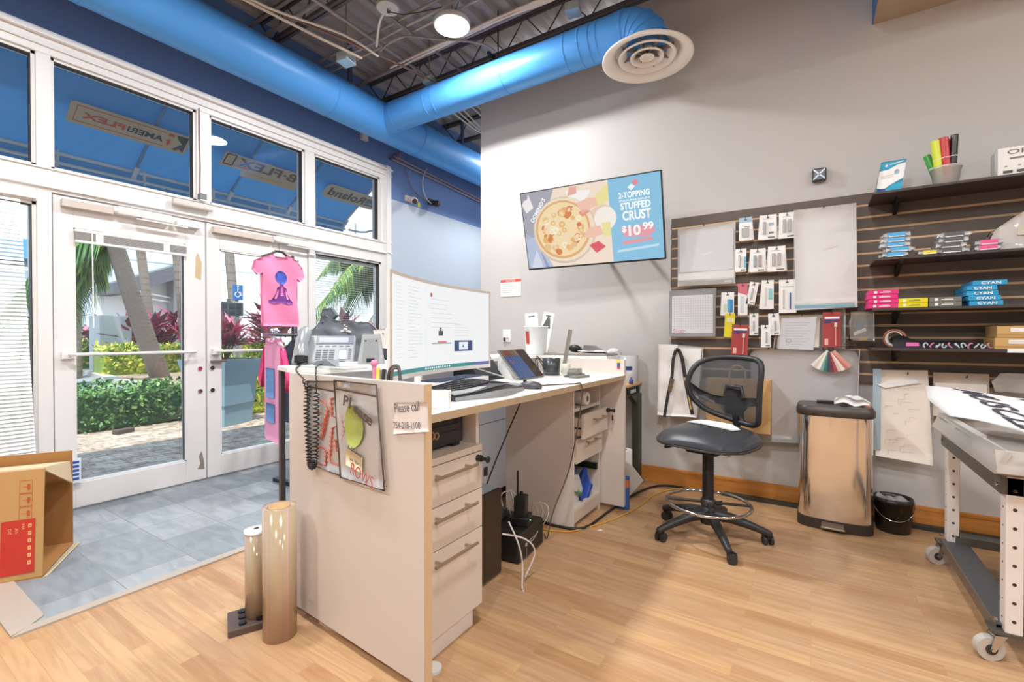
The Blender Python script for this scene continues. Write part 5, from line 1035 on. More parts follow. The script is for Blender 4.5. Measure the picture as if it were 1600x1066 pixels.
# backrest
def bk(u, w, d=0):  # u across, w up
    return (u, .245+.10*(u/.21)**2*-.55+.03*((w-.82)/.2)**2+d, w)
BO = [(-.12, 1.02), (-.04, 1.035), (.10, 1.035), (.19, 1.02), (.215, .97), (.21, .85), (.20, .70), (.185, .655), (.14, .64), (.04, .655), (-.10, .695), (-.18, .76), (-.215, .84), (-.205, .93), (-.17, .99)]
BO = [(u, w-.01) for u, w in BO]
ms = bpy.data.materials.new('mesh_fabric'); ms.use_nodes = True; n_ = ms.node_tree; bb_ = n_.nodes['Principled BSDF']; bb_.inputs['Base Color'].default_value = rgb('#44484a'); bb_.inputs['Roughness'].default_value = .7; bb_.inputs['Alpha'].default_value = .78
nz_ = n_.nodes.new('ShaderNodeTexNoise'); nz_.inputs['Scale'].default_value = 400; n_.links.new(nz_.outputs[0], bb_.inputs['Roughness'])
b = MB(); b.T = rotz(-SA); b.patch(BO, lambda u, w, q: bk(u, w), ms, th=0, res=.04); b.build('mesh_panel', CH)
b = MB(); b.T = rotz(-SA); b.tube([bk(u, w) for u, w in smooth_pts([(a_, c_, 0) for a_, c_ in BO+[BO[0]]], 4) for u, w in [(u, w)]] if False else [bk(p[0], p[1]) for p in smooth_pts([(a_, c_, 0) for a_, c_ in BO+[BO[0]]], 4)[:-1]], .0165, CB, 8, True); b.build('back_frame', CH)
b = MB(); b.T = rotz(-SA)
for poly in ([(-.20, .86), (-.205, .80), (-.10, .745), (-.045, .73), (.015, .64), (.10, .64), (.10, .70), (.135, .74), (.205, .755), (.21, .80), (.12, .79), (.09, .785), (.09, .835), (.0, .84), (-.01, .785), (-.08, .79), (-.15, .82)],):
    b.patch(poly, lambda u, w, q: bk(u, w, -.002+.012*q), CB, res=.05)
b.tube([bk(-.01, .79, .005), bk(.0, .85, .005), bk(.09, .85, .005), bk(.105, .79, .005)], .012, CB, 8); b.build('lumbar_support', CH)
b = MB(); b.T = rotz(-SA); b.tube(smooth_pts([(.05, .12, .515), (.05, .22, .515), (.055, .262, .56), (.055, .262, .68)], 4), .022, BLACK, 10); b.build('back_bracket', CH)
b = MB(); b.patch([(-.14, -.02), (.16, -.09), (.18, -.03), (.10, .06), (-.1, .08)], lambda u, v, q: (u, v, seatz(u, v)+.006+.002*(1-q)+.006*max(0, u-.1)*5), PAPER, res=.04); solo('paper_sheet', b, 'white sheet of paper lying on the stool seat', 'paper', (-.50, 2.93, 0), -SA)

# ================================================================ BIN AND BUCKET
t = thing('trash_can', 'tall stainless steel pedal bin with a black lid', 'bin', (.115, 3.475, 0))
def rrect(w, d, r, n=8):
    o = []
    for cx_, cy_, a0 in ((w-r, d-r, 0), (-w+r, d-r, 90), (-w+r, -d+r, 180), (w-r, -d+r, 270)):
        for k in range(n+1): a = radians(a0+90*k/n); o.append((cx_+r*cos(a), cy_+r*sin(a)))
    return o
def loft(b, secs, mat, smooth=True, caps=True):
    n = len(secs[0][0]); vs = [(x, y, z) for p, z in secs for x, y in p]
    b.add(vs, [(i*n+k, i*n+(k+1) % n, (i+1)*n+(k+1) % n, (i+1)*n+k) for i in range(len(secs)-1) for k in range(n)], mat, smooth)
    if caps: b.add([(x, y, secs[0][1]) for x, y in secs[0][0]], [list(range(n))[::-1]], mat); b.add([(x, y, secs[-1][1]) for x, y in secs[-1][0]], [list(range(n))], mat)
# bowed front outline
def binout(w, d, r, bow): return [(x, y-(bow*(1-(x/w)**2) if y < 0 else 0)) for x, y in rrect(w, d, r, 10)]
def binfull(w, d, r, bow):
    o = []
    for p, q in zip(rrect(w, d, r, 8), rrect(w, d, r, 8)[1:]+rrect(w, d, r, 8)[:1]):
        m = 8 if hypot(p[0]-q[0], p[1]-q[1]) > .1 else 1
        for k in range(m): x = p[0]+(q[0]-p[0])*k/m; y = p[1]+(q[1]-p[1])*k/m; o.append((x, y-(bow*(1-(x/w)**2) if y < -d*.5 else 0)))
    return o
b = MB(); o_ = binfull(.185, .125, .055, .022); loft(b, [(o_, .055), (o_, .68)], STEEL); b.build('body', t)
b = MB(); o2 = binfull(.19, .13, .055, .022); loft(b, [(o2, 0), (o2, .06)], M('#3a322d', .5)); b.build('base', t)
b = MB(); o3 = binfull(.197, .137, .055, .022); o4 = binfull(.185, .125, .05, .02); loft(b, [(o2, .675), (o3, .685), (o3, .715), (o4, .735)], M('#463d38', .38)); b.build('lid', t)
b = MB(); b.box(-.09, .0, .02, .07, .735, .75, BLACK, .002); b.build('lid_handle', t)
b = MB(); b.box(-.07, .05, -.185, -.145, .018, .030, M('#b9aa9a', .25, .9), .004); b.box(-.065, .045, -.155, -.15, .015, .05, M('#8d8177', .3, .8)); b.build('pedal', t)
b = MB(); b.patch([(-.08, -.05), (.02, -.06), (.09, -.03), (.09, .02), (.0, .05), (-.07, .03)], lambda u, v, q: (u, v, .02+.04*(1 if q == 0 else 0)*(1-(u/.12)**2)+.012*sin(50*u)*cos(45*v)), M('#ece8e4', .35), res=.015); b.box(.06, .095, -.03, -.01, .005, .025, M('#d98a78', .5), .004)
solo('plastic_bag', b, 'crumpled white wrapper with a pink end on the bin lid', 'wrapper', (.20, 3.47, .728), radians(-10))
t = thing('pail', 'small black pail filled with crumpled clear wrap beside the bin', 'pail', (.408, 3.545, 0))
b = MB(); b.lathe([(.078, 0), (.082, .004), (.093, .175), (.098, .175), (.098, .185), (.093, .20), (.09, .20), (.088, .17), (.078, .01), (0, .01)], M('#26221f', .35), 36); b.build('body', t)
b = MB(); b.tube([(-.098*cos(a), -.098*abs(sin(a))*1.0-.01*sin(a), .17-.085*sin(a)) for a in [k*pi/14 for k in range(15)]], .0022, CHROME, 6); b.build('handle', t)
b = MB(); b.patch([(.088*cos(k*pi/8), .088*sin(k*pi/8)) for k in range(16)], lambda u, v, q: (u, v, .178+.012*sin(60*u+9)*cos(50*v)+.012*cos(40*u+45*v)), M('#b9b3ac', .15, .2), res=.012, th=0); b.build('wrap', t)

# ================================================================ WORK TABLE AT THE RIGHT
t = thing('rolling_table', 'rolling steel work table with perforated white legs and grey casters', 'table', (.60, 2.75, 0))
PL = M('#e3dad3', .4); GS = M('#5a5650', .45, .3); HD = M('#3a3026', .7)
def wleg(x, y):
    b = MB(); b.box(x, x+.045, y-.030, y+.030, .115, .69, PL, .003)
    for k in range(8): b.cyl((x-.001, y+.0, .16+.065*k), (x+.0005, y, .16+.065*k), .0035, HD, n=8); b.cyl((x+.022, y-.0305, .16+.065*k), (x+.022, y-.029, .16+.065*k), .006, HD, n=10)
    b.build('leg', t)
    c = MB(); c.box(x-.035, x+.07, y-.035, y+.045, .105, .115, GS); c.T = Matrix.Translation((x-.01, y, 0)) @ rotz(radians(200)); c.cyl((0, 0, .085), (0, 0, .11), .012, CHROME, n=10)
    for s_ in (-1, 1): c.prism([(-.015, .095), (.02, .095), (.035, .04), (.02, .035)], s_*.018-.0015, s_*.018+.0015, CHROME, 'xz')
    c.box(-.015, .02, -.02, .02, .088, .095, CHROME)
    c.cyl((.028, -.014, .042), (.028, .014, .042), .042, M('#bdb5ab', .5), n=28); c.cyl((.028, -.017, .042), (.028, .017, .042), .018, DARK, n=18); c.cyl((.028, -.024, .042), (.028, .024, .042), .006, CHROME, n=10); c.build('caster', t)
for x in (-.03, 1.1):
    for y in (.40, -.43): wleg(x, y)
b = MB(); b.box(-.045, -.03, -.46, .43, .60, .665, GS, .002); b.box(1.14, 1.155, -.46, .43, .60, .665, GS); b.box(-.03, 1.14, .40, .42, .60, .66, GS); b.box(-.03, 1.14, -.46, -.44, .60, .66, GS); b.build('top_frame', t)
b = MB(); b.box(-.045, .05, -.43, .40, .125, .13, M('#4c4e50', .5)); b.box(-.05, -.045, -.43, .40, .085, .13, M('#6a5c50', .45)); b.box(.0, 1.14, .36, .43, .125, .165, M('#55534e', .45)); b.box(1.06, 1.14, -.43, .4, .09, .13, GS); b.build('lower_frame', t)
b = MB(); b.box(-.05, 1.15, -.5, .45, .672, .682, M('#7d6c66', .4)); b.build('top_board', t)
b = MB()
for y in (-.44, .40):
    for z in (.63, .15): b.cyl((-.052, y, z), (-.045, y, z), .007, CHROME, n=10)
b.build('bolt', t)
# acrylic tray lying on the table
AC = clear('#f6f2ec', .02, .5, .2, '#ddd5cd')
t = thing('acrylic_tray', 'clear acrylic tray with angled rim lying on the work table', 'tray', (.60, 2.75, .682))
b = MB(); b.box(-.075, .9, -.52, .47, 0, .006, AC); b.build('floor_sheet', t)
b = MB(); b.prism([(-.075, .005), (-.06, .005), (-.03, .075), (-.045, .078)], -.52, .47, AC, 'xz'); b.prism([(-.53, .005), (-.515, .005), (-.49, .078), (-.505, .08)], -.07, .9, AC, 'yz'); b.build('rim', t)
b = MB(); b.box(-.05, -.02, -.2, .45, .07, .078, M('#b9b6b0', .3, .3)); b.box(-.055, -.05, .25, .42, .01, .06, M('#8e9ba0', .5)); b.box(-.055, -.05, -.15, .1, .01, .06, M('#9aa4a6', .5)); b.build('edge_strip', t)
b = MB(); oc = [(-.09, 0), (-.09, .055), (-.06, .085), (.06, .085), (.09, .055), (.09, .0), (.05, -.015), (-.05, -.015)]
b.prism(oc, -.006, .006, clear('#f5efe9', .1, .6, .1, '#e9e2da'), 'xz'); b.tube([(x, 0, z) for x, z in oc], .003, M('#a39a92', .4), 6, True); solo('end_plate', b, 'eight sided clear end plate standing at the near corner of the tray', 'plate', (.70, 2.17, .72), radians(5))
b = MB(); b.T = Matrix.Rotation(radians(90), 4, 'Y'); b.lathe([(0, -.05), (.028, -.05), (.036, -.04), (.036, .05), (.03, .06), (0, .06)], M('#f4ece2', .4), 28); b.tube(smooth_pts([(-.03, -.02, -.0), (-.036, -.005, .02), (-.034, .012, .05)], 4), .003, M('#e2b94a', .5), 5); solo('white_spool', b, 'white rounded cap with a yellow mark at the right picture edge', 'spool', (.70, 2.12, .745))
# vinyl banner draped over the tray
t = thing('vinyl_banner', 'white vinyl sheet with big dark capital letters draped over the work table', 'banner', (.6, 2.75, .682))
BD = Vector((.76, -.65, 0)); BT = Vector((.033, -.21, -.112)); B0 = Vector((.497, 3.21, .884))-Vector((.6, 2.75, .682)); BN = BD.cross(BT).normalized()*-1
def ban(s_, t_, q=0, d=0):   # s_ along the strip, t_ across it from its high far edge to its low near edge
    w_ = .012*sin(s_*9+1)+.010*sin(t_*5)-.03*max(0, t_-1)
    return B0+BD*s_+BT*t_+Vector((0, 0, w_-.0015*q+d))
b = MB(); b.patch([(0, 0), (1.2, -.15), (1.2, 1.25), (.45, 1.12), (.16, 1.0), (.03, 1.0), (-.03, .55)], ban, M('#e9e7e6', .4), res=.08); b.build('sheet', t)
LT = M('#4a4850', .45)
def bantext(s_, s0, H_):
    vs, fs, _ = text_mesh(s_); b.add([ban(s0+.17*x+H_*y, .04+.94*x, 0, .003) for x, y in vs], fs, LT)
b = MB(); bantext('*MUSCLE', .11, .13); b.build('lettering', t); b = MB(); bantext('*POWER', .36, .13); b.build('lettering', t)
b = MB(); b.box(-.06, .06, -.08, .08, 0, .01, M('#7f96a4', .4), .003); b.box(-.02, .05, -.05, .0, .01, .018, M('#3d4650', .4)); solo('cutter_tool', b, 'blue grey tool lying in the tray under the banner edge', 'tool', (.68, 2.42, .69), radians(25))
# ================================================================ SLAT WALL
YS = 3.68
t = thing('slat_wall', 'dark brown slat wall panel with tan grooves behind the hanging goods', 'slat wall', (0, YB, 0))
SB = M('#62554c', .5, var=.06); TG = M('#dcb58c', .55, emit=0); X0 = -.914
b = MB(); zt, zb = 2.057, .862; pz = .0762; z = zt; k = 0
gz = [1.983-pz*i for i in range(15)]
edges = [zt]+gz
b.box(X0, 4.9, -.028, -.004, zb, zt, TG)
zc = zt
for g in gz:
    if g-.005 < zb: break
    b.box(X0, 4.9, -.032, -.020, g+.007, zc, SB); zc = g-.007
b.box(X0, 4.9, -.032, -.020, zb, zc, SB); b.build('boards', t)
b = MB(); b.box(X0-.002, X0, -.032, 0, zb, zt, SB); b.build('end_cap', t)
SHM = M('#463b37', .45, var=.05)
def shelf(x0, z, dep, label, tag_=None, tz=.006):
    t = thing('wall_shelf', label, 'shelf', (x0, YS, z))
    b = MB(); b.box(0, 3.5, -dep, -.001, -.014, .0, SHM, .002); b.build('board', t)
    for x in (.12, 1.0, 1.9):
        b = MB(); b.prism([(-.001, -.014), (-.20, -.014), (-.19, -.028), (-.02, -.085), (-.001, -.085)], x, x+.018, BLACK, 'yz'); b.build('bracket', t)
    if tag_: b = MB(); b.box(tag_, tag_+.07, -dep-.002, -dep, -.016, .004, PAPER); b.build('price_tag', t)
    return t
shelf(.29, 1.985, .29, 'topmost dark shelf on the slat wall'); shelf(.30, 1.605, .28, 'second dark shelf from the top carrying ink cartridge bags')
shelf(.29, 1.315, .28, 'third dark shelf from the top carrying bright coloured ink boxes'); shelf(.29, 1.085, .26, 'lowest dark shelf on the slat wall with a white price tag', .56)
def WP(px, py, y): p = onY(px, py, y); return p.x, p.z
# ---- hanging cards
def hook(x, z, y, nm='hook'): pass
def card(label, box, y, spec, name='blister_pack', cat='packet', group=None, n=2, tilt=0, hookit=True):
    """box = left, top, right, bottom pixels on the plane of the card; spec(b, w, h, y) draws its front"""
    xa, za = WP(box[0], (box[1]+box[3])/2, y); xb, _ = WP(box[2], (box[1]+box[3])/2, y); xm = (box[0]+box[2])/2
    _, zt_ = WP(xm, box[1], y); _, zb_ = WP(xm, box[3], y); w = xb-xa; h = zt_-zb_
    t = thing(name, label, cat, ((xa+xb)/2, y, zt_), group=group); R = random.Random(int(xa*1e4))
    for k in range(n):
        b = MB(); b.T = Matrix.Rotation(radians(tilt+(R.uniform(-5, 5) if k else 0)), 4, 'Y'); yy = .006*k
        b.box(-w/2, w/2, yy, yy+.003, -h, 0, PAPER)
        if k == 0: spec(b, w, h); b.box(-.008, .008, -.0015, 0, -.022, -.014, M('#6b625c', .6)); b.build('card', t)
        else: b.build('backing_card', t)
    b = MB(); b.cyl((0, -.012, -.012), (0, YS-y-.001, -.012), .0022, M('#2a2624', .4, .5), n=6); b.cyl((0, -.012, -.012), (0, -.012, .006), .0022, M('#2a2624', .4, .5), n=6); b.build('hook', t)
    return t
BL = clear('#ffffff', .12, .25, .06, '#ffffff')
def bl(n, cols=('#e9e6e2',), x=0, zt_=.28, zb_=.78, foot=True, ftc='#6e6a66'):
    def f(b, w, h):
        for k in range(n):
            cx_ = w*(-.5+(k+1)/(n+1)+x); r = w*.10
            b.box(cx_-r, cx_+r, -.016, 0, -h*zb_, -h*zt_, BL, .003); b.cyl((cx_, -.008, -h*(zb_-.04)), (cx_, -.008, -h*(zt_+.04)), r*.5, M(cols[k % len(cols)], .4), n=10)
        if foot: b.box(w*.0, w*.42, -.001, 0, -h*.95, -h*.90, M(ftc, .7))
        b.box(-w*.3, w*.2, -.001, 0, -h*.18, -h*.15, M('#c9c4c0', .7))
    return f
def blc(top):
    def f(b, w, h): b.box(-w/2, w/2, -.001, 0, -h*.22, 0, M(top, .6)); b.box(-w*.1, w*.35, -.001, 0, -h*.42, -h*.38, M('#8fa2b5', .7)); b.box(-w*.3, w*.3, -.012, 0, -h*.85, -h*.45, BL, .003)
    return f
YH = 3.62
card('small white packet with pale blue header, first in the top row', (1155, 340, 1175, 376), YH, blc('#a9c6dc'))
card('white blister pack with grey blade pictures, middle of the top row', (1187, 336, 1213, 374), YH, lambda b, w, h: (bl(1, ('#dcdad6',), -.2)(b, w, h), b.box(w*.05, w*.35, -.001, 0, -h*.45, -h*.33, M('#a9b9d0', .7)), b.box(w*.05, w*.35, -.001, 0, -h*.78, -h*.7, M('#8f8b88', .7))), n=3)
card('white blister pack with twin windows tucked beside the big white sheet', (1217, 332, 1243, 372), YH, bl(2))
card('narrow white pack with a light blue pen, left end of the second row', (1149, 389, 1166, 425), YH, lambda b, w, h: (bl(1, ('#e9e6e2',), -.1)(b, w, h), b.box(w*.3, w*.5, -.001, 0, -h*.85, -h*.35, M('#7cc4e6', .6))))
card('white pack with one blue and one red brown tool, middle of the second row', (1172, 389, 1196, 425), YH, bl(2, ('#8fc9e0', '#d8b6a8')), n=3)
card('white pack with two pale windows, right end of the second row', (1200, 385, 1227, 424), YH, bl(2, ('#eee6da', '#f0d9cf')), n=3)
card('white pack with blue and green pens at the left of the third row', (1127, 457, 1147, 493), YH, lambda b, w, h: (b.box(0, w*.2, -.008, 0, -h*.85, -h*.3, M('#5bb1d8', .5)), b.box(w*.22, w*.42, -.008, 0, -h*.85, -h*.32, M('#3f8ebf', .5)), b.box(-w*.3, -w*.12, -.006, 0, -h*.85, -h*.5, M('#c8d8b8', .5))), n=2)
card('tall pack with pink header and white lower half in the third row', (1153, 443, 1168, 493), YH, lambda b, w, h: (b.box(-w/2, w/2, -.001, 0, -h*.28, 0, M('#d9707c', .6)), b.prism([(-w/2, -h*.28), (w/2, -h*.28), (w*.45, -h*.38)], -.001, 0, M('#d9707c', .6), 'xz'), b.box(-w*.15, w*.1, -.006, 0, -h*.9, -h*.4, M('#d4d8da', .4))), n=1)
card('small white pack hanging askew in the third row', (1172, 441, 1186, 476), YH, bl(1), n=1, tilt=10)
card('white pack with a teal pen in the middle of the third row', (1190, 438, 1209, 483), YH, lambda b, w, h: (b.box(w*.1, w*.38, -.008, 0, -h*.65, -h*.3, M('#8ccfcf', .5)), b.box(-w*.2, -w*.08, -.006, 0, -h*.9, -h*.25, M('#d8d2cc', .5))), n=4)
card('large white clamshell pack with a thin dark blue tool, right end of the third row', (1217, 437, 1243, 489), YH-.01, lambda b, w, h: (b.box(w*.15, w*.24, -.008, 0, -h*.88, -h*.4, M('#3b5590', .5)), b.box(-w*.25, -w*.15, -.006, 0, -h*.85, -h*.3, M('#c2c0bc', .5)), b.box(-w*.42, w*.42, -.001, 0, -h*.22, -h*.2, M('#a8c8b0', .6))), n=2)
card('yellow packet hanging below the blue and green pens', (1133, 490, 1149, 527), YH, lambda b, w, h: (b.box(-w/2, w/2, -.002, 0, -h, 0, M('#e6d234', .5)), b.box(-w*.3, w*.4, -.003, 0, -h*.36, -h*.2, M('#e9e0a8', .6)), b.box(-w*.4, w*.4, -.004, 0, -h*.9, -h*.55, M('#f0d818', .5))), n=1, tilt=3)
RP = M('#a8403c', .5)
def redp(b, w, h):
    b.box(-w/2, w/2, -.003, 0, -h, 0, RP, .001); b.box(-w*.38, w*.42, -.0045, 0, -h*.19, -h*.13, WHITE); b.box(-w*.42, w*.42, -.0045, 0, -h*.26, -h*.21, M('#3a3f7a', .6)); b.box(-w*.42, -w*.05, -.0045, 0, -h*.31, -h*.28, M('#3a3f7a', .6))
    b.cyl((w*.22, -.008, -h*.95), (w*.22, -.008, -h*.42), w*.04, M('#e89a90', .4), n=8); b.cyl((w*.22, -.008, -h*.42), (w*.24, -.008, -h*.30), w*.09, M('#f2d8d0', .4), n=8); b.box(-w*.38, -w*.18, -.004, 0, -h*.93, -h*.75, M('#e8b4ac', .6))
card('dark red pack with a craft knife hanging lowest, below the yellow packet', (1144, 507, 1170, 556), YH-.01, redp, n=1, tilt=2)
card('small white pack left in the fourth row under the askew pack', (1171, 490, 1185, 524), YH, bl(1, ('#bdbab6',), zt_=.35), n=1)
card('small white pack right in the fourth row', (1200, 490, 1217, 524), YH, bl(1, ('#bdbab6',), .15, .35), n=2, tilt=-2)
card('lowest small white pack, overlapping the fourth row pack at its right', (1189, 508, 1204, 543), YH-.015, bl(1, ('#bdbab6',), .1, .3), n=1)
card('red craft knife pack right of the document pouch', (1285, 488, 1314, 543), YH-.02, redp, n=1)
# big sheets
def sheet(label, pts, y, fill, extra=None, name='vinyl_pack', cat='vinyl pack', th=.012, hook_px=None, clearcov=True):
    P = [WP(px, py, y) for px, py in pts]; cx_ = sum(p[0] for p in P)/len(P); zt_ = max(p[1] for p in P)
    t = thing(name, label, cat, (cx_, y, zt_)); L_ = [(x-cx_, z-zt_) for x, z in P]
    b = MB(); b.patch(L_, lambda u, v, q: (u, .0+th*q+.003*sin(u*14)*cos(v*9), v), fill, res=.08); b.build('sheet', t)
    if extra: b = MB(); extra(b, L_); b.build('print', t)
    if hook_px: x, z = WP(*hook_px, y); b = MB(); b.cyl((x-cx_, -.015, z-zt_), (x-cx_, YS-y, z-zt_), .003, BLACK, n=6); b.cyl((x-cx_, -.015, z-zt_), (x-cx_, -.015, z-zt_+.014), .003, BLACK, n=6); b.build('hook', t)
    return t
PLS = clear('#ffffff', .14, .14, .08, '#ffffff')
def ex(b, L_):
    x0 = L_[0][0]; x1 = L_[1][0]; h = -L_[2][1]
    b.box(x0+.015, x1-.015, -.004, -.003, -h*.76, -.045, M('#e4e4e5', .35)); b.box(x0+.005, x1-.005, -.004, -.003, -h*.90, -h*.78, M('#f2efec', .5)); b.box(x0+.01, x1-.01, -.0045, -.003, -h*.99, -h*.92, M('#a9a196', .5)); b.box(x1-.07, x1-.02, -.006, -.004, -h*.975, -h*.94, M('#ddd8cc', .6))
    b.prism([(-.02, -h*.50), (.05, -h*.46), (.05, -h*.43), (-.02, -h*.47)], -.006, -.004, WHITE, 'xz')
    b.patch([(x0, 0), (x1, 0), (x1, -h), (x0, -h)], lambda u, v, q: (u, -.010+.003*sin(u*17+v*8), v), PLS, th=0, res=.04)
sheet('square grey vinyl pack in clear sleeve at upper left of the slat wall', [(1059, 358), (1149, 347), (1149, 443), (1059, 448)], 3.625, M('#e4e0dc', .4), ex, hook_px=(1100, 353))
def ex(b, L_):
    x0 = L_[0][0]; x1 = L_[1][0]; h = -L_[2][1]
    b.box(x0+.02, x1-.02, -.004, -.003, -h*.93, -.045, M('#f1efed', .5)); g = M('#aeb0b2', .6)
    for k in range(1, 17): b.box(x0+.02+(x1-x0-.04)*k/17, x0+.0215+(x1-x0-.04)*k/17, -.0045, -.004, -h*.84, -.05, g)
    for k in range(1, 13): b.box(x0+.02, x1-.02, -.0045, -.004, -.05-(h*.84-.05)*k/13, -.0485-(h*.84-.05)*k/13, g)
    b.text('Siser', M('#cf4a42', .6), frame((x0+.03, -.0042, -h*.92), (1, 0, 0), (0, 0, 1)), w=.09, h=.028)
    b.patch([(x0, 0), (x1, 0), (x1, -h), (x0, -h)], lambda u, v, q: (u, -.010+.003*sin(u*13+v*9), v), PLS, th=0, res=.04)
sheet('white gridded pack with red lettering at the lower left of the slat wall', [(1046, 455), (1119, 450), (1117, 526), (1045, 526)], 3.60, M('#8f8a86', .5), ex, hook_px=(1079, 451))
def ex(b, L_):
    x0 = L_[0][0]; x1 = L_[1][0]; h = -L_[2][1]
    b.box(x0+.01, x1-.005, -.0045, -.003, -h*.995, -h*.965, M('#5db4c8', .4)); b.box(x0+.01, x1-.005, -.0045, -.003, -h*.955, -h*.92, M('#f4f2f0', .5)); b.prism([(-.01, -h*.43), (.07, -h*.40), (.07, -h*.375), (-.01, -h*.405)], -.006, -.004, WHITE, 'xz')
    b.patch([(x0, -.02), (x1, 0), (x1, -h), (x0, -h)], lambda u, v, q: (u, -.010+.004*sin(u*11+v*7), v), PLS, th=0, res=.05)
sheet('very large white transfer sheet with a blue bottom strip', [(1240, 329), (1338, 317), (1340, 480), (1243, 485)], 3.61, M('#f4f2f0', .4), ex, hook_px=(1287, 325))
def ex(b, L_):
    b.prism([(-.11, -.02), (.09, -.01), (.07, -.23), (-.13, -.225)], -.004, -.003, M('#cfd0d4', .5), 'xz')
    for k in range(9): b.box(-.09, .05-.02*(k % 3), -.0045, -.004, -.05-.018*k, -.048-.018*k, M('#9a9ba2', .6))
    b.tube([(-.07+.016*cos(a), -.005, -.17+.012*sin(a)) for a in [q*pi/5 for q in range(10)]], .001, M('#8a8a90', .6), 4, True)
    b.prism([(-.135, -.02), (-.12, -.02), (-.14, -.23), (-.155, -.23)], -.0045, -.003, M('#5c524c', .6), 'xz'); b.prism([(.105, -.02), (.12, -.02), (.12, -.23), (.10, -.23)], -.0045, -.003, M('#6d645e', .6), 'xz')
sheet('document pouch with a grey printed page under the large sheet', [(1214, 494), (1288, 492), (1300, 543), (1208, 544)], 3.635, M('#d9cabc', .5), ex, 'document_pouch', 'pouch', .004, (1253, 493))
sheet('large clear plastic sheet hanging behind the stool back down below the slat wall', [(1172, 545), (1343, 546), (1340, 640), (1246, 692), (1176, 688)], 3.64, clear('#f1ede8', .05, .5, .25, '#e9e5e4'), lambda b, L_: (b.tube([(L_[4][0], -.002, L_[4][1]), (L_[3][0], -.002, L_[3][1])], .005, M('#9fc4b8', .3), 6), b.tube([(L_[0][0], -.002, L_[0][1]), (L_[1][0], -.002, L_[1][1])], .002, M('#c4c0bc', .3), 6), b.tube([(L_[1][0], -.002, L_[1][1]), (L_[2][0], -.002, L_[2][1])], .003, M('#cfc9c2', .3), 6)), 'clear_sheet', 'plastic sheet', .003, (1201, 545))
sheet('second clear sleeve hanging behind the red pack and colour swatches', [(1300, 478), (1322, 478), (1322, 572), (1280, 572)], 3.645, clear('#f4efe8', .12, .25, .1, '#d8cfc4'), None, 'clear_sheet', 'plastic sheet', .003)
GRID = M('#efe4d6', .5)
def ex(b, L_):
    R = random.Random(5)
    for k in range(26):
        x = R.uniform(L_[0][0]+.06, L_[1][0]-.08); z = R.uniform(-.52, -.08); b.box(x, x+R.uniform(.02, .06), -.002, -.001, z, z+.0012, M('#cfc2b2', .7)); b.box(x, x+.0012, -.002, -.001, z-R.uniform(.01, .04), z, M('#d8ccbd', .7))
    b.box(L_[0][0], L_[0][0]+.04, -.003, -.001, -.5, 0, M('#a9bcc4', .4)); b.prism([(-.12, -.095), (.06, -.055), (.08, -.075), (-.08, -.115)], -.012, -.002, WHITE, 'xz')
sheet('long gridded paper sheet in a clear bag hanging behind the rolling table', [(1364, 578), (1450, 579), (1458, 728), (1368, 712)], 3.62, GRID, ex, 'paper_pack', 'paper pack', .006, (1418, 585))
sheet('second clear bag with cream sheets right of the gridded paper', [(1458, 582), (1546, 585), (1546, 650), (1458, 650)], 3.625, M('#d8c9b8', .45), lambda b, L_: (b.box(L_[0][0]+.01, L_[1][0]-.01, -.003, -.001, -.2, -.06, M('#efe6dc', .5)),), 'paper_pack', 'paper pack', .006, (1510, 590))
b = MB(); R = random.Random(2)
for k in range(5): b.patch([(-.07+.01*k, 0), (.10, 0), (.10, -.11), (-.09, -.10+.01*k), (-.1, -.05)], lambda u, v, q, k=k: (u, .01*k+.008*sin(40*u+k)*cos(30*v), v), clear('#f2eee9', .15, .35, .08, '#e8e2da'), th=0, res=.03)
x, z = WP(1590, 584, 3.6); solo('plastic_bag', b, 'crinkled clear bag of parts at the right end below the lowest shelf', 'bag', (x, 3.59, z))
# colour swatch fan
x, z = WP(1298, 545, 3.60); t = thing('colour_swatches', 'fan of coloured swatch strips hanging under the red pack', 'swatches', (x, 3.60, z))
cols = ['#e9e2d6', '#d8cdb8', '#efe9df', '#7fa89a', '#3f6f66', '#2f4a58', '#7c2f3a', '#a84a50', '#d9c4b4', '#efe4da', '#c9786a', '#d99a8a']
for k, c in enumerate(cols):
    a = radians(-42+84*k/11); b = MB(); b.T = Matrix.Rotation(-a, 4, 'Y'); b.box(-.010, .010, -.0012*k-.001, -.0012*k, -.15, -.02, M(c, .5)); b.build('swatch_strip', t)
b = MB(); b.tube([(.012*cos(a), 0, .0+.014*sin(a)) for a in [q*pi/6 for q in range(12)]], .002, BLACK, 5, True); b.cyl((0, 0, .012), (0, .08, .012), .002, BLACK, n=6); b.build('ring', t)
# bag of coiled cable
x, z = WP(1343, 487, 3.60); t = thing('cable_bag', 'clear bag with coiled wire hanging left of the third shelf', 'bag', (x, 3.60, z))
b = MB(); b.patch([(-.05, 0), (.07, 0), (.075, -.19), (-.055, -.18)], lambda u, v, q: (u, .03*q-.01, v), clear('#f2f0ea', .15, .2, .1, '#d8d8d0'), res=.03); b.build('clear_bag', t)
b = MB()
for k in range(4): b.tube([(.01+(.035+.006*k)*cos(a), .005+.004*k, -.08+(.05+.005*k)*sin(a)) for a in [q*pi/10 for q in range(20)]], .002, M('#8f8a7e', .4), 5, True)
b.prism([(-.03, -.13), (.03, -.10), (.035, -.12), (-.025, -.15)], -.002, .004, WHITE, 'xz'); b.box(-.02, .02, .0, .005, -.11, -.07, M('#54749a', .5)); b.box(-.0, .04, .0, .006, -.18, -.16, M('#c9b04a', .5)); b.build('coiled_wire', t)
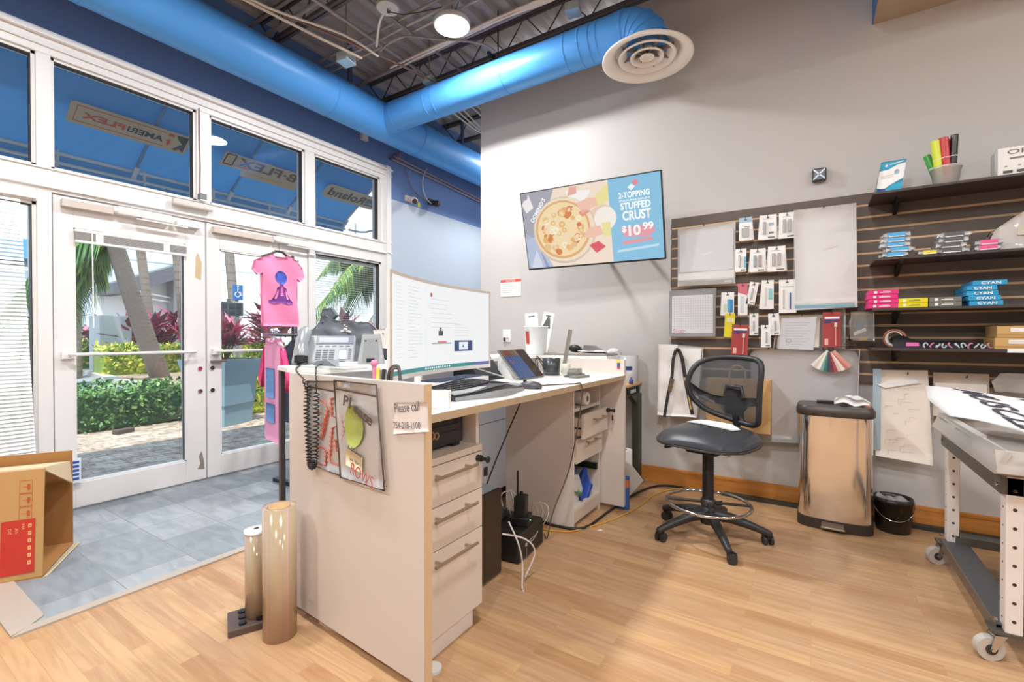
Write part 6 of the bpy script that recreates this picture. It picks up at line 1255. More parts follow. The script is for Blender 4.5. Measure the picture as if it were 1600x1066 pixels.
# white bag with lanyard
x, z = WP(1063, 537, 3.62); t = thing('plastic_bag', 'white plastic bag of shirts hanging at the left end of the slat wall', 'bag', (x, 3.62, z))
P = [WP(px, py, 3.62) for px, py in ((1030, 536), (1098, 543), (1094, 600), (1090, 652), (1028, 648))]
b = MB(); b.patch([(a-x, c-z) for a, c in P], lambda u, v, q: (u, .05*q-.02+.008*sin(u*30)+.004*sin(v*25+u*9), v), M('#eee9e3', .35, bump=.2), res=.03); b.build('bag_body', t)
b = MB(); b.cyl((0, -.03, 0), (0, .06, 0), .003, BLACK, n=6); b.build('hook', t)
t = thing('lanyard_strap', 'black and tan patterned strap hooked in front of the white bag', 'strap', (0, 0, 0))
SM = M('#2e2826', .6)
def strip(b, pts, w, mat, y=3.575):
    Q = [WP(px, py, y) for px, py in pts]
    for (a, c), (d, e) in zip(Q, Q[1:]):
        p = Vector((a, c)); q = Vector((d, e)); n = Vector((-(q-p).y, (q-p).x)).normalized()*w/2; b.prism([tuple(p+n), tuple(p-n), tuple(q-n), tuple(q+n)], y-.002, y+.002, mat, 'xz')
b = MB(); strip(b, [(1056, 547), (1052, 560), (1050, 588), (1044, 615), (1038, 652)], .022, SM); strip(b, [(1056, 547), (1060, 546), (1066, 560), (1072, 600), (1082, 648)], .026, SM); o = b.build('strap', t)
b = MB(); strip(b, [(1070, 590), (1080, 640)], .010, M('#c9a46a', .6), 3.571); strip(b, [(1051, 592), (1046, 612)], .028, M('#6a5440', .5), 3.571); b.build('pattern', t)
# kraft paper bag behind the stool
t = thing('paper_bag', 'brown paper shopping bag with twisted handle hanging behind the stool back', 'bag', (-.43, 3.56, .50))
b = MB(); b.box(-.20, .20, -.05, .06, .0, .36, KRAFT, .003); b.build('bag_body', t)
b = MB(); b.prism([(.1, 0), (.2, .1), (.2, .36), (.19, .36), (.08, .02)], -.052, -.05, M('#b58c5a', .8), 'xz'); b.build('fold', t)
b = MB(); b.tube(smooth_pts([(-.05, -.05, .34), (-.045, -.055, .42), (.0, -.055, .455), (.045, -.055, .42), (.05, -.05, .34)], 5), .006, M('#c0a070', .8), 8); b.build('handle', t)
# ---- shelf goods
b = MB(); Z = 1.985; YF = 3.43
t = thing('card_display', 'blue and white tent card display standing on the top shelf', 'display card', (0, 0, 0))
pa = [WP(1368, 299, YF), WP(1408, 291, YF), WP(1416, 250, YF), WP(1377, 262, YF)]; z0_ = Z
a0 = onY(1369, 300, YF); x0_, x1_ = pa[0][0], pa[1][0]; hh = .19
b = MB(); fn = lambda u, v, q=0, d=0: (x0_+u*(x1_-x0_)+.03*v, YF+.05*v+d, Z+.001+hh*v)
b.patch([(0, 0), (1, 0), (1, 1), (0, 1)], lambda u, v, q: fn(u, v, q, .003*q), PAPER, res=.25)
b.build('front_panel', t); b = MB(); CY = M('#3fa9cc', .5)
def pp(poly, mat, d=-.0015): b.patch(poly, lambda u, v, q: fn(u, v, q, d+.001*q), mat, res=.2)
pp([(0, .70), (.35, .73), (.7, .86), (1, .90), (1, 1), (0, 1)], CY); pp([(0, 0), (1, 0), (1, .40), (.6, .25), (.3, .10), (0, .16)], CY); pp([(.7+.1*cos(k*pi/6), .62+.08*sin(k*pi/6)) for k in range(12)], M('#a9c8dc', .6)); pp([(.03, .0), (.4, .0), (.35, .12), (.05, .12)], M('#3a5f9a', .6), -.003)
pp([(.18, .84), (.26, .80), (.32, .86), (.24, .92)], WHITE, -.003)
for k in range(2): pp([(.1, .50-.06*k), (.6, .54-.06*k), (.6, .555-.06*k), (.1, .515-.06*k)], M('#c9c4c0', .6))
pp([(.36, .86), (.9, .93), (.9, .96), (.36, .89)], WHITE, -.003); b.build('print', t)
b = MB(); b.patch([(0, 0), (1, 0), (1, 1), (0, 1)], lambda u, v, q: (x0_+.03*v+(x1_-x0_)*u, YF+.14-.09*v+.003*q, Z+.001+hh*v), M('#e4d8c6', .7), res=.25); b.build('back_panel', t)
# bucket with vinyl rolls
p = onY(1479, 272, 3.44); t = thing('plastic_tub', 'white plastic tub on the top shelf holding coloured vinyl rolls', 'tub', (p.x, 3.46, Z))
b = MB(); b.lathe([(.048, 0), (.052, .003), (.064, .09), (.068, .09), (.068, .10), (.062, .10), (.06, .09), (.048, .006), (0, .006)], clear('#ffffff', .03, .4, .3, '#ffffff'), 30); b.build('tub', t)
for k, (c, dx, dy, tx, ty, r, L_, lab) in enumerate((('#d6e23c', -.030, -.01, -.045, 0, .022, .25, 'yellow green vinyl roll leaning left in the tub'), ('#4aa548', -.036, .02, -.075, .01, .017, .19, 'thin green vinyl roll behind the yellow one'),
        ('#c0282c', .004, -.014, -.014, 0, .022, .26, 'red vinyl roll in the middle of the tub'), ('#a82428', .018, .018, .012, 0, .018, .25, 'second red roll behind the first red one'), ('#26221f', .036, -.005, .034, 0, .017, .27, 'black vinyl roll at the right of the tub'), ('#3a3634', .026, .025, .024, 0, .016, .26, 'dark grey vinyl roll next to the black one'))):
    b = MB(); q0 = Vector((dx*.7, dy, .01)); q1 = Vector((tx, ty+dy, L_)); mt = M(c, .22)
    b.tube([q0, q1], r, mt, 24); b.tube([q0.lerp(q1, .55), q0.lerp(q1, .565)], r*1.04, M('#e9e6e0', .4), 20); b.tube([q1, q1+(q1-q0).normalized()*.001], r*.7, DARK, 16)
    solo('vinyl_roll', b, lab, 'vinyl roll', (p.x, 3.46, Z), group='vinyl rolls in the tub')
x, _ = WP(1559, 260, 3.42); b = MB(); b.box(0, .42, 0, .12, 0, .145, M('#ece8e4', .5), .002); b.text('OPTI', M('#6a6460', .6), frame((.035, -.0008, .108), (1, 0, 0), (0, 0, 1)), w=.125, h=.024)
b.box(.045, .22, -.0015, 0, .083, .092, M('#7d7875', .7))
for k in range(4): b.box(.02+.05*k, .055+.05*k, -.0015, 0, .012, .026, M('#5c5855', .7)); b.box(.025+.05*k, .035+.05*k, -.0015, 0, .045, .052, M('#a9a5a2', .7))
solo('box', b, 'white carton lettered OPTI at the right end of the top shelf', 'carton', (x, 3.42, Z+.001))
# bagged cartridges on shelf 2
def bagstack(label, px0, px1, py, n, h, col, y, name='cartridge_bag', grp=None, skew=0):
    x0, _ = WP(px0, py, y); x1, _ = WP(px1, py, y)
    for k in range(n):
        R = random.Random(k*7+px0); b = MB(); w = (x1-x0)/2; dx = R.uniform(-.012, .012)+skew*k
        b.box(-w*.55, w*.55, -.004, .09, .002, h-.002, M(col, .35), .003)
        b.box(-w*.5, w*.5, -.005, .0, h*.05, h*.22, WHITE)
        for s_ in (-1, 1):
            b.patch([(s_*w*.45, 0), (s_*w*(.8+R.uniform(0, .2)), .0), (s_*w*.85, .03), (s_*w*1.0, .06), (s_*w*.45, .09)][::s_], lambda u, v, q: (u, v, (h-.001)*(.5+(.5-q)*(.9-.7*abs(abs(u)/w-.55))*(1+.3*sin(u*300+v*170+k)))), clear('#ffffff', .03, .62, .3, '#f4f6f8'), res=.012)
        b.box(-w*.62, w*.62, -.003, .093, .0, h-.001, clear('#ffffff', .03, .12, .3, '#ffffff'))
        solo(name, b, label % (['bottom', 'second', 'third', 'fourth', 'fifth', 'topmost'][k] if k < n-1 else 'topmost'), 'cartridge bag', ((x0+x1)/2+dx, y, 1.6055+h*k), group=grp)
bagstack('clear bag with a light blue cartridge, %s of its stack on the second shelf', 1377, 1427, 400, 5, .028, '#58aee0', 3.40)
bagstack('clear bag with a yellow cartridge lying on the second shelf, %s one', 1430, 1469, 398, 1, .024, '#e8d83a', 3.40)
bagstack('clear bag with a dark cartridge, %s of its stack on the second shelf', 1462, 1518, 396, 4, .028, '#606164', 3.40)
bagstack('clear bag with a pink cartridge, %s of its pile on the second shelf', 1520, 1570, 394, 2, .028, '#ea5a92', 3.40)
b = MB(); b.patch([(0, 0), (.45, 0), (.45, .19), (.14, .19), (.04, .11)], lambda u, v, q: (u, .10*q*(1 if .02 < u else .2)+.006*sin(u*40)+.004*sin(v*50), v), clear('#f2f0ee', .15, .75, .08, '#e6e2dc'), res=.03); b.box(.12, .4, -.012, -.008, .07, .12, M('#c9bfae', .6))
x, _ = WP(1540, 380, 3.42); solo('plastic_bag', b, 'big crinkled clear bag with white parts at the right of the second shelf', 'bag', (x, 3.44, 1.6055))
# boxes on shelf 3
def ibox(label, x0, x1, y, z, h, col, dep, txt=None, tc=WHITE, name='ink_box', grp=None):
    t = thing(name, label, 'box', ((x0+x1)/2, y, z), group=grp); w = x1-x0; b = MB(); b.box(-w/2, w/2, 0, dep, 0.0005, h-.0005, M(col, .4), .0015, 1); b.build('carton', t)
    b = MB()
    if txt: b.text('*'+txt, tc, frame((-w*.26, -.0006, h*.22), (1, 0, 0), (0, 0, 1)), w=w*.58, h=h*.55)
    else:
        b.box(-w*.12, w*.25, -.0006, 0, h*.38, h*.55, tc); b.box(-w*.02, w*.22, -.0006, 0, h*.66, h*.72, tc); R = random.Random(int(z*1e4)); q = .28 if R.random() > .5 else -.32; b.box(w*q, w*(q+.1), -.0006, 0, h*.25, h*.75, WHITE)
    b.build('print', t)
Z3 = 1.3155; xa, _ = WP(1356, 470, 3.41); xb, _ = WP(1403, 470, 3.41)
for k in range(4): ibox('magenta ink carton, %s of the stack of four on the third shelf' % ['bottom', 'second', 'third', 'topmost'][k], xa+.004*(k % 2), xb+.003*(k % 2), 3.405, Z3+.0265*k, .0265, '#e0307c', .22, grp='magenta ink cartons')
xa, _ = WP(1403, 470, 3.41); xb, _ = WP(1450, 470, 3.41)
for k in range(2): ibox('yellow ink carton, %s of the pair on the third shelf' % ['lower', 'upper'][k], xa, xb, 3.41, Z3+.0265*k, .0265, '#e2d41e', .22, tc=M('#8a8430', .6), grp='yellow ink cartons')
xa, _ = WP(1451, 470, 3.41); xb, _ = WP(1503, 470, 3.41)
for k in range(2): ibox('dark grey ink carton, %s of the pair on the third shelf' % ['lower', 'upper'][k], xa+.002, xb, 3.41, Z3+.0265*k, .0265, '#77746c', .22, grp='grey ink cartons')
for k, (l, r) in enumerate(((1515, 1568), (1513, 1564), (1510, 1560), (1510, 1558), (1520, 1574))):
    xa, _ = WP(l, 465, 3.40); xb, _ = WP(r, 465, 3.40); ibox('cyan carton lettered CYAN, %s of the stack of five' % ['bottom', 'second', 'third', 'fourth', 'topmost'][k], xa, xb, 3.40-.004*(k % 2), Z3+.0265*k, .0265, '#2f9ccc', .24, 'CYAN', grp='cyan ink cartons')
# lowest shelf
x, z = WP(1399, 517, 3.50); t = thing('tape_roll', 'brown packing tape roll standing on its edge on the lowest shelf', 'tape', (x, 3.50, 1.0855+.055))
for nm, r0, r1, c in (('tape', .055, .043, '#8a5a38'), ('core', .0428, .038, '#e4ddd2')):
    b = MB(); b.T = Matrix.Rotation(radians(90), 4, 'X') @ Matrix.Identity(4); b.lathe([(r1, -.018), (r0, -.018), (r0, .018), (r1, .018), (r1, -.018)], M(c, .35), 36); o = b.build(nm, t); o.rotation_euler = (0, 0, radians(-24))
x, _ = WP(1408, 535, 3.46); x1, _ = WP(1512, 535, 3.46); w = x1-x; t = thing('folded_shirt', 'black folded shirt with pink and white graffiti print on the lowest shelf', 'shirt', ((x+x1)/2, 3.46, 1.0855))
b = MB(); b.patch([(-w*.62, 0), (w*.5, 0), (w*.5, .14), (-w*.62, .14)], lambda u, v, q: (u, v, (.0 if q else .036+.006*sin(u*20+v*9)+(.04*math.exp(-((u+w*.5)/.06)**2)))), M('#26242b', .8), res=.02); b.build('cloth', t)
b = MB(); b.box(-w*.42, -w*.22, -.0015, 0, .012, .032, M('#ea6fb0', .6)); GR = M('#c9d2d6', .6)
for k in range(11): b.tube([(-w*.12+.026*k+.009*cos(a), -.003, .017+.013*sin(a+k)) for a in [q*pi/5 for q in range(8)]], .004, [GR, M('#d48aa0', .6)][k % 3 == 1], 4)
b.build('print', t)
for k in range(2):
    x, _ = WP(1556-3*k, 530, 3.42); b = MB(); hh_ = .062; b.box(0, .34, 0, .2, .001, hh_-.001, M('#cda468', .75), .002); b.box(.05, .12, -.0012, 0, .03, .05, PAPER); b.box(.055, .11, -.0018, 0, .038, .0395, M('#9a9690', .7)); b.box(.0, .34, -.0008, 0, .010, .018, M('#b98a50', .75))
    solo('cardboard_box', b, ['lower of two brown cardboard cartons on the lowest shelf', 'upper of two brown cardboard cartons on the lowest shelf'][k], 'carton', (x+(.014 if k else 0), 3.43, 1.0855+hh_*k), group='brown cartons on the lowest shelf')
# ================================================================ TELEVISION
t = thing('television', 'wall mounted television tilted down showing a pizza advert', 'television', (-1.4231, 3.2745, 2.0006), radians(5.2))
RX = Matrix.Rotation(radians(15.4), 4, 'X') @ Matrix.Rotation(radians(-.4), 4, 'Y'); TW, TH = 1.09, .613
b = MB(); b.T = RX; b.box(-TW/2, TW/2, -.004, .035, -TH/2, TH/2, M('#202124', .3), .003); b.box(-.35, .35, .035, .06, -.2, .15, BLACK, .01); b.build('housing', t)
b = MB(); b.T = RX; U0, U1, V0, V1 = -TW/2+.008, TW/2-.008, -TH/2+.014, TH/2-.008
def tv(poly, c, lay, e=.95): b.prism([(U0+(U1-U0)*u, V0+(V1-V0)*v) for u, v in poly], -.0045-.00025*lay, -.004, M(c, .3, emit=e, var=.0), 'xz')
def circ(cu, cv, r, n=24, a0=0, a1=2*pi): return [(cu+r*cos(a0+(a1-a0)*k/n)*.5625, cv+r*sin(a0+(a1-a0)*k/n)) for k in range(n)]
tv([(0, 0), (.655, 0), (.655, 1), (0, 1)], '#f3e0ce', 0); tv([(.655, 0), (1, 0), (1, 1), (.655, 1)], '#8cc4e2', 1)
tv([(0, .40), (.0, 1), (.26, 1), (.20, .75), (.12, .42)], '#a9aab4', 1); tv([(0, .86), (.06, .98), (.09, .80), (.03, .74)], '#f2efee', 2); tv(circ(.03, .95, .04), '#9a9ba6', 3)
tv([(.0, .0), (.20, .0), (.14, .22), (.06, .42), (.0, .48)], '#b8c3dc', 1); tv([(.02, .0), (.12, .0), (.08, .25)], '#d5dcea', 2); tv([(.14, .0), (.17, 0), (.10, .3)], '#98a4c4', 2)
tv(circ(.31, .46, .43), '#d9c8b4', 3); tv(circ(.31, .47, .41), '#efdfc8', 4); tv(circ(.30, .47, .375), '#e3b07a', 5); tv(circ(.30, .475, .345), '#f4dcae', 6)
R = random.Random(12)
for k in range(64):
    a = R.uniform(0, 2*pi); r = .31*sqrt(R.random()); tv(circ(.30+r*cos(a)*.5625, .475+r*sin(a), R.uniform(.025, .048), 10), R.choice(['#d98a52', '#d9805a', '#e8b77a', '#f9f0d6', '#e6c48c', '#f3dcb4']), 7+k % 3)
    if k % 2: tv(circ(.30+r*cos(a)*.5625, .475+r*sin(a), .018, 8), '#f3dcb4', 10)
tv(circ(.44, .95, .16, 16, -pi, 0), '#f7f4f0', 3); tv([(.36, .88), (.43, .90), (.43, .99), (.38, .99)], '#eab0a2', 4); tv(circ(.60, .55, .17), '#e8cdb6', 3); tv(circ(.62, .55, .14), '#f6efe6', 4)
for pts, c in (([(.42, .78), (.50, .82), (.57, .82), (.58, .72), (.50, .68), (.46, .64), (.44, .70)], '#f2c4ae'), ([(.56, .84), (.655, .96), (.655, .76), (.57, .70)], '#ece2a0'), ([(.47, .40), (.50, .46), (.58, .47), (.60, .36), (.52, .33), (.46, .34)], '#f2c4ae'), ([(.59, .50), (.655, .50), (.655, .33), (.60, .33)], '#ece2a0'), ([(.49, .24), (.56, .28), (.61, .20), (.54, .13)], '#e0606a'), ([(.43, .66), (.47, .70), (.52, .66), (.46, .60)], '#e89a8a')): tv(pts, c, 11)
def tvt(s_, u, v, w, h, c='#ffffff', rot=0, ctr=True):
    vs, fs, _ = text_mesh(s_); o = Vector((U0+(U1-U0)*u, 0, V0+(V1-V0)*v)); W_, H_ = w*(U1-U0), h*(V1-V0)
    b.add([Vector((o.x+(x-.5)*W_*cos(rot)-(y-.5)*H_*sin(rot), -.0085, o.z+(x-.5)*W_*sin(rot)+(y-.5)*H_*cos(rot))) for x, y in vs], fs, M(c, .3, emit=1.0, var=0))
tvt('*2-TOPPING', .825, .79, .205, .07); tvt('*PARMESAN', .825, .725, .20, .026, '#dff0fa'); tvt('*STUFFED', .83, .66, .20, .085); tvt('*CRUST', .835, .545, .19, .115)
tv([(.72, .40), (.93, .43), (.95, .33), (.90, .27), (.74, .30)], '#eaa0aa', 3); tvt('*$', .745, .385, .03, .09); tvt('*10', .815, .365, .08, .13); tvt('*99', .905, .40, .07, .09)
tv([(.73, .20), (.93, .225), (.93, .265), (.73, .24)], '#ee9aa0', 3); tv([(.69, .11), (.97, .145), (.97, .175), (.69, .14)], '#c4e2f2', 3); tvt('*DOMINO\u2019S', .125, .76, .19, .055, '#f6f6f8', radians(52))
for du, dv, c in ((0, 0, '#f4fbff'), (.028, .05, '#f08a94')): tv([(.785+du, .875+dv), (.81+du, .91+dv), (.835+du, .875+dv), (.81+du, .835+dv)], c, 4)
b.build('screen', t)
b = MB()
for x in (-.08, .22): b.tube([(x, .05, -.05), (x+.06, .22, -.10), (x, .42, -.02)], .014, BLACK, 8)
b.box(-.12, .3, .40, .43, -.15, .12, BLACK, .004); b.build('wall_mount', t)
# small wall things
x, z = WP(798, 450, 3.705); b = MB(); b.box(-.115, .115, 0, .003, -.08, .085, M('#f3eeea', .5)); b.box(-.115, .115, -.001, 0, .055, .082, M('#d9584a', .5)); b.text('NOTICE', WHITE, frame((-.05, -.0012, .06), (1, 0, 0), (0, 0, 1)), w=.10, h=.016)
for k in range(5): b.box(-.10, .02+.015*(k % 3), -.001, 0, .035-.02*k, .039-.02*k, M('#b0aaa6', .6))
solo('notice_sign', b, 'small white notice with red NOTICE header on the grey wall', 'sign', (x, 3.705, z))
x, z = WP(792, 525, 3.705); t = thing('light_switch', 'white wall plate left of the white bucket', 'switch', (x, 3.705, z)); b = MB(); b.box(-.045, .045, -.004, .003, -.06, .06, WHITE, .002); b.build('plate', t); b = MB(); b.box(-.03, -.012, -.02, -.004, -.05, -.015, DARK, .003); b.tube([(-.02, -.012, -.03), (.0, -.02, -.02), (.03, -.012, -.022)], .004, M('#9a9a98', .5), 6); b.build('plug', t)
x, z = WP(1280, 274, 3.69); t = thing('wall_sensor', 'small black square device with a cross shaped face high on the grey wall', 'sensor', (x, YB, z)); b = MB(); b.box(-.04, .04, -.045, -.001, -.043, .043, M('#3a3c40', .3), .01, 3); b.build('housing', t)
b = MB()
for s_ in (-1, 1): b.prism([(-.032, s_*-.032-.006), (-.032, s_*-.032+.006), (.032, s_*.032+.006), (.032, s_*.032-.006)], -.049, -.045, M('#8f979c', .3, .5), 'xz')
b.build('face_cross', t)
# stuff on the pale wall beyond (row of pink packets on a shelf)
t = thing('wall_shelf', 'narrow white shelf on the pale wall beyond the monitor', 'shelf', (XA, 5.2, 1.50)); b = MB(); b.box(0, .12, -.55, .9, -.012, 0, WHITE); b.build('board', t)
for k in range(8):
    y = 4.75+.13*k; b = MB(); c = ['#e9e6e4', '#4a4446', '#e06a86', '#c94a6a', '#e88aa0', '#b06ac0', '#d85a70', '#e0708a'][k]; b.lathe([(.035, 0), (.035, .11), (.025, .12), (.02, .15), (0, .15)], M(c, .5), 16); b.lathe([(.0355, .04), (.0355, .08)], WHITE, 16, caps=False)
    solo('small_bottle', b, ['white', 'black', 'pink', 'crimson', 'light pink', 'purple', 'coral', 'rose'][k]+' bottle in the row above the monitor edge', 'bottle', (XA+.06, y, 1.50), group='bottles on the far shelf')

# ================================================================ CLOTHES BY THE DOOR
PK = M('#f08ab4', .75, var=.04); PK2 = M('#e8508a', .75, var=.04)
t = thing('tshirt', 'pink t shirt with a purple and blue meditating figure hanging at the right door', 't-shirt', (-3.2, 1.885, 1.735)); t.scale = (.82, .82, .82)
out = [(-.07, -.0), (-.13, -.03), (-.215, -.07), (-.235, -.15), (-.19, -.19), (-.155, -.17), (-.16, -.40), (-.155, -.62), (.17, -.62), (.16, -.40), (.155, -.19), (.19, -.215), (.235, -.17), (.215, -.09), (.14, -.03), (.07, -.0), (.04, -.02), (-.04, -.02)]
def shf(u, v, q, d=0): return ((.03*(1-(u/.24)**2)+.010*sin(v*14+u*20)+d) if q == 0 else -.03*(1-(u/.24)**2)+.006*sin(v*10), u, v)
b = MB(); b.patch(out, shf, PK, res=.03); b.build('cloth', t)
b = MB(); PU = M('#7a3f96', .7); BLU = M('#3f55b8', .7)
def pr(poly, m): b.patch(poly, lambda u, v, q: shf(u, v, 0, .0025-.001*q), m, res=.03)
pr([(-.0+.058*cos(k*pi/10), -.20+.058*sin(k*pi/10)) for k in range(20)], BLU)
pr([(-.012, -.24), (.014, -.24), (.02, -.275), (.045, -.29), (.052, -.34), (.085, -.395), (.105, -.405), (.10, -.43), (.05, -.435), (.0, -.415), (-.05, -.435), (-.10, -.425), (-.105, -.40), (-.08, -.395), (-.05, -.34), (-.042, -.29), (-.018, -.275)], PU)
b.build('print', t)
b = MB(); PI2 = M('#e06fae', .7)
for sg_ in (-1, 1):
    b.patch([(sg_*.028, -.30), (sg_*.038, -.30), (sg_*.062, -.385), (sg_*.045, -.385), (sg_*.034, -.345)][::sg_], lambda u, v, q: shf(u, v, 0, .0042-.001*q), PK, res=.03)
    b.patch([(sg_*.03, -.415), (sg_*.085, -.418), (sg_*.06, -.428)][::sg_], lambda u, v, q: shf(u, v, 0, .0042-.001*q), PI2, res=.03)
b.patch([(-.008, -.27), (.008, -.27), (.014, -.36), (-.014, -.36)], lambda u, v, q: shf(u, v, 0, .0042-.001*q), PI2, res=.03); b.build('print_detail', t)
t = thing('clothes_hanger', 'black plastic hanger holding the pink t shirt on the door', 'hanger', (-3.2, 1.885, 1.735)); t.scale = (.82, .82, .82)
b = MB(); b.tube([(0, -.15, -.035), (0, -.07, .0), (0, -.03, .03), (0, .03, .03), (0, .07, .0), (0, .15, -.035)], .011, M('#3a3a3c', .4), 8); b.build('shoulder_bar', t)
b = MB(); b.tube(smooth_pts([(0, 0, .03), (0, .0, .07), (-.03, .0, .10), (-.07, .0, .115), (-.09, 0, .10)], 5), .003, CHROME, 6); b.build('hook', t)
# clothes rack
t = thing('clothes_rack', 'chrome clothes rack behind the phone full of shirts', 'rack', (-3.35, 2.50, 0))
b = MB(); b.cyl((0, -.66, 1.165), (0, 1.2, 1.165), .012, CHROME); b.build('rail', t)
for y in (-.42, 1.2):
    b = MB(); b.cyl((0, y, .03), (0, y, 1.77 if y < 0 else 1.16), .011, M('#4a4446', .4) if y < 0 else CHROME); b.build('post', t)
b = MB(); b.box(-.25, .25, -.44, -.40, 0.0, .03, BLACK); b.box(-.25, .25, 1.18, 1.22, 0, .03, BLACK); b.box(-.015, .015, -.42, 1.2, 0.0, .03, BLACK); b.build('base', t)
def rackshirt(y, col, lab, sl_=None, L_=.72, w=.26, pr_=None, rz=0, xx=-3.35):
    t = thing('hanging_shirt', lab, 'shirt', (xx, y, 1.14), rz, group='shirts on the clothes rack')
    m = M(col, .8, var=.05); b = MB(); b.patch([(-.09, 0), (-w*.9, -.08), (-w*.92, -L_), (w*.92, -L_), (w*.9, -.08), (.09, 0), (.05, -.03), (-.05, -.03)], lambda u, v, q: (u, (.022 if q else -.022)*(1-.3*cos(u*30))*(1-(u/(w*1.1))**2), v), m, res=.05); b.build('cloth', t)
    for s_ in (-1, 1):
        b = MB(); b.patch([(s_*w*.85, -.07), (s_*w*1.45, -.30), (s_*w*1.2, -.38), (s_*w*.86, -.22)][::s_], lambda u, v, q: (u, .018 if q else -.018, v), M(sl_ or col, .8), res=.05); b.build('sleeve', t)
    b = MB(); b.tube([(-.2, 0, -.06), (-.04, 0, .0), (0, 0, .012), (.04, 0, 0), (.2, 0, -.06)], .006, M('#e9e6e2', .4), 6); b.tube(smooth_pts([(0, 0, .01), (0, 0, .03), (.015, 0, .045), (0, 0, .05)], 4), .002, CHROME, 5); b.build('hanger', t)
    if pr_: b = MB(); pr_(b); b.build('print', t)
    return t
def blueprints(b):
    for z0_, z1_ in ((-.44, -.22), (-.62, -.48)): b.patch([(-.09, z0_), (.09, z0_), (.09, z1_), (-.09, z1_)], lambda u, v, q: (u, -.0285+.001*q, v), M('#6a8fc4', .7, var=.4, scale=40), res=.05)
rackshirt(1.93, '#f0a0c4', 'long pink shirt with hot pink sleeves and two blue prints before the rack', '#e8407c', .76, .215, blueprints, radians(-12), -3.35)
for k, c in enumerate(('#4a5566', '#39404c', '#d88a5a', '#8a9a8c', '#5a4a44', '#c9b49a', '#2f3640', '#a85a4a', '#e6e2dc', '#4a6a7a', '#c97a6a', '#34343a')):
    rackshirt(2.16+.10*k, c, ['slate blue', 'dark grey', 'orange tan', 'sage green', 'dark brown', 'beige', 'near black', 'rust red', 'off white', 'teal grey', 'salmon', 'charcoal'][k]+' shirt in the packed row on the clothes rack', L_=.68)
# dark hoodie shown on top of the rack
t = thing('hoodie', 'dark grey hooded sweatshirt with white skull print spread behind the phone', 'hoodie', (-2.89, 2.18, 1.20), radians(33)); t.scale = (.68, .68, .68)
HG = M('#757c86', .85, var=.08)
ho = [(-.30, .02), (-.38, -.02), (-.42, -.12), (-.34, -.18), (-.26, -.14), (-.25, -.42), (.26, -.42), (.26, -.14), (.33, -.10), (.40, -.13), (.38, .0), (.28, .08), (.12, .10), (.02, .09), (-.08, .12), (-.16, .15), (-.22, .12)]
b = MB(); b.patch(ho, lambda u, v, q: (u, (.05 if q else -.045)*(1-(u/.46)**2)+.02*sin(u*22+v*14)+.012*sin(v*40+u*9), v+.01*sin(u*25)), HG, res=.03); b.build('cloth', t)
b = MB(); b.patch([(-.22, .08), (-.12, .10), (-.06, .16), (-.12, .24), (-.20, .22)], lambda u, v, q: (u, (.07 if q else -.03)+.01*sin(u*40), v), M('#666d77', .85), res=.03); b.build('hood', t)
b = MB(); wp = M('#e4e2de', .7); R = random.Random(4)
for k in range(16): a = R.uniform(0, 6); r = R.uniform(0, .055); b.ball((.06+r*1.3*cos(a), -.062, .01+r*sin(a)), R.uniform(.006, .016), wp, 8, (1.3, .35, .8))
b.build('print', t)
b = MB(); b.patch([(-.09, 0), (.05, .02), (.1, -.10), (.09, -.22), (-.06, -.20)], lambda u, v, q: (u, .03*q+.01*sin(u*40), v), M('#efece8', .8), res=.03)
for x_, z_ in ((-.02, -.05), (.03, -.04), (.0, -.09)): b.ball((x_, -.012, z_), .01, M('#8a8a8a', .6), 8)
solo('white_shirt', b, 'white top with small dark dots hanging between speaker and monitor', 'shirt', (-2.65, 2.33, 1.20), radians(33)); bpy.context.scene.objects['white_shirt'].scale = (.62, .62, .62)

# ================================================================ CARDBOARD BOX ON THE LEFT
t = thing('cardboard_box', 'large open cardboard box lying on its side with a red handling label', 'box', (-3.07, .62, 0), radians(0))
# box axis runs along its long side towards the camera left; open end faces right
a0 = onZ(66, 903, 0); a1 = onZ(0, 915, 0); dirx = (a1-a0).normalized(); nrm = Vector((-dirx.y, dirx.x, 0))
if nrm.dot(Vector((-.6, .4, 0))) < 0: nrm = -nrm
off = -Vector((-3.07, .62, 0))
H0 = .52
def Bp(u, v, z): return a0+dirx*u+nrm*v+Vector((0, 0, z))+off      # u along the visible side, v depth, z up
CBM = M('#c49a62', .75, var=.05, scale=5); CBI = M('#b07c44', .8, var=.05); CBL = M('#e3cba4', .75)
def panel(b, p, q, r, s_, mat, th=.006):
    n = (q-p).cross(s_-p).normalized()*th; vs = [p, q, r, s_, p+n, q+n, r+n, s_+n]; b.add(vs, [(0, 1, 2, 3), (7, 6, 5, 4), (0, 4, 5, 1), (1, 5, 6, 2), (2, 6, 7, 3), (3, 7, 4, 0)], mat)
b = MB(); L_, D_ = .62, .42
panel(b, Bp(0, 0, 0), Bp(L_, 0, 0), Bp(L_, .04, H0), Bp(0, .04, H0), CBM); panel(b, Bp(0, D_, 0), Bp(0, D_, H0), Bp(L_, D_, H0), Bp(L_, D_, 0), CBI); panel(b, Bp(0, 0, .004), Bp(0, D_, .004), Bp(L_, D_, .004), Bp(L_, 0, .004), CBI); panel(b, Bp(0, .04, H0), Bp(L_, .04, H0), Bp(L_, D_*.9, H0-.05), Bp(0, D_*.9, H0-.05), CBL)
panel(b, Bp(L_, 0, 0), Bp(L_, D_, 0), Bp(L_, D_, H0), Bp(L_, .04, H0), CBI); b.build('box_body', t)
b = MB(); panel(b, Bp(0, D_, 0), Bp(0, D_+.0, H0+.0), Bp(-.06, D_-.28, H0-.0), Bp(-.06, D_-.26, 0), CBI) if False else None

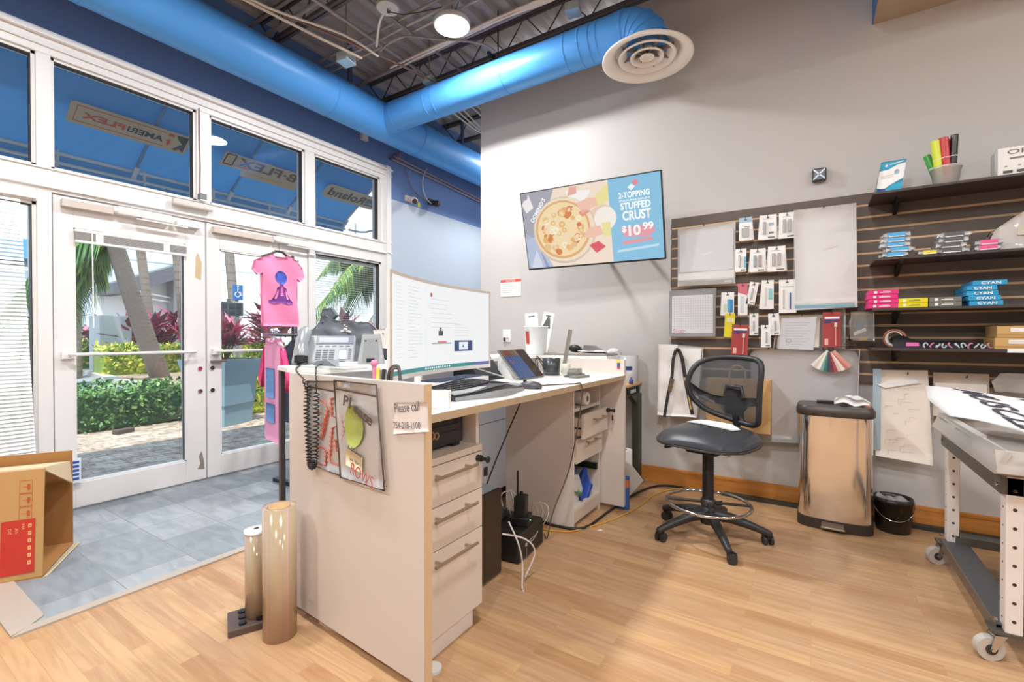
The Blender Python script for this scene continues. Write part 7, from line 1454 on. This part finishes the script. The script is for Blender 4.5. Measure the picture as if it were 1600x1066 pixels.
b = MB(); panel(b, Bp(0, 0, 0), Bp(0, D_, 0), Bp(-.03, D_-.02, .012), Bp(-.02, .03, .012), CBL); b.build('flap', t)
b = MB(); panel(b, Bp(.0, .04, H0), Bp(.0, D_*.9, H0-.05), Bp(-.01, D_*.9, H0-.17), Bp(-.005, .05, H0-.02), CBL); b.build('flap', t)
b = MB(); RR = M('#c8372a', .6)
def side(u, z, d=-.002): return Bp(u, .04*z/H0, z)-nrm*.003+nrm*d*0
e_u = (Bp(1, 0, 0)-Bp(0, 0, 0)); 
def sq(u0, u1, z0_, z1_, m, d=0): b.quad([side(u0, z0_)-nrm*d, side(u1, z0_)-nrm*d, side(u1, z1_)-nrm*d, side(u0, z1_)-nrm*d], m)
sq(.028, .145, .035, .285, RR)
YL = M('#e6b87a', .6)
for k, s_ in enumerate(('\u6613\u788e \u5c0f\u5fc3', 'HANDLE WITH CARE', 'AVOID IMPACT', 'DO NOT DROP')):
    if k == 0: continue
    o_ = side(.052+.023*k, .265 if k == 1 else .25)-nrm*.002; b.text(s_, YL, frame(tuple(o_), (0, 0, -1), tuple(-dirx)), w=[.2, .205, .16, .16][k], h=.012, ex=.0)
for k in range(6): zz = .245-.034*k; sq(.040, .052, zz, zz+.018, YL, .001); sq(.044, .048, zz+.006, zz+.012, RR, .002)
LN = M('#c0532e', .6)
for j in range(3):
    zt2 = .465-.062*j
    for (u0, u1, za, zb_) in ((.040, .085, zt2, zt2+.002), (.040, .085, zt2-.058, zt2-.056), (.040, .0412, zt2-.058, zt2), (.0838, .085, zt2-.058, zt2)): sq(u0, u1, za, zb_, LN, .0005)
    sq(.048, .058, zt2-.042, zt2-.016, LN, .0005); sq(.058, .076, zt2-.03, zt2-.028, LN, .0005)
b.build('print', t)
b = MB(); b.box(0, .01, -.04, .04, 0, .16, M('#e6ecf2', .4))
for k in range(5): b.box(.010, .012, -.03, .03, .02+.027*k, .036+.027*k, M('#2f55a8', .5))
solo('label_sheet', b, 'blue and white printed bag sticking out behind the cardboard box', 'bag', (-4.07, .985, .19))
